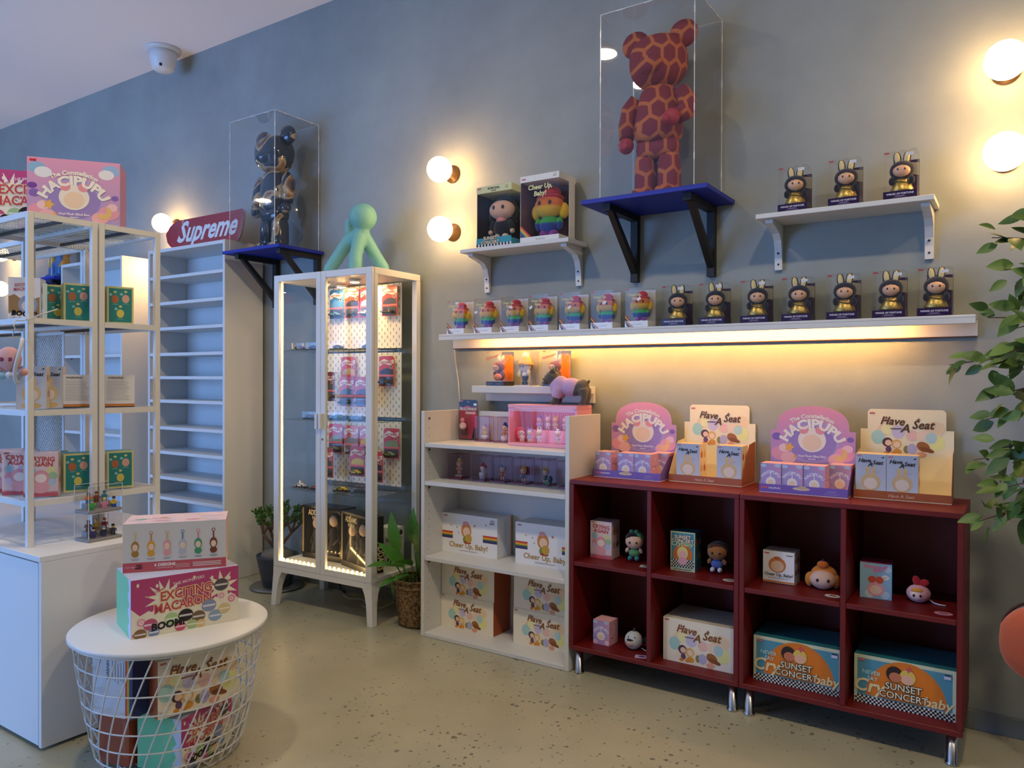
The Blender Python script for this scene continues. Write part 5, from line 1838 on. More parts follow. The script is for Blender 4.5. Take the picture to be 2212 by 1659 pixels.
def acrylic_cube(loc, rz, label, group, w=.076, d=.076, h=.116):
    t = thing('figure_case', label, 'display case', loc, rz, group)
    MB().box(0, w, 0, d, .0003, .004).build('base', 'violet_edge', t)
    m = MB()
    m.add([(0, 0, .0045), (w, 0, .0045), (w, 0, h), (0, 0, h)], [(0, 1, 2, 3)])
    m.add([(w, 0, .0045), (w, d, .0045), (w, d, h), (w, 0, h)], [(0, 1, 2, 3)])
    m.add([(w, d, .0045), (0, d, .0045), (0, d, h), (w, d, h)], [(0, 1, 2, 3)])
    m.add([(0, d, .0045), (0, 0, .0045), (0, 0, h), (0, d, h)], [(0, 1, 2, 3)])
    m.build('clear_walls', 'violet_acrylic', t)
    l = MB()
    l.box(-.001, w + .001, -.001, d + .001, h, h + .003)
    l.build('lid', 'violet_acrylic', t)
    e = MB()
    q = .0007
    for x in (0, w):
        for y in (0, d): e.box(x - q, x + q, y - q, y + q, .0045, h)
    for z in (.005, h + .002):
        for y in (0, d): e.box(0, w, y - q, y + q, z - q, z + q)
        for x in (0, w): e.box(x - q, x + q, 0, d, z - q, z + q)
    MB().box(w * .25, w * .75, d * .25, d * .75, h + .0032, h + .006).build('lid_grip', 'violet_acrylic', t)
    e.build('tinted_edges', 'violet_edge', t)
    return t
g1, g2 = 'violet clear cubes on the bookcase shelf', 'figurines in the violet cubes'
for i, (x, y, a, d_) in enumerate(((-.157, -.084, .0, ('#e6c0a0', '#d99a8a', '#e3cf7a', 1)), (-.026, -.070, .0, ('#efe0d8', '#e9e2e0', '#c0343c', 1)), (.077, -.056, .0, ('#e6c0a0', '#c87a5a', '#9cc0d8', 0)), (.190, -.050, .0, ('#e6c6a0', '#5a86a8', '#d8b24c', 1)), (.304, -.042, .0, ('#e9d0b0', '#3f6a6a', '#d8b53c', 0)), (.437, -.060, .0, ('#e2c6a8', '#c9b03c', '#2c2c3c', 1)))):
    acrylic_cube((x, y, .7323), a, 'violet clear figure cube, %s from left on the bookcase' % ORD[i], g1)
    f = mini_doll((x + .040, y + .040, .7323 + .0045), .1, ('small figurine in yellow hair on a stack of books', 'small figurine with round red hair in a white pot', 'small figurine with pale blue hair and raised arm', 'small figurine in blue trousers before a red slab', 'small figurine with yellow hair and a green bag', 'small figurine in dark hat at right of bookcase')[i], g2, d_[0], d_[1], d_[2], d_[3], 1.15)
    p = MB()
    if i == 0:
        p.box(-.016, .016, -.014, .010, .0003, .006, '#c8584a').box(-.014, .018, -.012, .012, .0065, .012, '#e6d9c0')
        f.location.z += .0145
        p.M = Matrix.Translation((0, 0, -.0128))
        p.v = [v - Vector((0, 0, .0128)) for v in p.v]
        p.build('books', 'vinyl', f)
    elif i == 1:
        p.lathe([(.0, .0005), (.015, .0005), (.018, .026), (.018, .028)], 16, '#ece8e4')
        p.build('pot', 'vinyl', f)
    elif i == 3:
        p.box(-.026, .020, .010, .015, .030, .062, '#b8342e')
        p.build('red_slab', 'vinyl', f)
    elif i == 4:
        p.ell((.018, .004, .020), (.010, .008, .013), '#3f5a5a', 10, 8)
        p.box(-.004, .022, -.010, .008, .0003, .010, '#5a9a4a')
        p.build('bag', 'vinyl', f)
acrylic_cube((-.058, .0, .9113), .15, 'violet clear figure cube with a bathtub figure on bookcase top', g1, .078, .05, .118)
f = mini_doll((-.020, .030, .9113 + .0165), 0, 'small figurine sitting in a white bathtub', g2, '#ecd0a8', '#e9c860', '#b8a0b8', 1, 1.0)
MB().lathe([(.0, -.0115), (.014, -.0115), (.020, .006), (.021, .012), (.018, .012), (.015, .001)], 18, '#eeeae6', sy=.7).build('bathtub', 'vinyl', f)
acrylic_cube((.050, .0, .9113), .15, 'violet clear figure cube half behind the pink case', g1, .078, .05, .118)
f = mini_doll((.098, .030, .9113 + .0205), 0, 'small figurine with blue cap standing in a white mug', g2, '#ecd0b0', '#d88a5a', '#2c3c8c', 1, 1.1)
MB().lathe([(.0, -.0145), (.018, -.0145), (.019, .010), (.0165, .010), (.015, -.008)], 18, '#e9e6e4').build('mug', 'vinyl', f)

# ------------------------------------------------------------------ blister card on the bookcase
def skull_card():
    t = thing('blister_card', 'black and crimson blister card on the bookcase top', 'toy pack', (-.185, .030, .9113), .06)
    w, h = .108, .198
    m = MB(FRONT(0, .012, 0))
    P = [(.004, .0003), (w - .004, .0003), (w, .004), (w, h - .008), (w - .008, h), (.008, h), (0, h - .008), (0, .004)]
    m.prism(P, -.0012, 0, '#1c1a1c')
    c = m.build('card', 'gloss_card', t)
    a = MB(FRONT(0, .012, 0))
    a.rect(.002, .006, w - .004, h - .045, '#a83a55', 1)
    a.poly([(.002, .145), (w - .002, .150), (w - .002, .166), (.080, .160), (.05, .170), (.02, .160), (.002, .168)], '#c0405c', 2)
    a.poly([(.075, .010), (.10, .006), (.098, .08), (.104, .125), (.094, .13), (.086, .06)], '#221c20', 3)
    a.disc(.09, .115, .018, '#c2385c', 3, .022)
    a.disc(.098, .08, .014, '#c2385c', 3, .02)
    a.text('SKULLPANDA', w / 2, .146, .0195, '#201c1e', 5, 'c', 0, .09, sx=.82)
    a.text('SKULLPANDA', w / 2, .146, .0195, '#e3dcd2', 6, 'c', 0, .03, sx=.82)
    a.rect(.038, .128, .058, .011, '#e6c9cc', 4)
    a.text('winter symphony', .067, .131, .008, '#5a3a44', 5)
    a.disc(.053, h - .010, .003, '#c9c4b4', 3)
    a.rect(.085, h - .028, .018, .011, '#e9e6e6', 3)
    tag_pop(a, .004, h - .009, .018)
    a.build('card_print', 'gloss_card', c)
    MB().cbox(.002, .070, -.026, .011, .002, .122, .004).build('blister', 'clear_film', t)
    f = MB()
    f.ell((.034, -.006, .070), (.020, .012, .018), '#e6b0b8', 12, 10)
    f.ell((.034, -.014, .066), (.011, .006, .010), '#ecd2c4', 10, 8)
    f.ell((.030, -.004, .098), (.012, .007, .012), '#d98a9a', 10, 8)
    f.ell((.036, -.004, .040), (.014, .010, .020), '#3a3038', 10, 8)
    f.build('charm', 'vinyl', t)
skull_card()

# ------------------------------------------------------------------ pink lit display case with small figures
def pink_case():
    t = thing('pink_display_case', 'pink lit plastic display case with small figures on bookcase', 'display case', (.193, -.088, .9113), 0)
    w, d, h = .355, .140, .187
    MB().cbox(0, w, 0, d, .0003, .014).build('floor_panel', 'pink_plastic', t)
    MB().cbox(0, w, 0, d, h - .016, h).build('top_panel', 'pink_plastic', t)
    m = MB()
    m.box(0, w, d - .006, d, .0143, h - .0163)
    for k in range(32):
        x = .010 + k * (w - .02) / 32
        m.box(x, x + .005, d - .009, d - .0062, .0143, h - .0163)
    m.build('ribbed_back', 'pink_plastic', t)
    for x in (0, w - .007):
        MB().box(x, x + .007, .004, d - .0065, .0143, h - .0163).build('end_panel', 'pink_plastic', t)
    MB().cbox(.060, w - .0075, d * .48, d - .0095, .0143, .070).build('step', 'pink_plastic', t)
    MB().box(.0005, w - .0005, .0005, .003, .0143, h - .0163).build('front_pane', 'clear_pane', t)
    MB().box(.008, w - .008, .0035, .006, h - .030, h - .0163).build('front_lip', 'pink_plastic', t)
    MB().box(.03, w - .03, .012, .020, h - .0195, h - .0163).build('led_bar', 'pink_case_glow', t)
    for x in (.012, .12, w - .02):
        MB().box(x, x + .012, -.002, .0003, h - .014, h - .006).build('catch', 'clear_film', t)
    return t
pink_case()
g = 'figurines in the pink lit case'
px, py = .193, -.088
for i, (x, y, z, sk, of, ht, kd, nm) in enumerate((
        (.055, .035, .0145, '#eec6ae', '#eec6ae', '#c0303c', 2, 'figurine with red cherry hat'), (.100, .030, .0145, '#f0cdb8', '#b9b0e0', '#b4a4d8', 0, 'figurine with lilac hat, front row'),
        (.150, .030, .0145, '#f0cdb8', '#d8d8ee', '#efe9e2', 0, 'figurine with white cat hat, front row'), (.115, .088, .0703, '#f0cdb8', '#c8b8e8', '#a090d8', 1, 'figurine with violet crown, back step'),
        (.160, .088, .0703, '#f0cdb8', '#e9e2e6', '#e9e4e8', 0, 'figurine with pale eared hat, back step'), (.200, .088, .0703, '#eec8a0', '#e3cc8c', '#e8d068', 0, 'figurine with yellow giraffe hat, back step'),
        (.245, .030, .0145, '#f0cdb8', '#e0c8d8', '#f0f0ee', 1, 'figurine with white round hat at right'), (.250, .088, .0703, '#f0cdb8', '#e8b0c0', '#e6a0b8', 1, 'figurine with pink hat at back right'))):
    mini_doll((px + x, py + y, .9113 + z), .1, '%s in the pink lit case' % nm, g, sk, of, ht, kd, 1.0)
def flower():
    m = MB(FRONT(px + .034, py + .050, .9113 + .054))
    for k in range(8):
        a = k * PI / 4
        m.ell((.018 * math.cos(a), .018 * math.sin(a), 0), (.013, .013, .002), '#ee5a7c', 10, 6)
    m.ell((0, 0, .002), (.012, .012, .002), '#f7b8c4', 10, 6)
    m.box(-.002, .002, -.0392, -.012, -.001, .001, '#ee5a7c')
    tag(m.build('paper_flower', 'vinyl'), 'coral paper flower inside the pink lit case', 'ornament')
flower()
# ------------------------------------------------------------------ contents of the glass cabinet
def car_mesh(body, L_=.062, roof=None):
    m = MB()
    w = .0125
    P = [(-.5, .12), (-.49, .24), (-.30, .30), (-.16, .46), (.12, .46), (.28, .32), (.47, .27), (.5, .13), (.40, .10), (-.40, .10)]
    P = [(x * L_, z * L_ * .62) for x, z in P][::-1]
    m.M = face(0, 0, 0, (1, 0, 0), (0, 0, 1))
    m.prism(P, -w, w, body)
    Q = [(-.27, .31), (-.15, .43), (.11, .43), (.24, .33)][::-1]
    m.prism([(x * L_, z * L_ * .62) for x, z in Q], -w - .0004, w + .0004, roof or '#1e2228')
    for x in (-.30, .30):
        m.M = face(x * L_, 0, .0065, (1, 0, 0), (0, 0, 1))
        m.lathe([(.0, -w - .001), (.0062, -w - .001), (.0062, w + .001), (.0, w + .001)], 12, '#15161a')
    return m
def car_case(x, y, z, label, body, rz=0.0):
    X, Y, Z = CABW(x, y, z)
    t = thing('car_case', label, 'model car', (X, Y, Z), .034 + rz, 'model cars in clear cases in the glass cabinet')
    MB().cbox(-.045, .045, -.021, .021, .0003, .006).build('base', 'cable_black', t)
    c = car_mesh(body)
    c.v = [v + Vector((0, 0, .0062)) for v in c.v]
    c.build('model_car', 'vinyl', t)
    m = MB()
    w, d, h = .044, .020, .040
    for q in (((-w, -d), (w, -d)), ((w, -d), (w, d)), ((w, d), (-w, d)), ((-w, d), (-w, -d))):
        m.add([(*q[0], .0063), (*q[1], .0063), (*q[1], h), (*q[0], h)], [(0, 1, 2, 3)])
    m.add([(-w, -d, h), (w, -d, h), (w, d, h), (-w, d, h)], [(0, 1, 2, 3)])
    m.build('clear_cover', 'clear_acrylic', t)
cars = [(.10, .09, 1.3623, 'dark purple', '#3a2440'), (.22, .08, 1.3623, 'black', '#202228'), (.375, .10, 1.3623, 'grey', '#6a6e74'), (.55, .13, 1.3623, 'bronze', '#4a3a30'),
        (.175, .10, .9963, 'brown', '#5a3a2c'), (.36, .11, .9963, 'green', '#2f7a50'), (.50, .11, .9963, 'olive', '#5a5c3a'), (.30, .18, .9963, 'plum', '#5c3040'),
        (.12, .08, .6263, 'white', '#dcdad4'), (.245, .07, .6263, 'orange', '#d0553a'), (.40, .10, .6263, 'yellow', '#d9bc2c'), (.525, .10, .6263, 'charcoal', '#33373c')]
for x, y, z, nm, c in cars:
    car_case(x, y, z, '%s model car in a clear case on the %s glass shelf' % (nm, {1.3623: 'top', .9963: 'middle', .6263: 'lowest'}[z]), c, .05)
def blister(x, z, label, hue, car, off=.300, group='carded toy cars hanging in the glass cabinet'):
    X, Y, Z = CABW(x, off, z)
    t = thing('car_pack', label, 'toy pack', (X, Y, Z), .034, group)
    w, h = .106, .160
    m = MB(FRONT(0, 0, 0))
    m.prism([(0, 0), (w, 0), (w, h - .01), (w - .01, h), (.01, h), (0, h - .01)], -.001, 0, hue)
    m.build('card', 'gloss_card', t)
    a = MB(FRONT(0, 0, 0))
    a.rect(.002, .002, w - .004, h - .014, hue, 1)
    a.poly([(.004, .105), (.035, .122), (.07, .112), (.102, .122), (.102, .142), (.07, .134), (.035, .146), (.004, .13)], '#e2dcd2', 2)
    a.text('HOT WHEELS', w / 2, .121, .0165, '#b8382c', 4, 'c', .15, .05, .06, sx=.82)
    a.disc(.084, .104, .009, '#ddd3c0', 3)
    a.disc(.084, .104, .0068, '#3a3a3c', 4)
    a.poly([(.006, .062), (.1, .062), (.098, .088), (.06, .098), (.03, .092), (.01, .08)], car, 3)
    a.rect(.002, .053, w - .004, .009, '#d8605a', 5)
    a.rect(.006, .006, w - .012, .044, '#2e3238', 2)
    a.build('card_print', 'gloss_card', t)
    c = car_mesh(car, .076)
    c.v = [v + Vector((w / 2 - .004, -.0165, .014)) for v in c.v]
    c.build('toy_car', 'vinyl', t)
    MB().cbox(.006, w - .006, -.034, -.0025, .004, .050, .004).build('blister', 'clear_film', t)
    return t
red, blu = '#c23a30', '#3a6a9c'
packs = [(.110, 1.545, 'blue carded toy car, left end of the top pegboard', blu, '#4a7aa8'), (.225, 1.545, 'red carded toy car with black vehicle, top pegboard', red, '#22262c'),
         (.338, 1.545, 'red carded toy car with white vehicle, top pegboard', red, '#d9d6d0'), (.495, 1.545, 'red carded toy car, right end of the top pegboard', red, '#3a3640'),
         (.200, 1.172, 'red carded toy car with glare, upper middle pegboard', red, '#c8a86a'), (.475, 1.172, 'red carded toy car, right end of the middle pegboard', red, '#3c3a44'),
         (.105, .800, 'red carded toy car, left end of the lowest pegboard', red, '#8a8a6a'), (.222, .795, 'red carded toy car with grey vehicle, lowest pegboard', red, '#6a7078'),
         (.338, .795, 'red carded toy car with yellow vehicle, lowest pegboard', red, '#c9a82c'), (.510, .790, 'red carded toy car with green vehicle, right end of lowest pegboard', red, '#7a8a5a')]
for p in packs: blister(*p)
front_packs = [(.250, 1.062, 'red carded toy car hung in front on the middle pegboard', red, '#3a4048', .235), (.365, 1.062, 'red carded toy car with dark vehicle hung in front, middle pegboard', red, '#5a1c24', .235),
               (.110, 1.088, 'dark red carded toy car low on the middle pegboard', '#6a1c22', '#3a3c34', .235), (.100, .668, 'crimson carded toy car hung in front on the lowest pegboard', '#9a2848', '#3a3240', .235),
               (.330, .690, 'pink carded toy car with yellow vehicle hung in front, lowest pegboard', '#c8485c', '#c9b23c', .235), (.455, .668, 'red carded toy car hung in front at right of lowest pegboard', red, '#2c2c30', .235)]
for p in front_packs:
    blister(*p)
    # the long hook it hangs from
    x, z = p[0] + .053, p[1] + .150
    X0, Y0, Z0 = CABW(x, .232, z); X1, Y1, Z1_ = CABW(x, .317, z + .006)
    tag(MB().tube([(X1, Y1, Z1_), (X0, Y0, Z0), (X0, Y0 - .004, Z0 + .006)], .0018, 6).build('peg_hook', 'chrome'), 'peg hook holding the ' + p[2], 'hook', 'peg hooks in the glass cabinet')

# doll boxes on the cabinet floor
def black_box(loc, rz, label, w, d, h, side_text=False):
    t = thing('doll_box', label, 'doll box', loc, rz, 'black doll boxes on the cabinet floor')
    m = MB()
    blk = '#16140f'
    m.box(0, w, 0, .002, .0003, .03, blk).box(0, w, 0, .002, h - .012, h, blk)
    m.box(0, .010, 0, .002, .0303, h - .0123, '#8f7a50').box(w - .010, w, 0, .002, .0303, h - .0123, blk)
    m.build('front_frame', 'gloss_card', t)
    MB().box(0, w, .0025, d, .0003, .002, blk).build('bottom_card', 'gloss_card', t)
    MB().box(0, w, .0025, d, h - .002, h, blk).build('top_card', 'gloss_card', t)
    MB().box(0, .0015, .0025, d, .0023, h - .0023, blk).build('left_card', 'gloss_card', t)
    r = MB().box(w - .0015, w, .0025, d, .0023, h - .0023, blk).build('right_card', 'gloss_card', t)
    MB().box(.0018, w - .0018, d - .002, d, .0023, h - .0023, '#4a4030').build('back_card', 'gloss_card', t)
    MB().add([(.010, .001, .03), (w - .010, .001, .03), (w - .010, .001, h - .012), (.010, .001, h - .012)], [(0, 1, 2, 3)]).build('clear_window', 'clear_film', t)
    a = MB(FRONT(0, 0, 0))
    a.text('ADDAMS', w * .36, h - .048, .040, '#e2cf9c', 3, 'c', 0, .02, sx=.72)
    a.text('FAMILY', w * .38, h - .072, .026, '#e2cf9c', 3, 'c', 0, .02, sx=.8)
    a.build('front_lettering', 'gloss_card', t)
    if side_text:
        a = MB(RIGHT(w, 0, 0))
        a.text('ADDAMS', d * .62, h * .30, .048, '#e2cf9c', 3, 'c', 0, .02, -PI / 2, sx=.72)
        a.text('FAMILY', d * .28, h * .30, .032, '#e2cf9c', 3, 'c', 0, .02, -PI / 2, sx=.8)
        a.build('side_lettering', 'gloss_card', r)
    return t
def plain_doll(loc, label, s=1.0, hair='#2a2420', arms=True):
    t = thing('fashion_doll', label, 'doll', loc, .034, 'dolls in the black boxes')
    t.scale = (s, s, s)
    m = MB()
    m.lathe([(.0, .0), (.042, .0), (.044, .01), (.034, .06), (.022, .10), (.026, .13), (.020, .150), (.007, .156), (.0, .16)], 16, '#1d1c1c', sy=.7)
    m.build('dress', 'plush', t)
    MB().ell((0, -.004, .190), (.024, .021, .030), '#d6b79c', 16, 12).build('head', 'vinyl', t)
    h = MB()
    h.ell((0, .008, .198), (.028, .022, .030), hair, 14, 10)
    for k in (-1, 1): h.ell((k * .026, .006, .150), (.009, .010, .046), hair, 10, 10)
    h.build('hair', 'plush', t)
    for k in (-1, 1):
        MB().tube([(k * .024, 0, .135), (k * .036, -.004, .10), (k * .018, -.030, .075)], [.008, .007, .006], 8, '#1d1c1c').build('arm', 'vinyl', t)
b1 = CABW(.055, .155, .2345)
black_box(b1, .034, 'black doll box on the cabinet floor, left one facing out', .29, .11, .285)
plain_doll(CABW(.115, .205, .2373), 'doll in dark dress in the left black box, left of two', .95)
plain_doll(CABW(.245, .205, .2373), 'tall doll in dark dress in the left black box, right of two', 1.08, '#171515')
b2 = CABW(.365, .135, .2345)
black_box(b2, -.28, 'black doll box on the cabinet floor, angled one with side lettering', .285, .085, .285, True)
plain_doll((b2[0] + .065, b2[1] + .022, .2373), 'doll in dark dress in the angled black box, left of two', .95)
plain_doll((b2[0] + .175, b2[1] - .010, .2373), 'tall doll in dark dress in the angled black box, right of two', 1.05, '#171515')
def art_white(a):
    a.rect(0, 0, .11, .20, '#e2dfd6', 1)
    a.text('00', .030, .018, .036, '#26262a', 3, 'c', 0, .02)
    for i in range(2): a.poly([(.062 + i * .02, .016), (.074 + i * .02, .016), (.086 + i * .02, .042), (.074 + i * .02, .042)], '#26262a', 3)
    a.text('NISSAN', .05, .085, .014, '#6a6a6a', 3)
    lines(a, .02, .06, .06, 2, .006, '#8a8a8a', .002, 3)
    a.rect(.06, .125, .032, .022, '#8c8c8c', 2)
    lines(a, .012, .18, .05, 3, .006, '#9a9a9a', .002, 3)
X_, Y_, Z_ = CABW(.520, .240, .2345)
carton('toy_carton', 'white printed box at the back right of the cabinet floor', 'box', (X_, Y_, Z_), .034, .11, .085, .20, {'f': '#e2dfd6', 'r': '#dcd9d0', 't': '#e6e3da'}, [('printed_front', FRONT(), art_white), ('printed_side', RIGHT(.11), lambda a: (a.rect(0, 0, .085, .2, '#dcd9d0', 1), a.disc(.06, .172, .014, '#3a3a3c', 2), a.rect(.02, .13, .05, .02, '#a8a6a0', 2)))])
# ------------------------------------------------------------------ plants
def leaf_mesh(name, L_, W_, mat, curl=.15, n=6, petiole=0.0, fold=.25):
    """pointed leaf lying along +x, midrib folded"""
    m = MB()
    vs, fs = [], []
    for i in range(n + 1):
        t = i / n
        w = W_ * math.sin(PI * min(1, t * .96 + .02) ** .8) * (1 - .15 * t)
        if i == n: w = .0
        z = -curl * L_ * t * t
        vs += [(L_ * t, -w, z + fold * w), (L_ * t, 0, z), (L_ * t, w, z + fold * w)]
    for i in range(n):
        a = i * 3
        fs += [(a, a + 3, a + 4, a + 1), (a + 1, a + 4, a + 5, a + 2)]
    m.add(vs, fs, None, True)
    return m.build(name, mat, data_only=True)
def orient(d, up=None, spin=0.0):
    d = Vector(d).normalized()
    u = Vector(up or (0, 0, 1))
    y = u.cross(d)
    if y.length < 1e-4: y = Vector((0, 1, 0))
    y.normalize()
    z = d.cross(y)
    return (Matrix((d, y, z)).transposed() @ Matrix.Rotation(spin, 3, 'X')).to_euler()

# ---- leafy tree at the right edge
def ficus():
    rnd = random.Random(5)
    t = thing('potted_tree', 'tall leafy artificial tree at the right picture edge', 'tree', (2.44, -.36, 0))
    MB().lathe([(.0, .001), (.13, .001), (.165, .30), (.17, .32), (.15, .32), (.145, .29), (.0, .29)], 28).build('planter', 'dark_pot', t)
    MB().lathe([(.0, .2905), (.144, .2905), (.14, .298), (.0, .302)], 24).build('potting_soil', 'soil', t)
    P0 = Vector((2.44, -.36, 0))
    trunk = [(0, 0, .28), (.01, .0, .6), (-.02, .02, .95), (-.02, 0, 1.3), (-.05, -.01, 1.6), (-.06, 0, 1.85)]
    MB().tube(trunk, [.022, .020, .018, .014, .010, .006], 8).build('trunk', 'bark', t)
    big = leaf_mesh('leaf', .066, .018, 'leaf_ficus', .12)
    # leaf sprays, in world space: start on the trunk, tip, number of leaves
    sprays = [((2.42, -.35, 1.50), (2.060, -.34, 1.63), 12), ((2.40, -.36, 1.55), (2.13, -.36, 1.68), 10), ((2.40, -.36, 1.42), (2.09, -.38, 1.53), 10), ((2.40, -.36, 1.30), (2.05, -.30, 1.40), 9), ((2.41, -.36, 1.25), (1.955, -.33, 1.26), 14),
              ((2.41, -.36, 1.30), (2.06, -.42, 1.28), 12), ((2.40, -.36, 1.22), (2.06, -.36, 1.16), 12), ((2.42, -.36, 1.12), (2.05, -.34, 1.10), 9), ((2.42, -.36, .98), (2.02, -.34, .98), 12), ((2.42, -.36, .95), (2.07, -.40, .90), 14),
              ((2.42, -.36, .90), (2.03, -.35, .80), 14), ((2.42, -.36, .86), (2.10, -.38, .84), 12), ((2.42, -.36, 1.05), (2.09, -.33, 1.02), 12), ((2.40, -.36, 1.45), (2.12, -.30, 1.46), 9), ((2.40, -.36, 1.36), (2.12, -.40, 1.36), 10), ((2.40, -.30, 1.6), (2.3, -.1, 1.8), 8), ((2.42, -.36, 1.0), (2.14, -.3, .92), 10)]
    for (a, b, n) in sprays:
        a, b = Vector(a) - P0, Vector(b) - P0
        mid = a.lerp(b, .5) + Vector((0, 0, .05))
        path = []
        for i in range(7):
            u = i / 6
            path.append((1 - u) ** 2 * a + 2 * u * (1 - u) * mid + u * u * b)
        MB().tube(path, [.005 - .0006 * i for i in range(7)], 5).build('branch', 'bark', t)
        d0 = (b - a).normalized()
        n = int(n * 1.45)
        for k in range(n):
            u = .34 + .66 * (k + rnd.random() * .5) / n
            p = (1 - u) ** 2 * a + 2 * u * (1 - u) * mid + u * u * b
            side = rnd.choice((-1, 1))
            d = d0 * rnd.uniform(.1, .9) + Vector((rnd.uniform(-.8, .5), rnd.uniform(-.7, .5), rnd.uniform(-1.0, .35)))
            q = p + Vector((rnd.uniform(-.03, .03), rnd.uniform(-.035, .035), rnd.uniform(-.035, .03)))
            put('leaf', big, t, q, orient(d, (rnd.uniform(-.6, .4), rnd.uniform(-1, -.1), rnd.uniform(.0, .9))), rnd.uniform(.75, 1.2))
ficus()

# ---- jade tree in a dark pot
def jade():
    rnd = random.Random(3)
    t = thing('potted_plant', 'small branching succulent in a dark pot left of the glass cabinet', 'plant', (-1.455, -.035, 0))
    s = MB().lathe([(.0, .001), (.150, .001), (.155, .008), (.150, .014), (.0, .012)], 32).build('saucer', 'grey_metal', t)
    MB().lathe([(.0, .0145), (.080, .0145), (.092, .06), (.116, .175), (.120, .19), (.112, .19), (.106, .17), (.0, .165)], 30).build('pot', 'dark_pot', t)
    MB().lathe([(.0, .1655), (.104, .172), (.085, .205), (.05, .225), (.0, .23)], 14).build('stones', 'stone_grey', t)
    jl = leaf_mesh('leaf_tip', .030, .0075, 'leaf_jade', -.1, 4, fold=.1)
    ends = []
    def branch(p, d, L_, r, depth):
        d = d.normalized()
        pts = [p]
        for i in range(4):
            d = (d + Vector((rnd.uniform(-.15, .15), rnd.uniform(-.15, .15), rnd.uniform(-.03, .12)))).normalized()
            p = p + d * (L_ / 4)
            pts.append(p)
        MB().tube(pts, [r * (1 - .1 * i) for i in range(5)], 6).build('branch', 'bark', t)
        if depth == 0:
            ends.append((p, d))
            return
        for k in range(3 if depth > 1 else 2):
            dd = d + Vector((rnd.uniform(-.95, .95), rnd.uniform(-.8, .8), rnd.uniform(-.1, .45)))
            branch(p, dd, L_ * .62, r * .62, depth - 1)
        if depth == 1: ends.append((p, d))
    for d in ((-.55, -.2, .5), (.1, -.25, .7), (.5, .1, .6), (-.15, .3, .8)):
        branch(Vector((0, 0, .215)), Vector(d), .135, .0125, 2)
    # leaf rosettes: one mesh of thick small leaves per branch end
    for p, d in ends:
        m = MB()
        for k in range(16):
            a = rnd.uniform(0, 2 * PI)
            dd = (d * rnd.uniform(.2, 1.2) + Vector((math.cos(a), math.sin(a), rnd.uniform(-.2, .9)))).normalized()
            q = p + d * rnd.uniform(-.025, .008)
            R = orient(dd, spin=rnd.uniform(0, 6)).to_matrix()
            L_ = rnd.uniform(.020, .034)
            m.add([R @ Vector(v) * L_ + q for v in ((0, 0, 0), (.4, .2, .06), (.85, .22, .08), (1.05, 0, .1), (.85, -.22, .08), (.4, -.2, .06), (.6, 0, -.07))], [(0, 6, 1), (1, 6, 2), (2, 6, 3), (3, 6, 4), (4, 6, 5), (5, 6, 0), (0, 1, 2, 3, 4, 5)])
        o = m.build('leaf_tuft', 'leaf_jade', t)
        o['kind'] = 'stuff'
jade()

# ---- broad-leaved plant in a woven basket
def lily():
    t = thing('basket_plant', 'broad-leaved green plant in a woven straw basket', 'plant', (-.343, -.085, 0))
    m = MB()
    n, rows = 40, 22
    vs, fs = [], []
    for j in range(rows + 1):
        z = .004 + .228 * j / rows
        base = .088 + .030 * (j / rows) ** .8
        for i in range(n):
            a = 2 * PI * i / n
            r = base + .0035 * (1 if (i + j) % 2 else -1)
            vs.append((r * math.cos(a), r * math.sin(a), z))
    for j in range(rows):
        for i in range(n):
            k = (i + 1) % n
            fs.append((j * n + i, j * n + k, (j + 1) * n + k, (j + 1) * n + i))
    fs.append(tuple(range(n))[::-1])
    m.add(vs, fs, None, True)
    m.build('basket', 'woven_straw', t)
    for z in (.200, .229):
        MB().tube([((.1185) * math.cos(i * PI / 18), .1185 * math.sin(i * PI / 18), z) for i in range(36)], .007, 8, closed=True).build('rim_braid', 'woven_straw', t)
    MB().lathe([(.0, .19), (.112, .19), (.108, .198), (.0, .205)], 20).build('potting_soil', 'soil', t)
    big = leaf_mesh('leaf', .20, .038, 'leaf_lily', .25, 9, fold=.22)
    # stalk foot, leaf base, leaf direction, size
    spec = [((-.03, -.03), (-.055, -.075, .36), (-.18, -.28, 1.0), 1.0), ((.0, -.03), (-.015, -.085, .30), (-.02, -.75, .75), .95), ((.02, -.03), (.035, -.085, .31), (.10, -.8, .45), .95), ((.03, .0), (.05, -.05, .36), (.12, -.45, .85), .85), ((-.02, -.04), (-.045, -.105, .30), (-.15, -.9, .35), .85),
            ((.0, .02), (-.02, .01, .38), (-.1, -.2, 1.0), .95), ((.04, .01), (.045, .03, .36), (.1, -.1, 1.0), .8), ((-.04, -.03), (-.075, -.07, .25), (-.05, -.4, -.75), .5), ((.03, -.03), (.05, -.10, .27), (.05, -.8, .2), .7), ((.01, .0), (.01, -.04, .40), (.05, -.45, .95), .85), ((-.01, -.04), (-.03, -.11, .25), (-.1, -.9, .0), .6)]
    for f, b, d, s in spec:
        st = MB().tube([(f[0], f[1], .196), (f[0] * .4 + b[0] * .6, f[1] * .4 + b[1] * .6, .196 + (b[2] - .196) * .55), b], [.0042, .0036, .003], 6).build('stalk', 'leaf_lily', t)
        put('leaf', big, t, b, orient(d, (0, -.7, .7)), s)
lily()
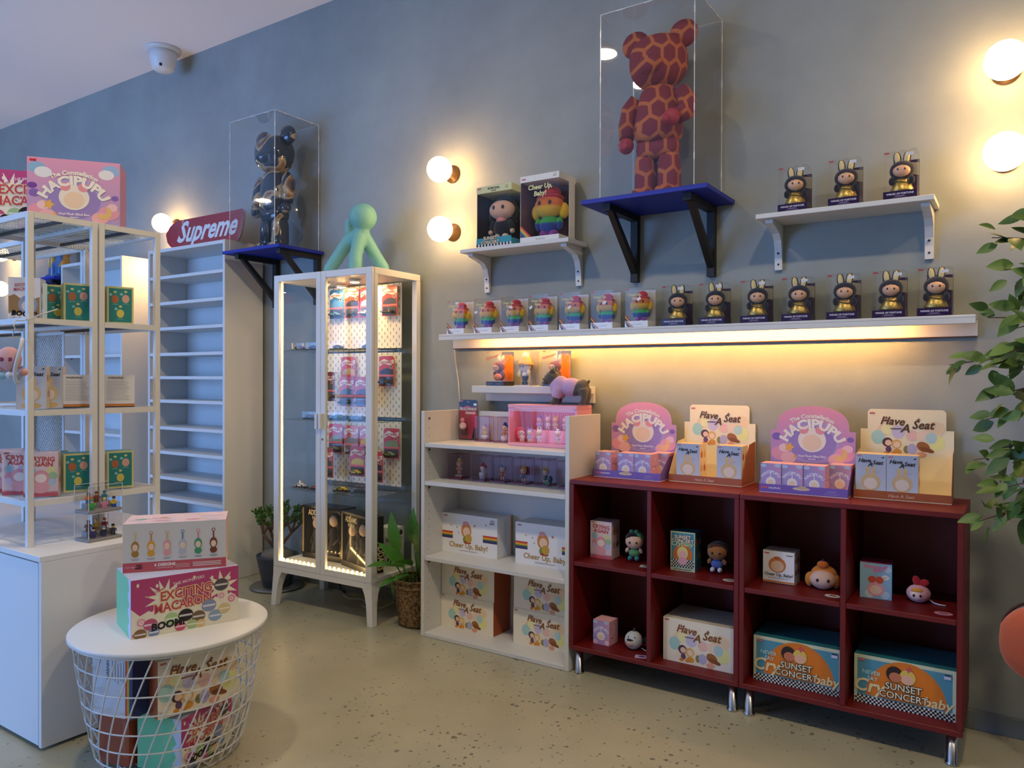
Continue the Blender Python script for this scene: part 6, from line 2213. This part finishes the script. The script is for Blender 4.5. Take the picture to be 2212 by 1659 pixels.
# ------------------------------------------------------------------ orange chair at the right edge
def chair():
    t = thing('upholstered_chair', 'orange upholstered chair back at the right picture edge', 'chair', (2.338, -.90, 0), 0)
    melt('back_pad', 'orange_fabric', t, lambda m: m.ell((0, 0, .625), (.245, .055, .108), None, 28, 16, squash=1.35), .012, 4)
    P = [(.238 * math.copysign(abs(math.cos(a)) ** .74, math.cos(a)), .0, .625 + .109 * math.copysign(abs(math.sin(a)) ** .74, math.sin(a))) for a in [2 * PI * i / 40 for i in range(40)]]
    MB().tube([(p[0], .036, p[2]) for p in P], .0035, 6, closed=True).build('piping', 'dark_seam', t)
    melt('seat_pad', 'orange_fabric', t, lambda m: m.ell((.04, -.24, .44), (.19, .20, .05), None, 24, 12, squash=1.5), .014, 4)
    for x in (-.12, .14):
        MB().tube([(x, -.01, .53), (x, -.06, .42)], .012, 8).build('back_stay', 'black_wood', t)
    for x in (-1, 1):
        for y in (-1, 1):
            MB().tube([(x * .13 + .02, y * .13 - .24, .40), (x * .16 + .04, y * .17 - .24, .0035)], [.014, .010], 10).build('leg', 'black_wood', t)
chair()
# ------------------------------------------------------------------ white counter and wire rack
def counter():
    t = thing('display_counter', 'white counter cabinet under the wire rack', 'counter', (-2.35, -1.764, 0))
    w, d, h = 1.855, .60, .632
    MB().cbox(0, w, 0, d, h - .018, h, .001).build('top_slab', 'white_cabinet', t)
    MB().cbox(w - .018, w, .004, d, .010, h - .0185, .0008).build('end_panel', 'white_cabinet', t)
    MB().box(.0, w - .0185, .024, d, .012, h - .0186).build('carcass', 'white_cabinet', t)
    for a, b in ((.004, .608), (.612, 1.218), (1.222, w - .021)):
        MB().cbox(a, b, .004, .022, .014, h - .024, .001).build('door', 'white_cabinet', t)
    for x in (.06, w - .08):
        for y in (.08, d - .08):
            MB().lathe([(.0, .0008), (.03, .0008), (.03, .0118), (.0, .0118)], 14, c=(x, y, 0)).build('foot', 'grey_metal', t)
counter()
RZ = [.790, 1.100, 1.416, 1.777]
def wire_rack(x0, x1, y0, y1, label):
    t = thing('wire_rack', label, 'rack', (x0, y0, .6323), 0, 'white wire rack units on the counter')
    w, d = x1 - x0, y1 - y0
    p = .020
    for x in (0, w - p):
        for y in (0, d - p):
            MB().cbox(x, x + p, y, y + p, .0, 1.777 - .6323, .001).build('post', 'white_metal', t)
    for z in RZ:
        zz = z - .6323
        f = MB()
        for y in (0, d - .010): f.box(p + .0003, w - p - .0003, y, y + .010, zz - .020, zz)
        for x in (0, w - .010): f.box(x, x + .010, p + .0003, d - p - .0003, zz - .020, zz)
        fr = f.build('shelf_frame', 'white_metal', t)
        g = MB()
        n = int((d - .02) / .010)
        for k in range(n):
            y = .010 + (k + .5) * (d - .02) / n
            g.box(.0105, w - .0105, y - .0012, y + .0012, zz - .006, zz - .0035)
        m_ = int((w - .02) / .045)
        for k in range(m_):
            x = .012 + (k + .5) * (w - .024) / m_
            g.box(x - .0012, x + .0012, .0105, d - .0105, zz - .0085, zz - .0062)
        tag(g.build('wire_mesh', 'white_metal', t), kind='stuff')
        MB().box(p + .002, w - p - .002, d / 2 - .006, d / 2 + .006, zz - .020, zz - .010).build('cross_bar', 'dark_screw', t)
wire_rack(-1.210, -.667, -1.724, -1.488, 'white wire rack unit nearest the camera at the left')
wire_rack(-1.210, -.667, -1.482, -1.245, 'white wire rack unit second from the front')
wire_rack(-1.756, -1.214, -1.482, -1.245, 'white wire rack unit behind, toward the back left')
def perforated():
    t = thing('perforated_panel', 'white perforated metal panel standing inside the rack', 'panel', (-1.205, -1.465, .7905), 0)
    m = MB()
    w, h = .245, .60
    for (a, b, c, d) in ((0, w, 0, .012), (0, w, h - .012, h), (0, .012, .012, h - .012), (w - .012, w, .012, h - .012)):
        m.box(a, b, 0, .003, c, d)
    m.build('rim', 'white_metal', t)
    g = MB()
    n = 26
    s = .018
    for k in range(-int(h / s), int(w / s) + 1):
        for sg in (1, -1):
            # slanted strips clipped to the panel
            x0, z0 = .012 + k * s, .012
            pts = []
            for zz in (0.0, h - .024):
                pass
            L_ = min(h - .024, w - .024 - k * s) if k >= 0 else min(h - .024, w - .024 - k * s)
            u0 = max(0, -k * s)
            if L_ - u0 < .01: continue
            a = (k * s + u0, u0); b = (k * s + L_, L_)
            if sg == 1: q = [(a[0], a[1]), (b[0], b[1])]
            else: q = [(w - .024 - a[0], a[1]), (w - .024 - b[0], b[1])]
            g.tube([(.012 + q[0][0], .0015, .012 + q[0][1]), (.012 + q[1][0], .0015, .012 + q[1][1])], .0021, 4)
    tag(g.build('lattice', 'white_metal', t), kind='stuff')
perforated()

# ---- big lilac carton and a pink one on top of the rack
def art_big_lilac(a, w, h):
    a.add([(0, 0, .0003), (w, 0, .0003), (w, h, .0003), (0, h, .0003)], [(0, 1, 2, 3)], lambda p: '#b7a0d0' if p.y < h * .5 else '#dd9cbc')
    a.M = a.M @ Matrix.Translation((w / 2, 0, 0))
    for x, y, r, c in ((-.12, .195, .03, '#8fb4d8'), (-.10, .18, .028, '#e6e4ea'), (.12, .20, .03, '#9ab8dc'), (.105, .185, .026, '#e9e4e8'), (-.135, .13, .016, '#7a4aa0')):
        a.disc(max(-w / 2 + r, min(w / 2 - r, x)), min(y, h - r * .7), r, c, 2, r * .7)
    art_header_lilac(a, w, .012)
    a.rect(-w / 2 + .008, h - .014, .022, .007, '#c8323c', 6)
carton('toy_carton', 'large lilac pink carton on top of the wire rack', 'box', (-.851, -1.645, 1.7773), math.radians(52), .302, .14, .232, {'f': '#c9a0c8', 'r': '#d79ab4', 't': '#d8a8c4', 'l': '#b79ac8'}, [('printed_front', FRONT(), lambda a: art_big_lilac(a, .302, .232))])
def splash(a, w, h, base='#bb4a80', cream='#efe9d4'):
    """pink ground, cream cloud bank below and cream spatter"""
    a.rect(0, 0, w, h, base, 1)
    P = [(0, 0), (w, 0), (w, h * .62)]
    for i in range(14): P.append((w * (1 - i / 13), h * (.40 + .09 * (i % 2) + .05 * math.sin(i))))
    a.poly(P, cream, 2)
    for cx, cy, n, r in ((w * .30, h * .62, 12, h * .34), (w * .92, h * .66, 9, h * .30)):
        a.star(min(cx, w - r), cy, r, cream, 3, n, .45, .3)
    for i in range(6):
        a.disc(w * (.06 + .17 * i), h * (.9 - .05 * (i % 3)), .004, cream, 3, .006)
def art_macaron(a, w, h):
    splash(a, w, h)
    for r, c, ly in ((.075, '#ecdca8', 8), (.02, '#c8485c', 10)):
        a.text('EXCITING', w * .50, h * .60, h * .225, c, ly, 'c', .05, r, .06, sx=.86)
        a.text('MACARON', w * .47, h * .40, h * .225, c, ly, 'c', .05, r, .06, sx=.86)
    a.text('THE MONSTERS', w * .52, h * .84, h * .075, '#f0d6d8', 6, 'c', 0, .02, .12)
    a.text('Vinyl Face', w * .22, h * .72, h * .07, '#d45a74', 6, 'c', .2, .02, .4)
    a.text('BOOM!', w * .33, h * .10, h * .17, '#1f1c1e', 12, 'c', .1, .05, .05)
    # sweets: macarons and lollipops instead of figures
    for x, y, r, c in ((.09, .26, .09, '#e0a0ac'), (.93, .42, .085, '#dd8a9a'), (.83, .50, .07, '#d9a0a8')):
        a.disc(w * x, h * y, h * r, '#f2dcd8', 6)
        a.disc(w * x, h * y, h * r * .75, c, 7)
        a.disc(w * x, h * y, h * r * .45, '#f2dcd8', 8)
        a.disc(w * x, h * y, h * r * .2, c, 9)
    for x, y, r, c in ((.17, .20, .10, '#c0587c'), (.36, .24, .10, '#a9cc8c'), (.49, .26, .11, '#2e2a2c'), (.61, .20, .10, '#75604c'), (.71, .36, .11, '#8a97b8'), (.83, .70, .11, '#5a5456'), (.77, .16, .10, '#8aa6c4'), (.86, .26, .09, '#d8c48c'), (.55, .08, .08, '#a9c48c'), (.44, .08, .08, '#d05a7a'), (.20, .06, .08, '#7f94bc'), (.08, .06, .09, '#8a6444'), (.63, .07, .07, '#e3c48c')):
        a.disc(w * x, h * y, h * r * 1.15, c, 7, h * r)
        a.rect(w * x - h * r * 1.0, h * y - h * r * .16, h * r * 2.0, h * r * .32, mix(c, '#ffffff', .6), 8)
    tag_pop(a, w * .01, h * .03, w * .09)
def art_green(a, d, h):
    a.rect(0, 0, d, h, '#7ed0a0', 1)
    P = [(d, 0), (d, h)]
    for i in range(12): P.append((d * (.80 + .10 * ((i * 7) % 3) / 2), h * (1 - i / 11)))
    a.poly(P, '#cfd9ee', 2)
MC = {'f': '#c05a86', 'l': '#7ed0a0', 't': '#c3cbe2', 'r': '#7ed0a0', 'k': '#d8d0d8'}
def macaron_carton(loc, rz, label, w, d, h, group=None):
    return carton('toy_carton', label, 'box', loc, rz, w, d, h, MC, [('printed_front', FRONT(), lambda a: art_macaron(a, w, h)), ('printed_end', LEFT(0, d, 0), lambda a: art_green(a, d, h))], group)
macaron_carton((-1.090, -1.695, 1.7773), math.radians(52), 'pink lettered carton on the rack top behind the big lilac one', .30, .13, .215)

# ---- boxes standing on the rack shelves
def art_teal(a, w, h):
    a.rect(0, 0, w, h, '#d3cf8c', 1)
    a.rect(w * .07, h * .05, w * .86, h * .90, '#2a8684', 2)
    for x, y, c in ((.30, .68, '#b06a44'), (.70, .70, '#d9a89a'), (.50, .30, '#d9cb62')):
        a.disc(w * x, h * (y - .02), w * .14, c, 3, h * .11)
        a.disc(w * x, h * (y + .17), w * .06, '#d9cf8a', 3, h * .03)
        a.disc(w * (x - .16), h * (y + .10), w * .06, '#8fc4c4', 3, h * .035)
    for x, y in ((.30, .52), (.70, .54), (.5, .13)): a.rect(w * (x - .12), h * y, w * .24, h * .012, '#8fbcb8', 3)
def teal_box(loc, rz, label, w=.092, d=.07, h=.142):
    return carton('blind_box', label, 'box', loc, rz, w, d, h, {'f': '#d3cf8c', 'r': '#c98a7a', 't': '#2f8a8a', 'l': '#d3cf8c', 'k': '#d3cf8c'}, [('printed_front', FRONT(), lambda a: art_teal(a, w, h))], 'teal and yellow boxes on the wire rack')
z2, z3, z4 = 1.4163, 1.1003, .7903
HP = math.radians
tb = teal_box((-.735, -1.418, z2), HP(72), 'teal yellow-edged box at the right end of the upper rack shelf')
again(tb, (-.80, -1.475, z2), HP(80), 'teal yellow-edged box partly behind the doubled rack posts, upper shelf')
again(tb, (-.775, -1.555, z2), HP(72), 'teal yellow-edged box left of the doubled rack posts, upper shelf')
again(tb, (-.88, -1.575, z2), HP(75), 'teal yellow-edged box set far back on the upper rack shelf')
again(tb, (-.905, -1.672, z2), HP(70), 'teal yellow-edged box behind the white dripping box, upper shelf')
tag(MB().box(-.86, -.80, -1.63, -1.60, z2, z2 + .135, '#cfe0e2').build('paper_stack', 'card'), 'upright stack of pale papers between teal boxes on the upper rack shelf', 'paper')
again(tb, (-.745, -1.412, z4), HP(72), 'teal yellow-edged box at the right end of the lowest rack shelf')
again(tb, (-.775, -1.555, z4), HP(72), 'teal yellow-edged box left of the doubled posts, lowest rack shelf')
again(tb, (-.88, -1.585, z4), HP(72), 'teal yellow-edged box set far back on the lowest rack shelf')
def art_drip(a, w, h):
    a.rect(0, 0, w, h, '#e9e6e8', 1)
    a.poly([(w * .02, h * .05), (w * .98, h * .05), (w * .98, h * .55), (w * .8, h * .50), (w * .65, h * .58), (w * .4, h * .50), (w * .2, h * .60), (w * .02, h * .55)], '#a8845a', 2)
    a.disc(w * .62, h * .36, w * .30, '#9aa6bc', 3, h * .22)
    a.disc(w * .62, h * .33, w * .20, '#e6dcd8', 4, h * .13)
    for i in range(5): a.disc(w * (.1 + .18 * i), h * .10, w * .10, '#ece8e6', 5, h * .06)
    for r, c, ly in ((.06, '#f0d2d2', 6), (.01, '#c8506a', 7)):
        a.text('EXCITING', w * .5, h * .80, w * .15, c, ly, 'c', 0, r, .1, sx=.85)
        a.text('MACARON', w * .5, h * .70, w * .15, c, ly, 'c', 0, r, .1, sx=.85)
    a.text('BOOM!', w * .5, h * .09, w * .24, '#1c1a1e', 8, 'c', .1, .05, -.08)
carton('blind_box', 'white box with brown drips on the upper rack shelf', 'box', (-.84, -1.712, z2), HP(52), .100, .075, .150, {'f': '#e9e6e8', 'r': '#c9cfdc', 't': '#d9dde6'}, [('printed_front', FRONT(), lambda a: art_drip(a, .100, .150)), ('printed_side', RIGHT(.100), lambda a: art_pendants(a, .075, .15, ('#8a7a6a', '#c07a8a', '#a8a0a0', '#7a6a6a'), '#c9cfdc'))])
rr = rabbit_box((-.795, -1.705, z3), HP(55), 'pale box with peach side on the middle rack shelf, front one', 'pale peach boxes on the wire rack', .092, .06, .152)
again(rr, (-.845, -1.625, z3), HP(55), 'pale box with peach side on the middle rack shelf, rear one')
def art_warn(a, w, h):
    a.rect(0, 0, w, h, '#e2e2e4', 1)
    for i, c in enumerate(('#3a3a44', '#d8983c', '#c8683c')): a.rect(0, i * h * .035, w, h * .035, c, 2)
    a.text('WARNING', w * .36, h * .88, w * .11, '#4a4a4c', 3, 'c', .2, .03)
    lines(a, w * .06, h * .80, w * .82, 13, h * .048, '#9a9a9e', h * .012, 2, .3)
wb = carton('blind_box', 'white box covered in small print at right of the middle rack shelf', 'box', (-.735, -1.425, z3), HP(72), .102, .075, .122, {'f': '#e2e2e4', 'r': '#ddc0b8', 't': '#c9c9cc'}, [('printed_front', FRONT(), lambda a: art_warn(a, .102, .122))], 'white small-print boxes on the wire rack')
again(wb, (-.80, -1.545, z3), HP(72), 'white box covered in small print, left of the doubled rack posts')
again(wb, (-.905, -1.595, z3), HP(72), 'white box covered in small print, set far back on the middle shelf')
def art_cry2(a, w, h): art_crying(a, w, h)
cb = carton('blind_box', 'pink crying-doll style lettered box in front on the lowest rack shelf', 'box', (-.775, -1.690, z4), HP(58), .105, .075, .155, {'f': '#e6cfd4', 'r': '#e3b8b4', 't': '#e0c9d0'}, [('printed_front', FRONT(), lambda a: art_crying(a, .105, .155)), ('printed_side', RIGHT(.105), lambda a: art_pendants(a, .075, .155, ('#b0704a', '#c89a4c', '#e0a090', '#4a3a3a'), '#e6c4be'))], 'pink lettered boxes on the lowest rack shelf')
cb['label'] = 'pink box with red lettering in front on the lowest rack shelf'
again(cb, (-.885, -1.712, z4), HP(58), 'pink box with red lettering, second one behind the rack post')
again(cb, (-.985, -1.715, z4), HP(58), 'pink box with red lettering at the left picture edge')

# ---- hanging clear pouch
def pouch():
    t = thing('clear_pouch', 'clear vinyl pouch with plush inside hanging from the rack post', 'pouch', (-.632, -1.785, 1.265), HP(40))
    m = MB().ell((0, 0, 0), (.066, .030, .078), None, 24, 16, squash=1.25)
    m.build('vinyl_shell', 'clear_film', t)
    z = MB()
    pts = [(.028 + .010 * math.sin(a * 2), -.031 * math.cos(a), .079 * math.sin(a)) for a in [-1.2 + .2 * i for i in range(13)]]
    z.tube(pts, .0065, 6)
    z.build('zip_band', 'cable_white', t)
    MB().ell((-.012, .0, .006), (.040, .020, .042), '#dda8a4', 16, 12).build('plush_body', 'plush', t)
    e = MB()
    for s in (-1, 1): e.ell((s * .013 - .012, -.0195, .006), (.007, .002, .007), '#8a2c4a', 10, 8)
    e.build('plush_eyes', 'vinyl', t)
    b = MB()
    for x, z_, c in ((-.030, -.048, '#8fc0dc'), (-.006, -.046, '#e6e0e4'), (.018, -.050, '#9ab8d8'), (.036, -.036, '#e0a8a0'), (-.042, -.028, '#c8a0a8')):
        b.ell((x, -.006, z_), (.014, .012, .013), c, 12, 8)
    b.build('pompoms', 'plush', t)
    m = MB()
    m.tube([(0, 0, .080), (.001, 0, .090), (.003, .001, .100), (.006, .002, .112)], .0016, 6)
    m.build('chain', 'chrome', t)
pouch()
tag(MB().tube([(-.628, -1.783, 1.378), (-.640, -1.778, 1.395), (-.655, -1.766, 1.402), (-.652, -1.742, 1.403), (-.655, -1.728, 1.412), (-.662, -1.726, 1.424), (-.664, -1.728, 1.412), (-.656, -1.732, 1.404), (-.63, -1.70, 1.425), (-.60, -1.66, 1.445)], .0022, 6).build('cable_tie', 'cable_white'), 'white cable tie knotted round the rack post', 'cable tie')

# ---- two-tier clear case with brick figures
def tier_case():
    t = thing('tier_case', 'two-tier clear case of brick figures on the counter', 'display case', (-.577, -1.567, .6323), HP(94))
    plain('grey_plate', '#8a8a8c', .5)
    w, d = .125, .085
    for k in (0, 1):
        z = k * .100
        MB().cbox(0, w, 0, d, z + .0003, z + .010).build('tier_plate', 'grey_plate', t)
        m = MB()
        for q in (((0, 0), (w, 0)), ((w, 0), (w, d)), ((w, d), (0, d)), ((0, d), (0, 0))):
            m.add([(*q[0], z + .0105), (*q[1], z + .0105), (*q[1], z + .098), (*q[0], z + .098)], [(0, 1, 2, 3)])
        m.add([(0, 0, z + .098), (w, 0, z + .098), (w, d, z + .098), (0, d, z + .098)], [(0, 1, 2, 3)])
        m.build('clear_cover', 'clear_acrylic', t)
        e = MB()
        for x in (0, w):
            for y in (0, d): e.box(x - .0008, x + .0008, y - .0008, y + .0008, z + .0105, z + .098)
        for y in (0, d): e.box(0, w, y - .0008, y + .0008, z + .0972, z + .0988)
        e.build('cover_edges', 'acrylic_edge', t)
        MB().box(.02, w - .01, d * .55, d - .01, z + .0105, z + .030).build('step', 'grey_plate', t)
    return t
TC = tier_case()
def brick_figure(u, v, z, label, legs, torso, head, hat):
    c, s = math.cos(HP(94)), math.sin(HP(94))
    t = thing('brick_figure', label, 'figurine', (-.577 + u * c - v * s, -1.567 + u * s + v * c, .6323 + z), HP(60), 'brick figures in the two-tier case')
    m = MB()
    m.box(-.0078, -.0004, -.004, .004, .0003, .012, legs).box(.0004, .0078, -.004, .004, .0003, .012, legs)
    m.build('legs', 'vinyl', t)
    m = MB()
    m.add([(-.008, -.004, .0123), (.008, -.004, .0123), (.008, .004, .0123), (-.008, .004, .0123), (-.006, -.004, .025), (.006, -.004, .025), (.006, .004, .025), (-.006, .004, .025)], [(0, 3, 2, 1), (4, 5, 6, 7), (0, 1, 5, 4), (2, 3, 7, 6), (3, 0, 4, 7), (1, 2, 6, 5)], torso)
    m.build('torso', 'vinyl', t)
    for k in (-1, 1): MB().tube([(k * .0072, 0, .0235), (k * .0105, -.001, .018), (k * .0105, -.004, .0145)], .0022, 6, torso).build('arm', 'vinyl', t)
    MB().lathe([(.0, .0253), (.0048, .0253), (.0052, .029), (.0048, .034), (.0, .0345)], 12, head).build('head', 'vinyl', t)
    MB().lathe([(.0058, .0318), (.006, .034), (.0045, .039), (.0, .040)], 12, hat).build('hat', 'vinyl', t)
bf = [(.025, .022, .0103, 'brick figure in green suit, top tier', '#3f9a4a', '#4fae50', '#e6c7a4', '#3f8a44'), (.070, .020, .0103, 'brick figure in pink dress, top tier', '#d98aac', '#e090b4', '#e6c7a4', '#d9b84a'), (.108, .024, .0103, 'brick figure in blue trousers, top tier', '#2c4aa0', '#d9c03c', '#e6c7a4', '#1c1c20'),
      (.035, .060, .0303, 'brick figure in orange shirt on the back step, top tier', '#2c5ca8', '#d8702c', '#7a5a3a', '#5a3a24'), (.065, .060, .0303, 'brick figure in brown coat on the back step, top tier', '#6a3a2c', '#8a4a34', '#e0c09c', '#5a2c20'), (.095, .060, .0303, 'brick figure in teal tunic on the back step, top tier', '#2c6a8a', '#2f86a0', '#7fb0c0', '#2c6a8a'),
      (.030, .022, .1 - .1 + .0103 - .0, '', '', '', '', '')]
for q in bf[:6]: brick_figure(q[0], q[1], q[2] + .100, *q[3:])
for u, v, z, lb, a, b, c, d in ((.030, .022, .0103, 'brick figure in purple coat, lower tier', '#3a2c5a', '#3a3a6a', '#e6c7a4', '#2c2c34'), (.068, .020, .0103, 'brick figure in dark blue coat, lower tier', '#26366a', '#2c2c30', '#e6dcd0', '#8a8a90'), (.105, .024, .0103, 'brick figure in black coat, lower tier', '#1c1c22', '#26262c', '#d8b85a', '#1c1c22'),
                                (.035, .060, .0303, 'brick figure in brown fur on the step, lower tier', '#6a442c', '#6a442c', '#7a5434', '#5a3824'), (.065, .060, .0303, 'brick figure in yellow cap on the step, lower tier', '#8a6a2c', '#c89a34', '#d9b48c', '#d9a82c'), (.095, .060, .0303, 'brick figure in red hood on the step, lower tier', '#6a2c24', '#8a3428', '#dcb490', '#a8442c')):
    brick_figure(u, v, z, lb, a, b, c, d)

# ------------------------------------------------------------------ round wire table
TX, TY = -.157, -1.518
def wire_table():
    t = thing('wire_basket_table', 'round white table with a wire basket base', 'table', (TX, TY, 0))
    MB().lathe([(.0, .404), (.290, .404), (.297, .408), (.297, .418), (.294, .4205), (.0, .4205)], 64).build('table_top', 'white_metal', t)
    Rz = lambda z: .200 + .082 * (z / .40) ** .62
    r = .0026
    MB().tube([(.2835 * math.cos(i * PI / 32), .2835 * math.sin(i * PI / 32), .400) for i in range(64)], .0034, 6, closed=True).build('top_ring', 'white_metal', t)
    for z in (.342, .282, .222, .162, .102, .045):
        R = Rz(z)
        MB().tube([(R * math.cos(i * PI / 32), R * math.sin(i * PI / 32), z) for i in range(64)], r, 5, closed=True).build('hoop', 'white_metal', t)
    me = None
    n = 34
    path = []
    for k in range(15):
        z = .400 - .398 * k / 14
        R = Rz(max(z, .004))
        a = -.62 * k / 14
        path.append((R * math.cos(a), R * math.sin(a), max(z, .004)))
    me = MB().tube(path, r, 5).build('strut', 'white_metal', data_only=True)
    for i in range(n):
        put('strut', me, t, (0, 0, 0), 2 * PI * i / n)
    m = MB()
    for k in range(5):
        R = .04 + .04 * k
        m.tube([(R * math.cos(i * PI / 16), R * math.sin(i * PI / 16), .006) for i in range(32)], r, 4, closed=True)
    for k in range(6):
        a = k * PI / 6
        m.tube([(.2 * math.cos(a), .2 * math.sin(a), .010), (-.2 * math.cos(a), -.2 * math.sin(a), .010)], r, 4)
    m.build('floor_grid', 'white_metal', t)
wire_table()
zt = .4208
mc = macaron_carton((-.096, -1.690, zt), HP(72), 'pink lettered carton with green end on the round table', .322, .20, .178)
def art_six(a, w, h):
    a.rect(0, 0, w, h, '#d2d2d4', 1)
    a.rect(0, 0, w, h * .20, '#c05a62', 2)
    for i, (c, s) in enumerate((('#d8c07a', '#a8803c'), ('#c8864c', '#d9a23c'), ('#d8b07c', '#e0a0a8'), ('#5a86b8', '#b8c0d0'), ('#d890a8', '#4a9a72'), ('#8a3a3a', '#7a4434'))):
        x = w * (.115 + .152 * i)
        a.disc(x, h * .80, w * .018, c, 3)
        a.disc(x, h * .80, w * .011, '#d2d2d4', 4)
        a.rect(x - w * .007, h * .64, w * .014, h * .13, c, 3)
        a.disc(x, h * .53, w * .038, s, 4, h * .11)
        a.disc(x, h * .51, w * .026, '#ecd0bc', 5, h * .07)
        a.disc(x, h * .38, w * .036, s, 4, h * .07)
        a.rect(x - w * .04, h * .265, w * .08, h * .010, '#a8a8aa', 3)
        a.rect(x - w * .03, h * .245, w * .06, h * .010, '#a8a8aa', 3)
    a.text('6 DESIGNS', w * .40, h * .105, h * .085, '#f0dada', 4, 'c', 0, .05)
    a.rect(w * .32, h * .06, w * .16, h * .014, '#e0b0b2', 3)
    for i in range(3): a.rect(w * .50, h * (.115 - .03 * i), w * .14, h * .012, '#e0b0b2', 3)
    for i in range(3): a.rect(w * .67, h * (.125 - .033 * i), w * .28, h * .018, '#ecc9ca', 3)
    a.text('POP MART', w * .08, h * .09, h * .05, '#e6c0c0', 3)
    a.text('CRY', w * .155, h * .115, h * .06, '#3a2028', 3, bold=.04)
    a.text('BABY', w * .155, h * .065, h * .06, '#3a2028', 3, bold=.04)
def art_six_top(a, w, d):
    a.rect(0, 0, w, d, '#eccfd6', 1)
    rnd = random.Random(4)
    for i in range(26):
        x, y, r = rnd.uniform(.03, w - .03), rnd.uniform(.02, d - .02), rnd.uniform(.006, .018)
        a.disc(x, y, r * 1.5, rnd.choice(('#f3e6ea', '#dd8a9c', '#eab4c0', '#f0dde2', '#c8ccd8', '#e8d090', '#c04a58', '#7fa8a0')), 2, r * .6)
carton('toy_carton', 'pale carton with six pendant drawings atop the round table stack', 'box', (-.203, -1.655, zt + .1783), HP(52), .303, .165, .153, {'f': '#d2d2d4', 't': '#eccfd6', 'r': '#e9b8ae', 'l': '#e0c0c8'},
       [('printed_front', FRONT(), lambda a: art_six(a, .303, .153)), ('printed_top', TOP(0, 0, .153), lambda a: art_six_top(a, .303, .165))])
# ---- cartons inside the basket
seat_carton((.016, -1.672, .198), 'cream carton with brown script in the upper layer of the wire basket', None, HP(80), .240, .062, .172)
macaron_carton((.035, -1.608, .0155), HP(107.5), 'pink lettered carton low in the wire basket', .240, .16, .165)
carton('toy_carton', 'plain rust brown carton low in the wire basket', 'box', (-.257, -1.703, .0155), HP(14), .125, .10, .170, {'f': '#a5502f', 'r': '#a5502f', 't': '#a5502f'}, [('printed_front', FRONT(), lambda a: (a.rect(.0, .0, .125, .17, '#a5502f', 1), a.rect(.1, .03, .012, .11, '#b0603c', 2)))])
def art_white_rain(a, w, h):
    a.rect(0, 0, w, h, '#dadadc', 1)
    for i, c in enumerate(RB): a.rect(w - .026 + i * .0043, 0, .0044, h, c, 2)
    a.text('WARNING', w * .42, h * .80, .014, '#4a4a4c', 3, 'c', 0, .02, PI / 2)
    for i in range(5): a.rect(w * (.50 + .07 * i), h * (.62 - .03 * (i % 3)), .0022, h * (.34 - .05 * (i % 2)), '#8a8a8e', 2)
carton('toy_carton', 'white carton with rainbow edge in the upper layer of the wire basket', 'box', (-.192, -1.754, .198), HP(16), .150, .09, .180, {'f': '#dadadc', 'r': '#34406e', 't': '#dadadc'}, [('printed_front', FRONT(), lambda a: art_white_rain(a, .150, .180))])
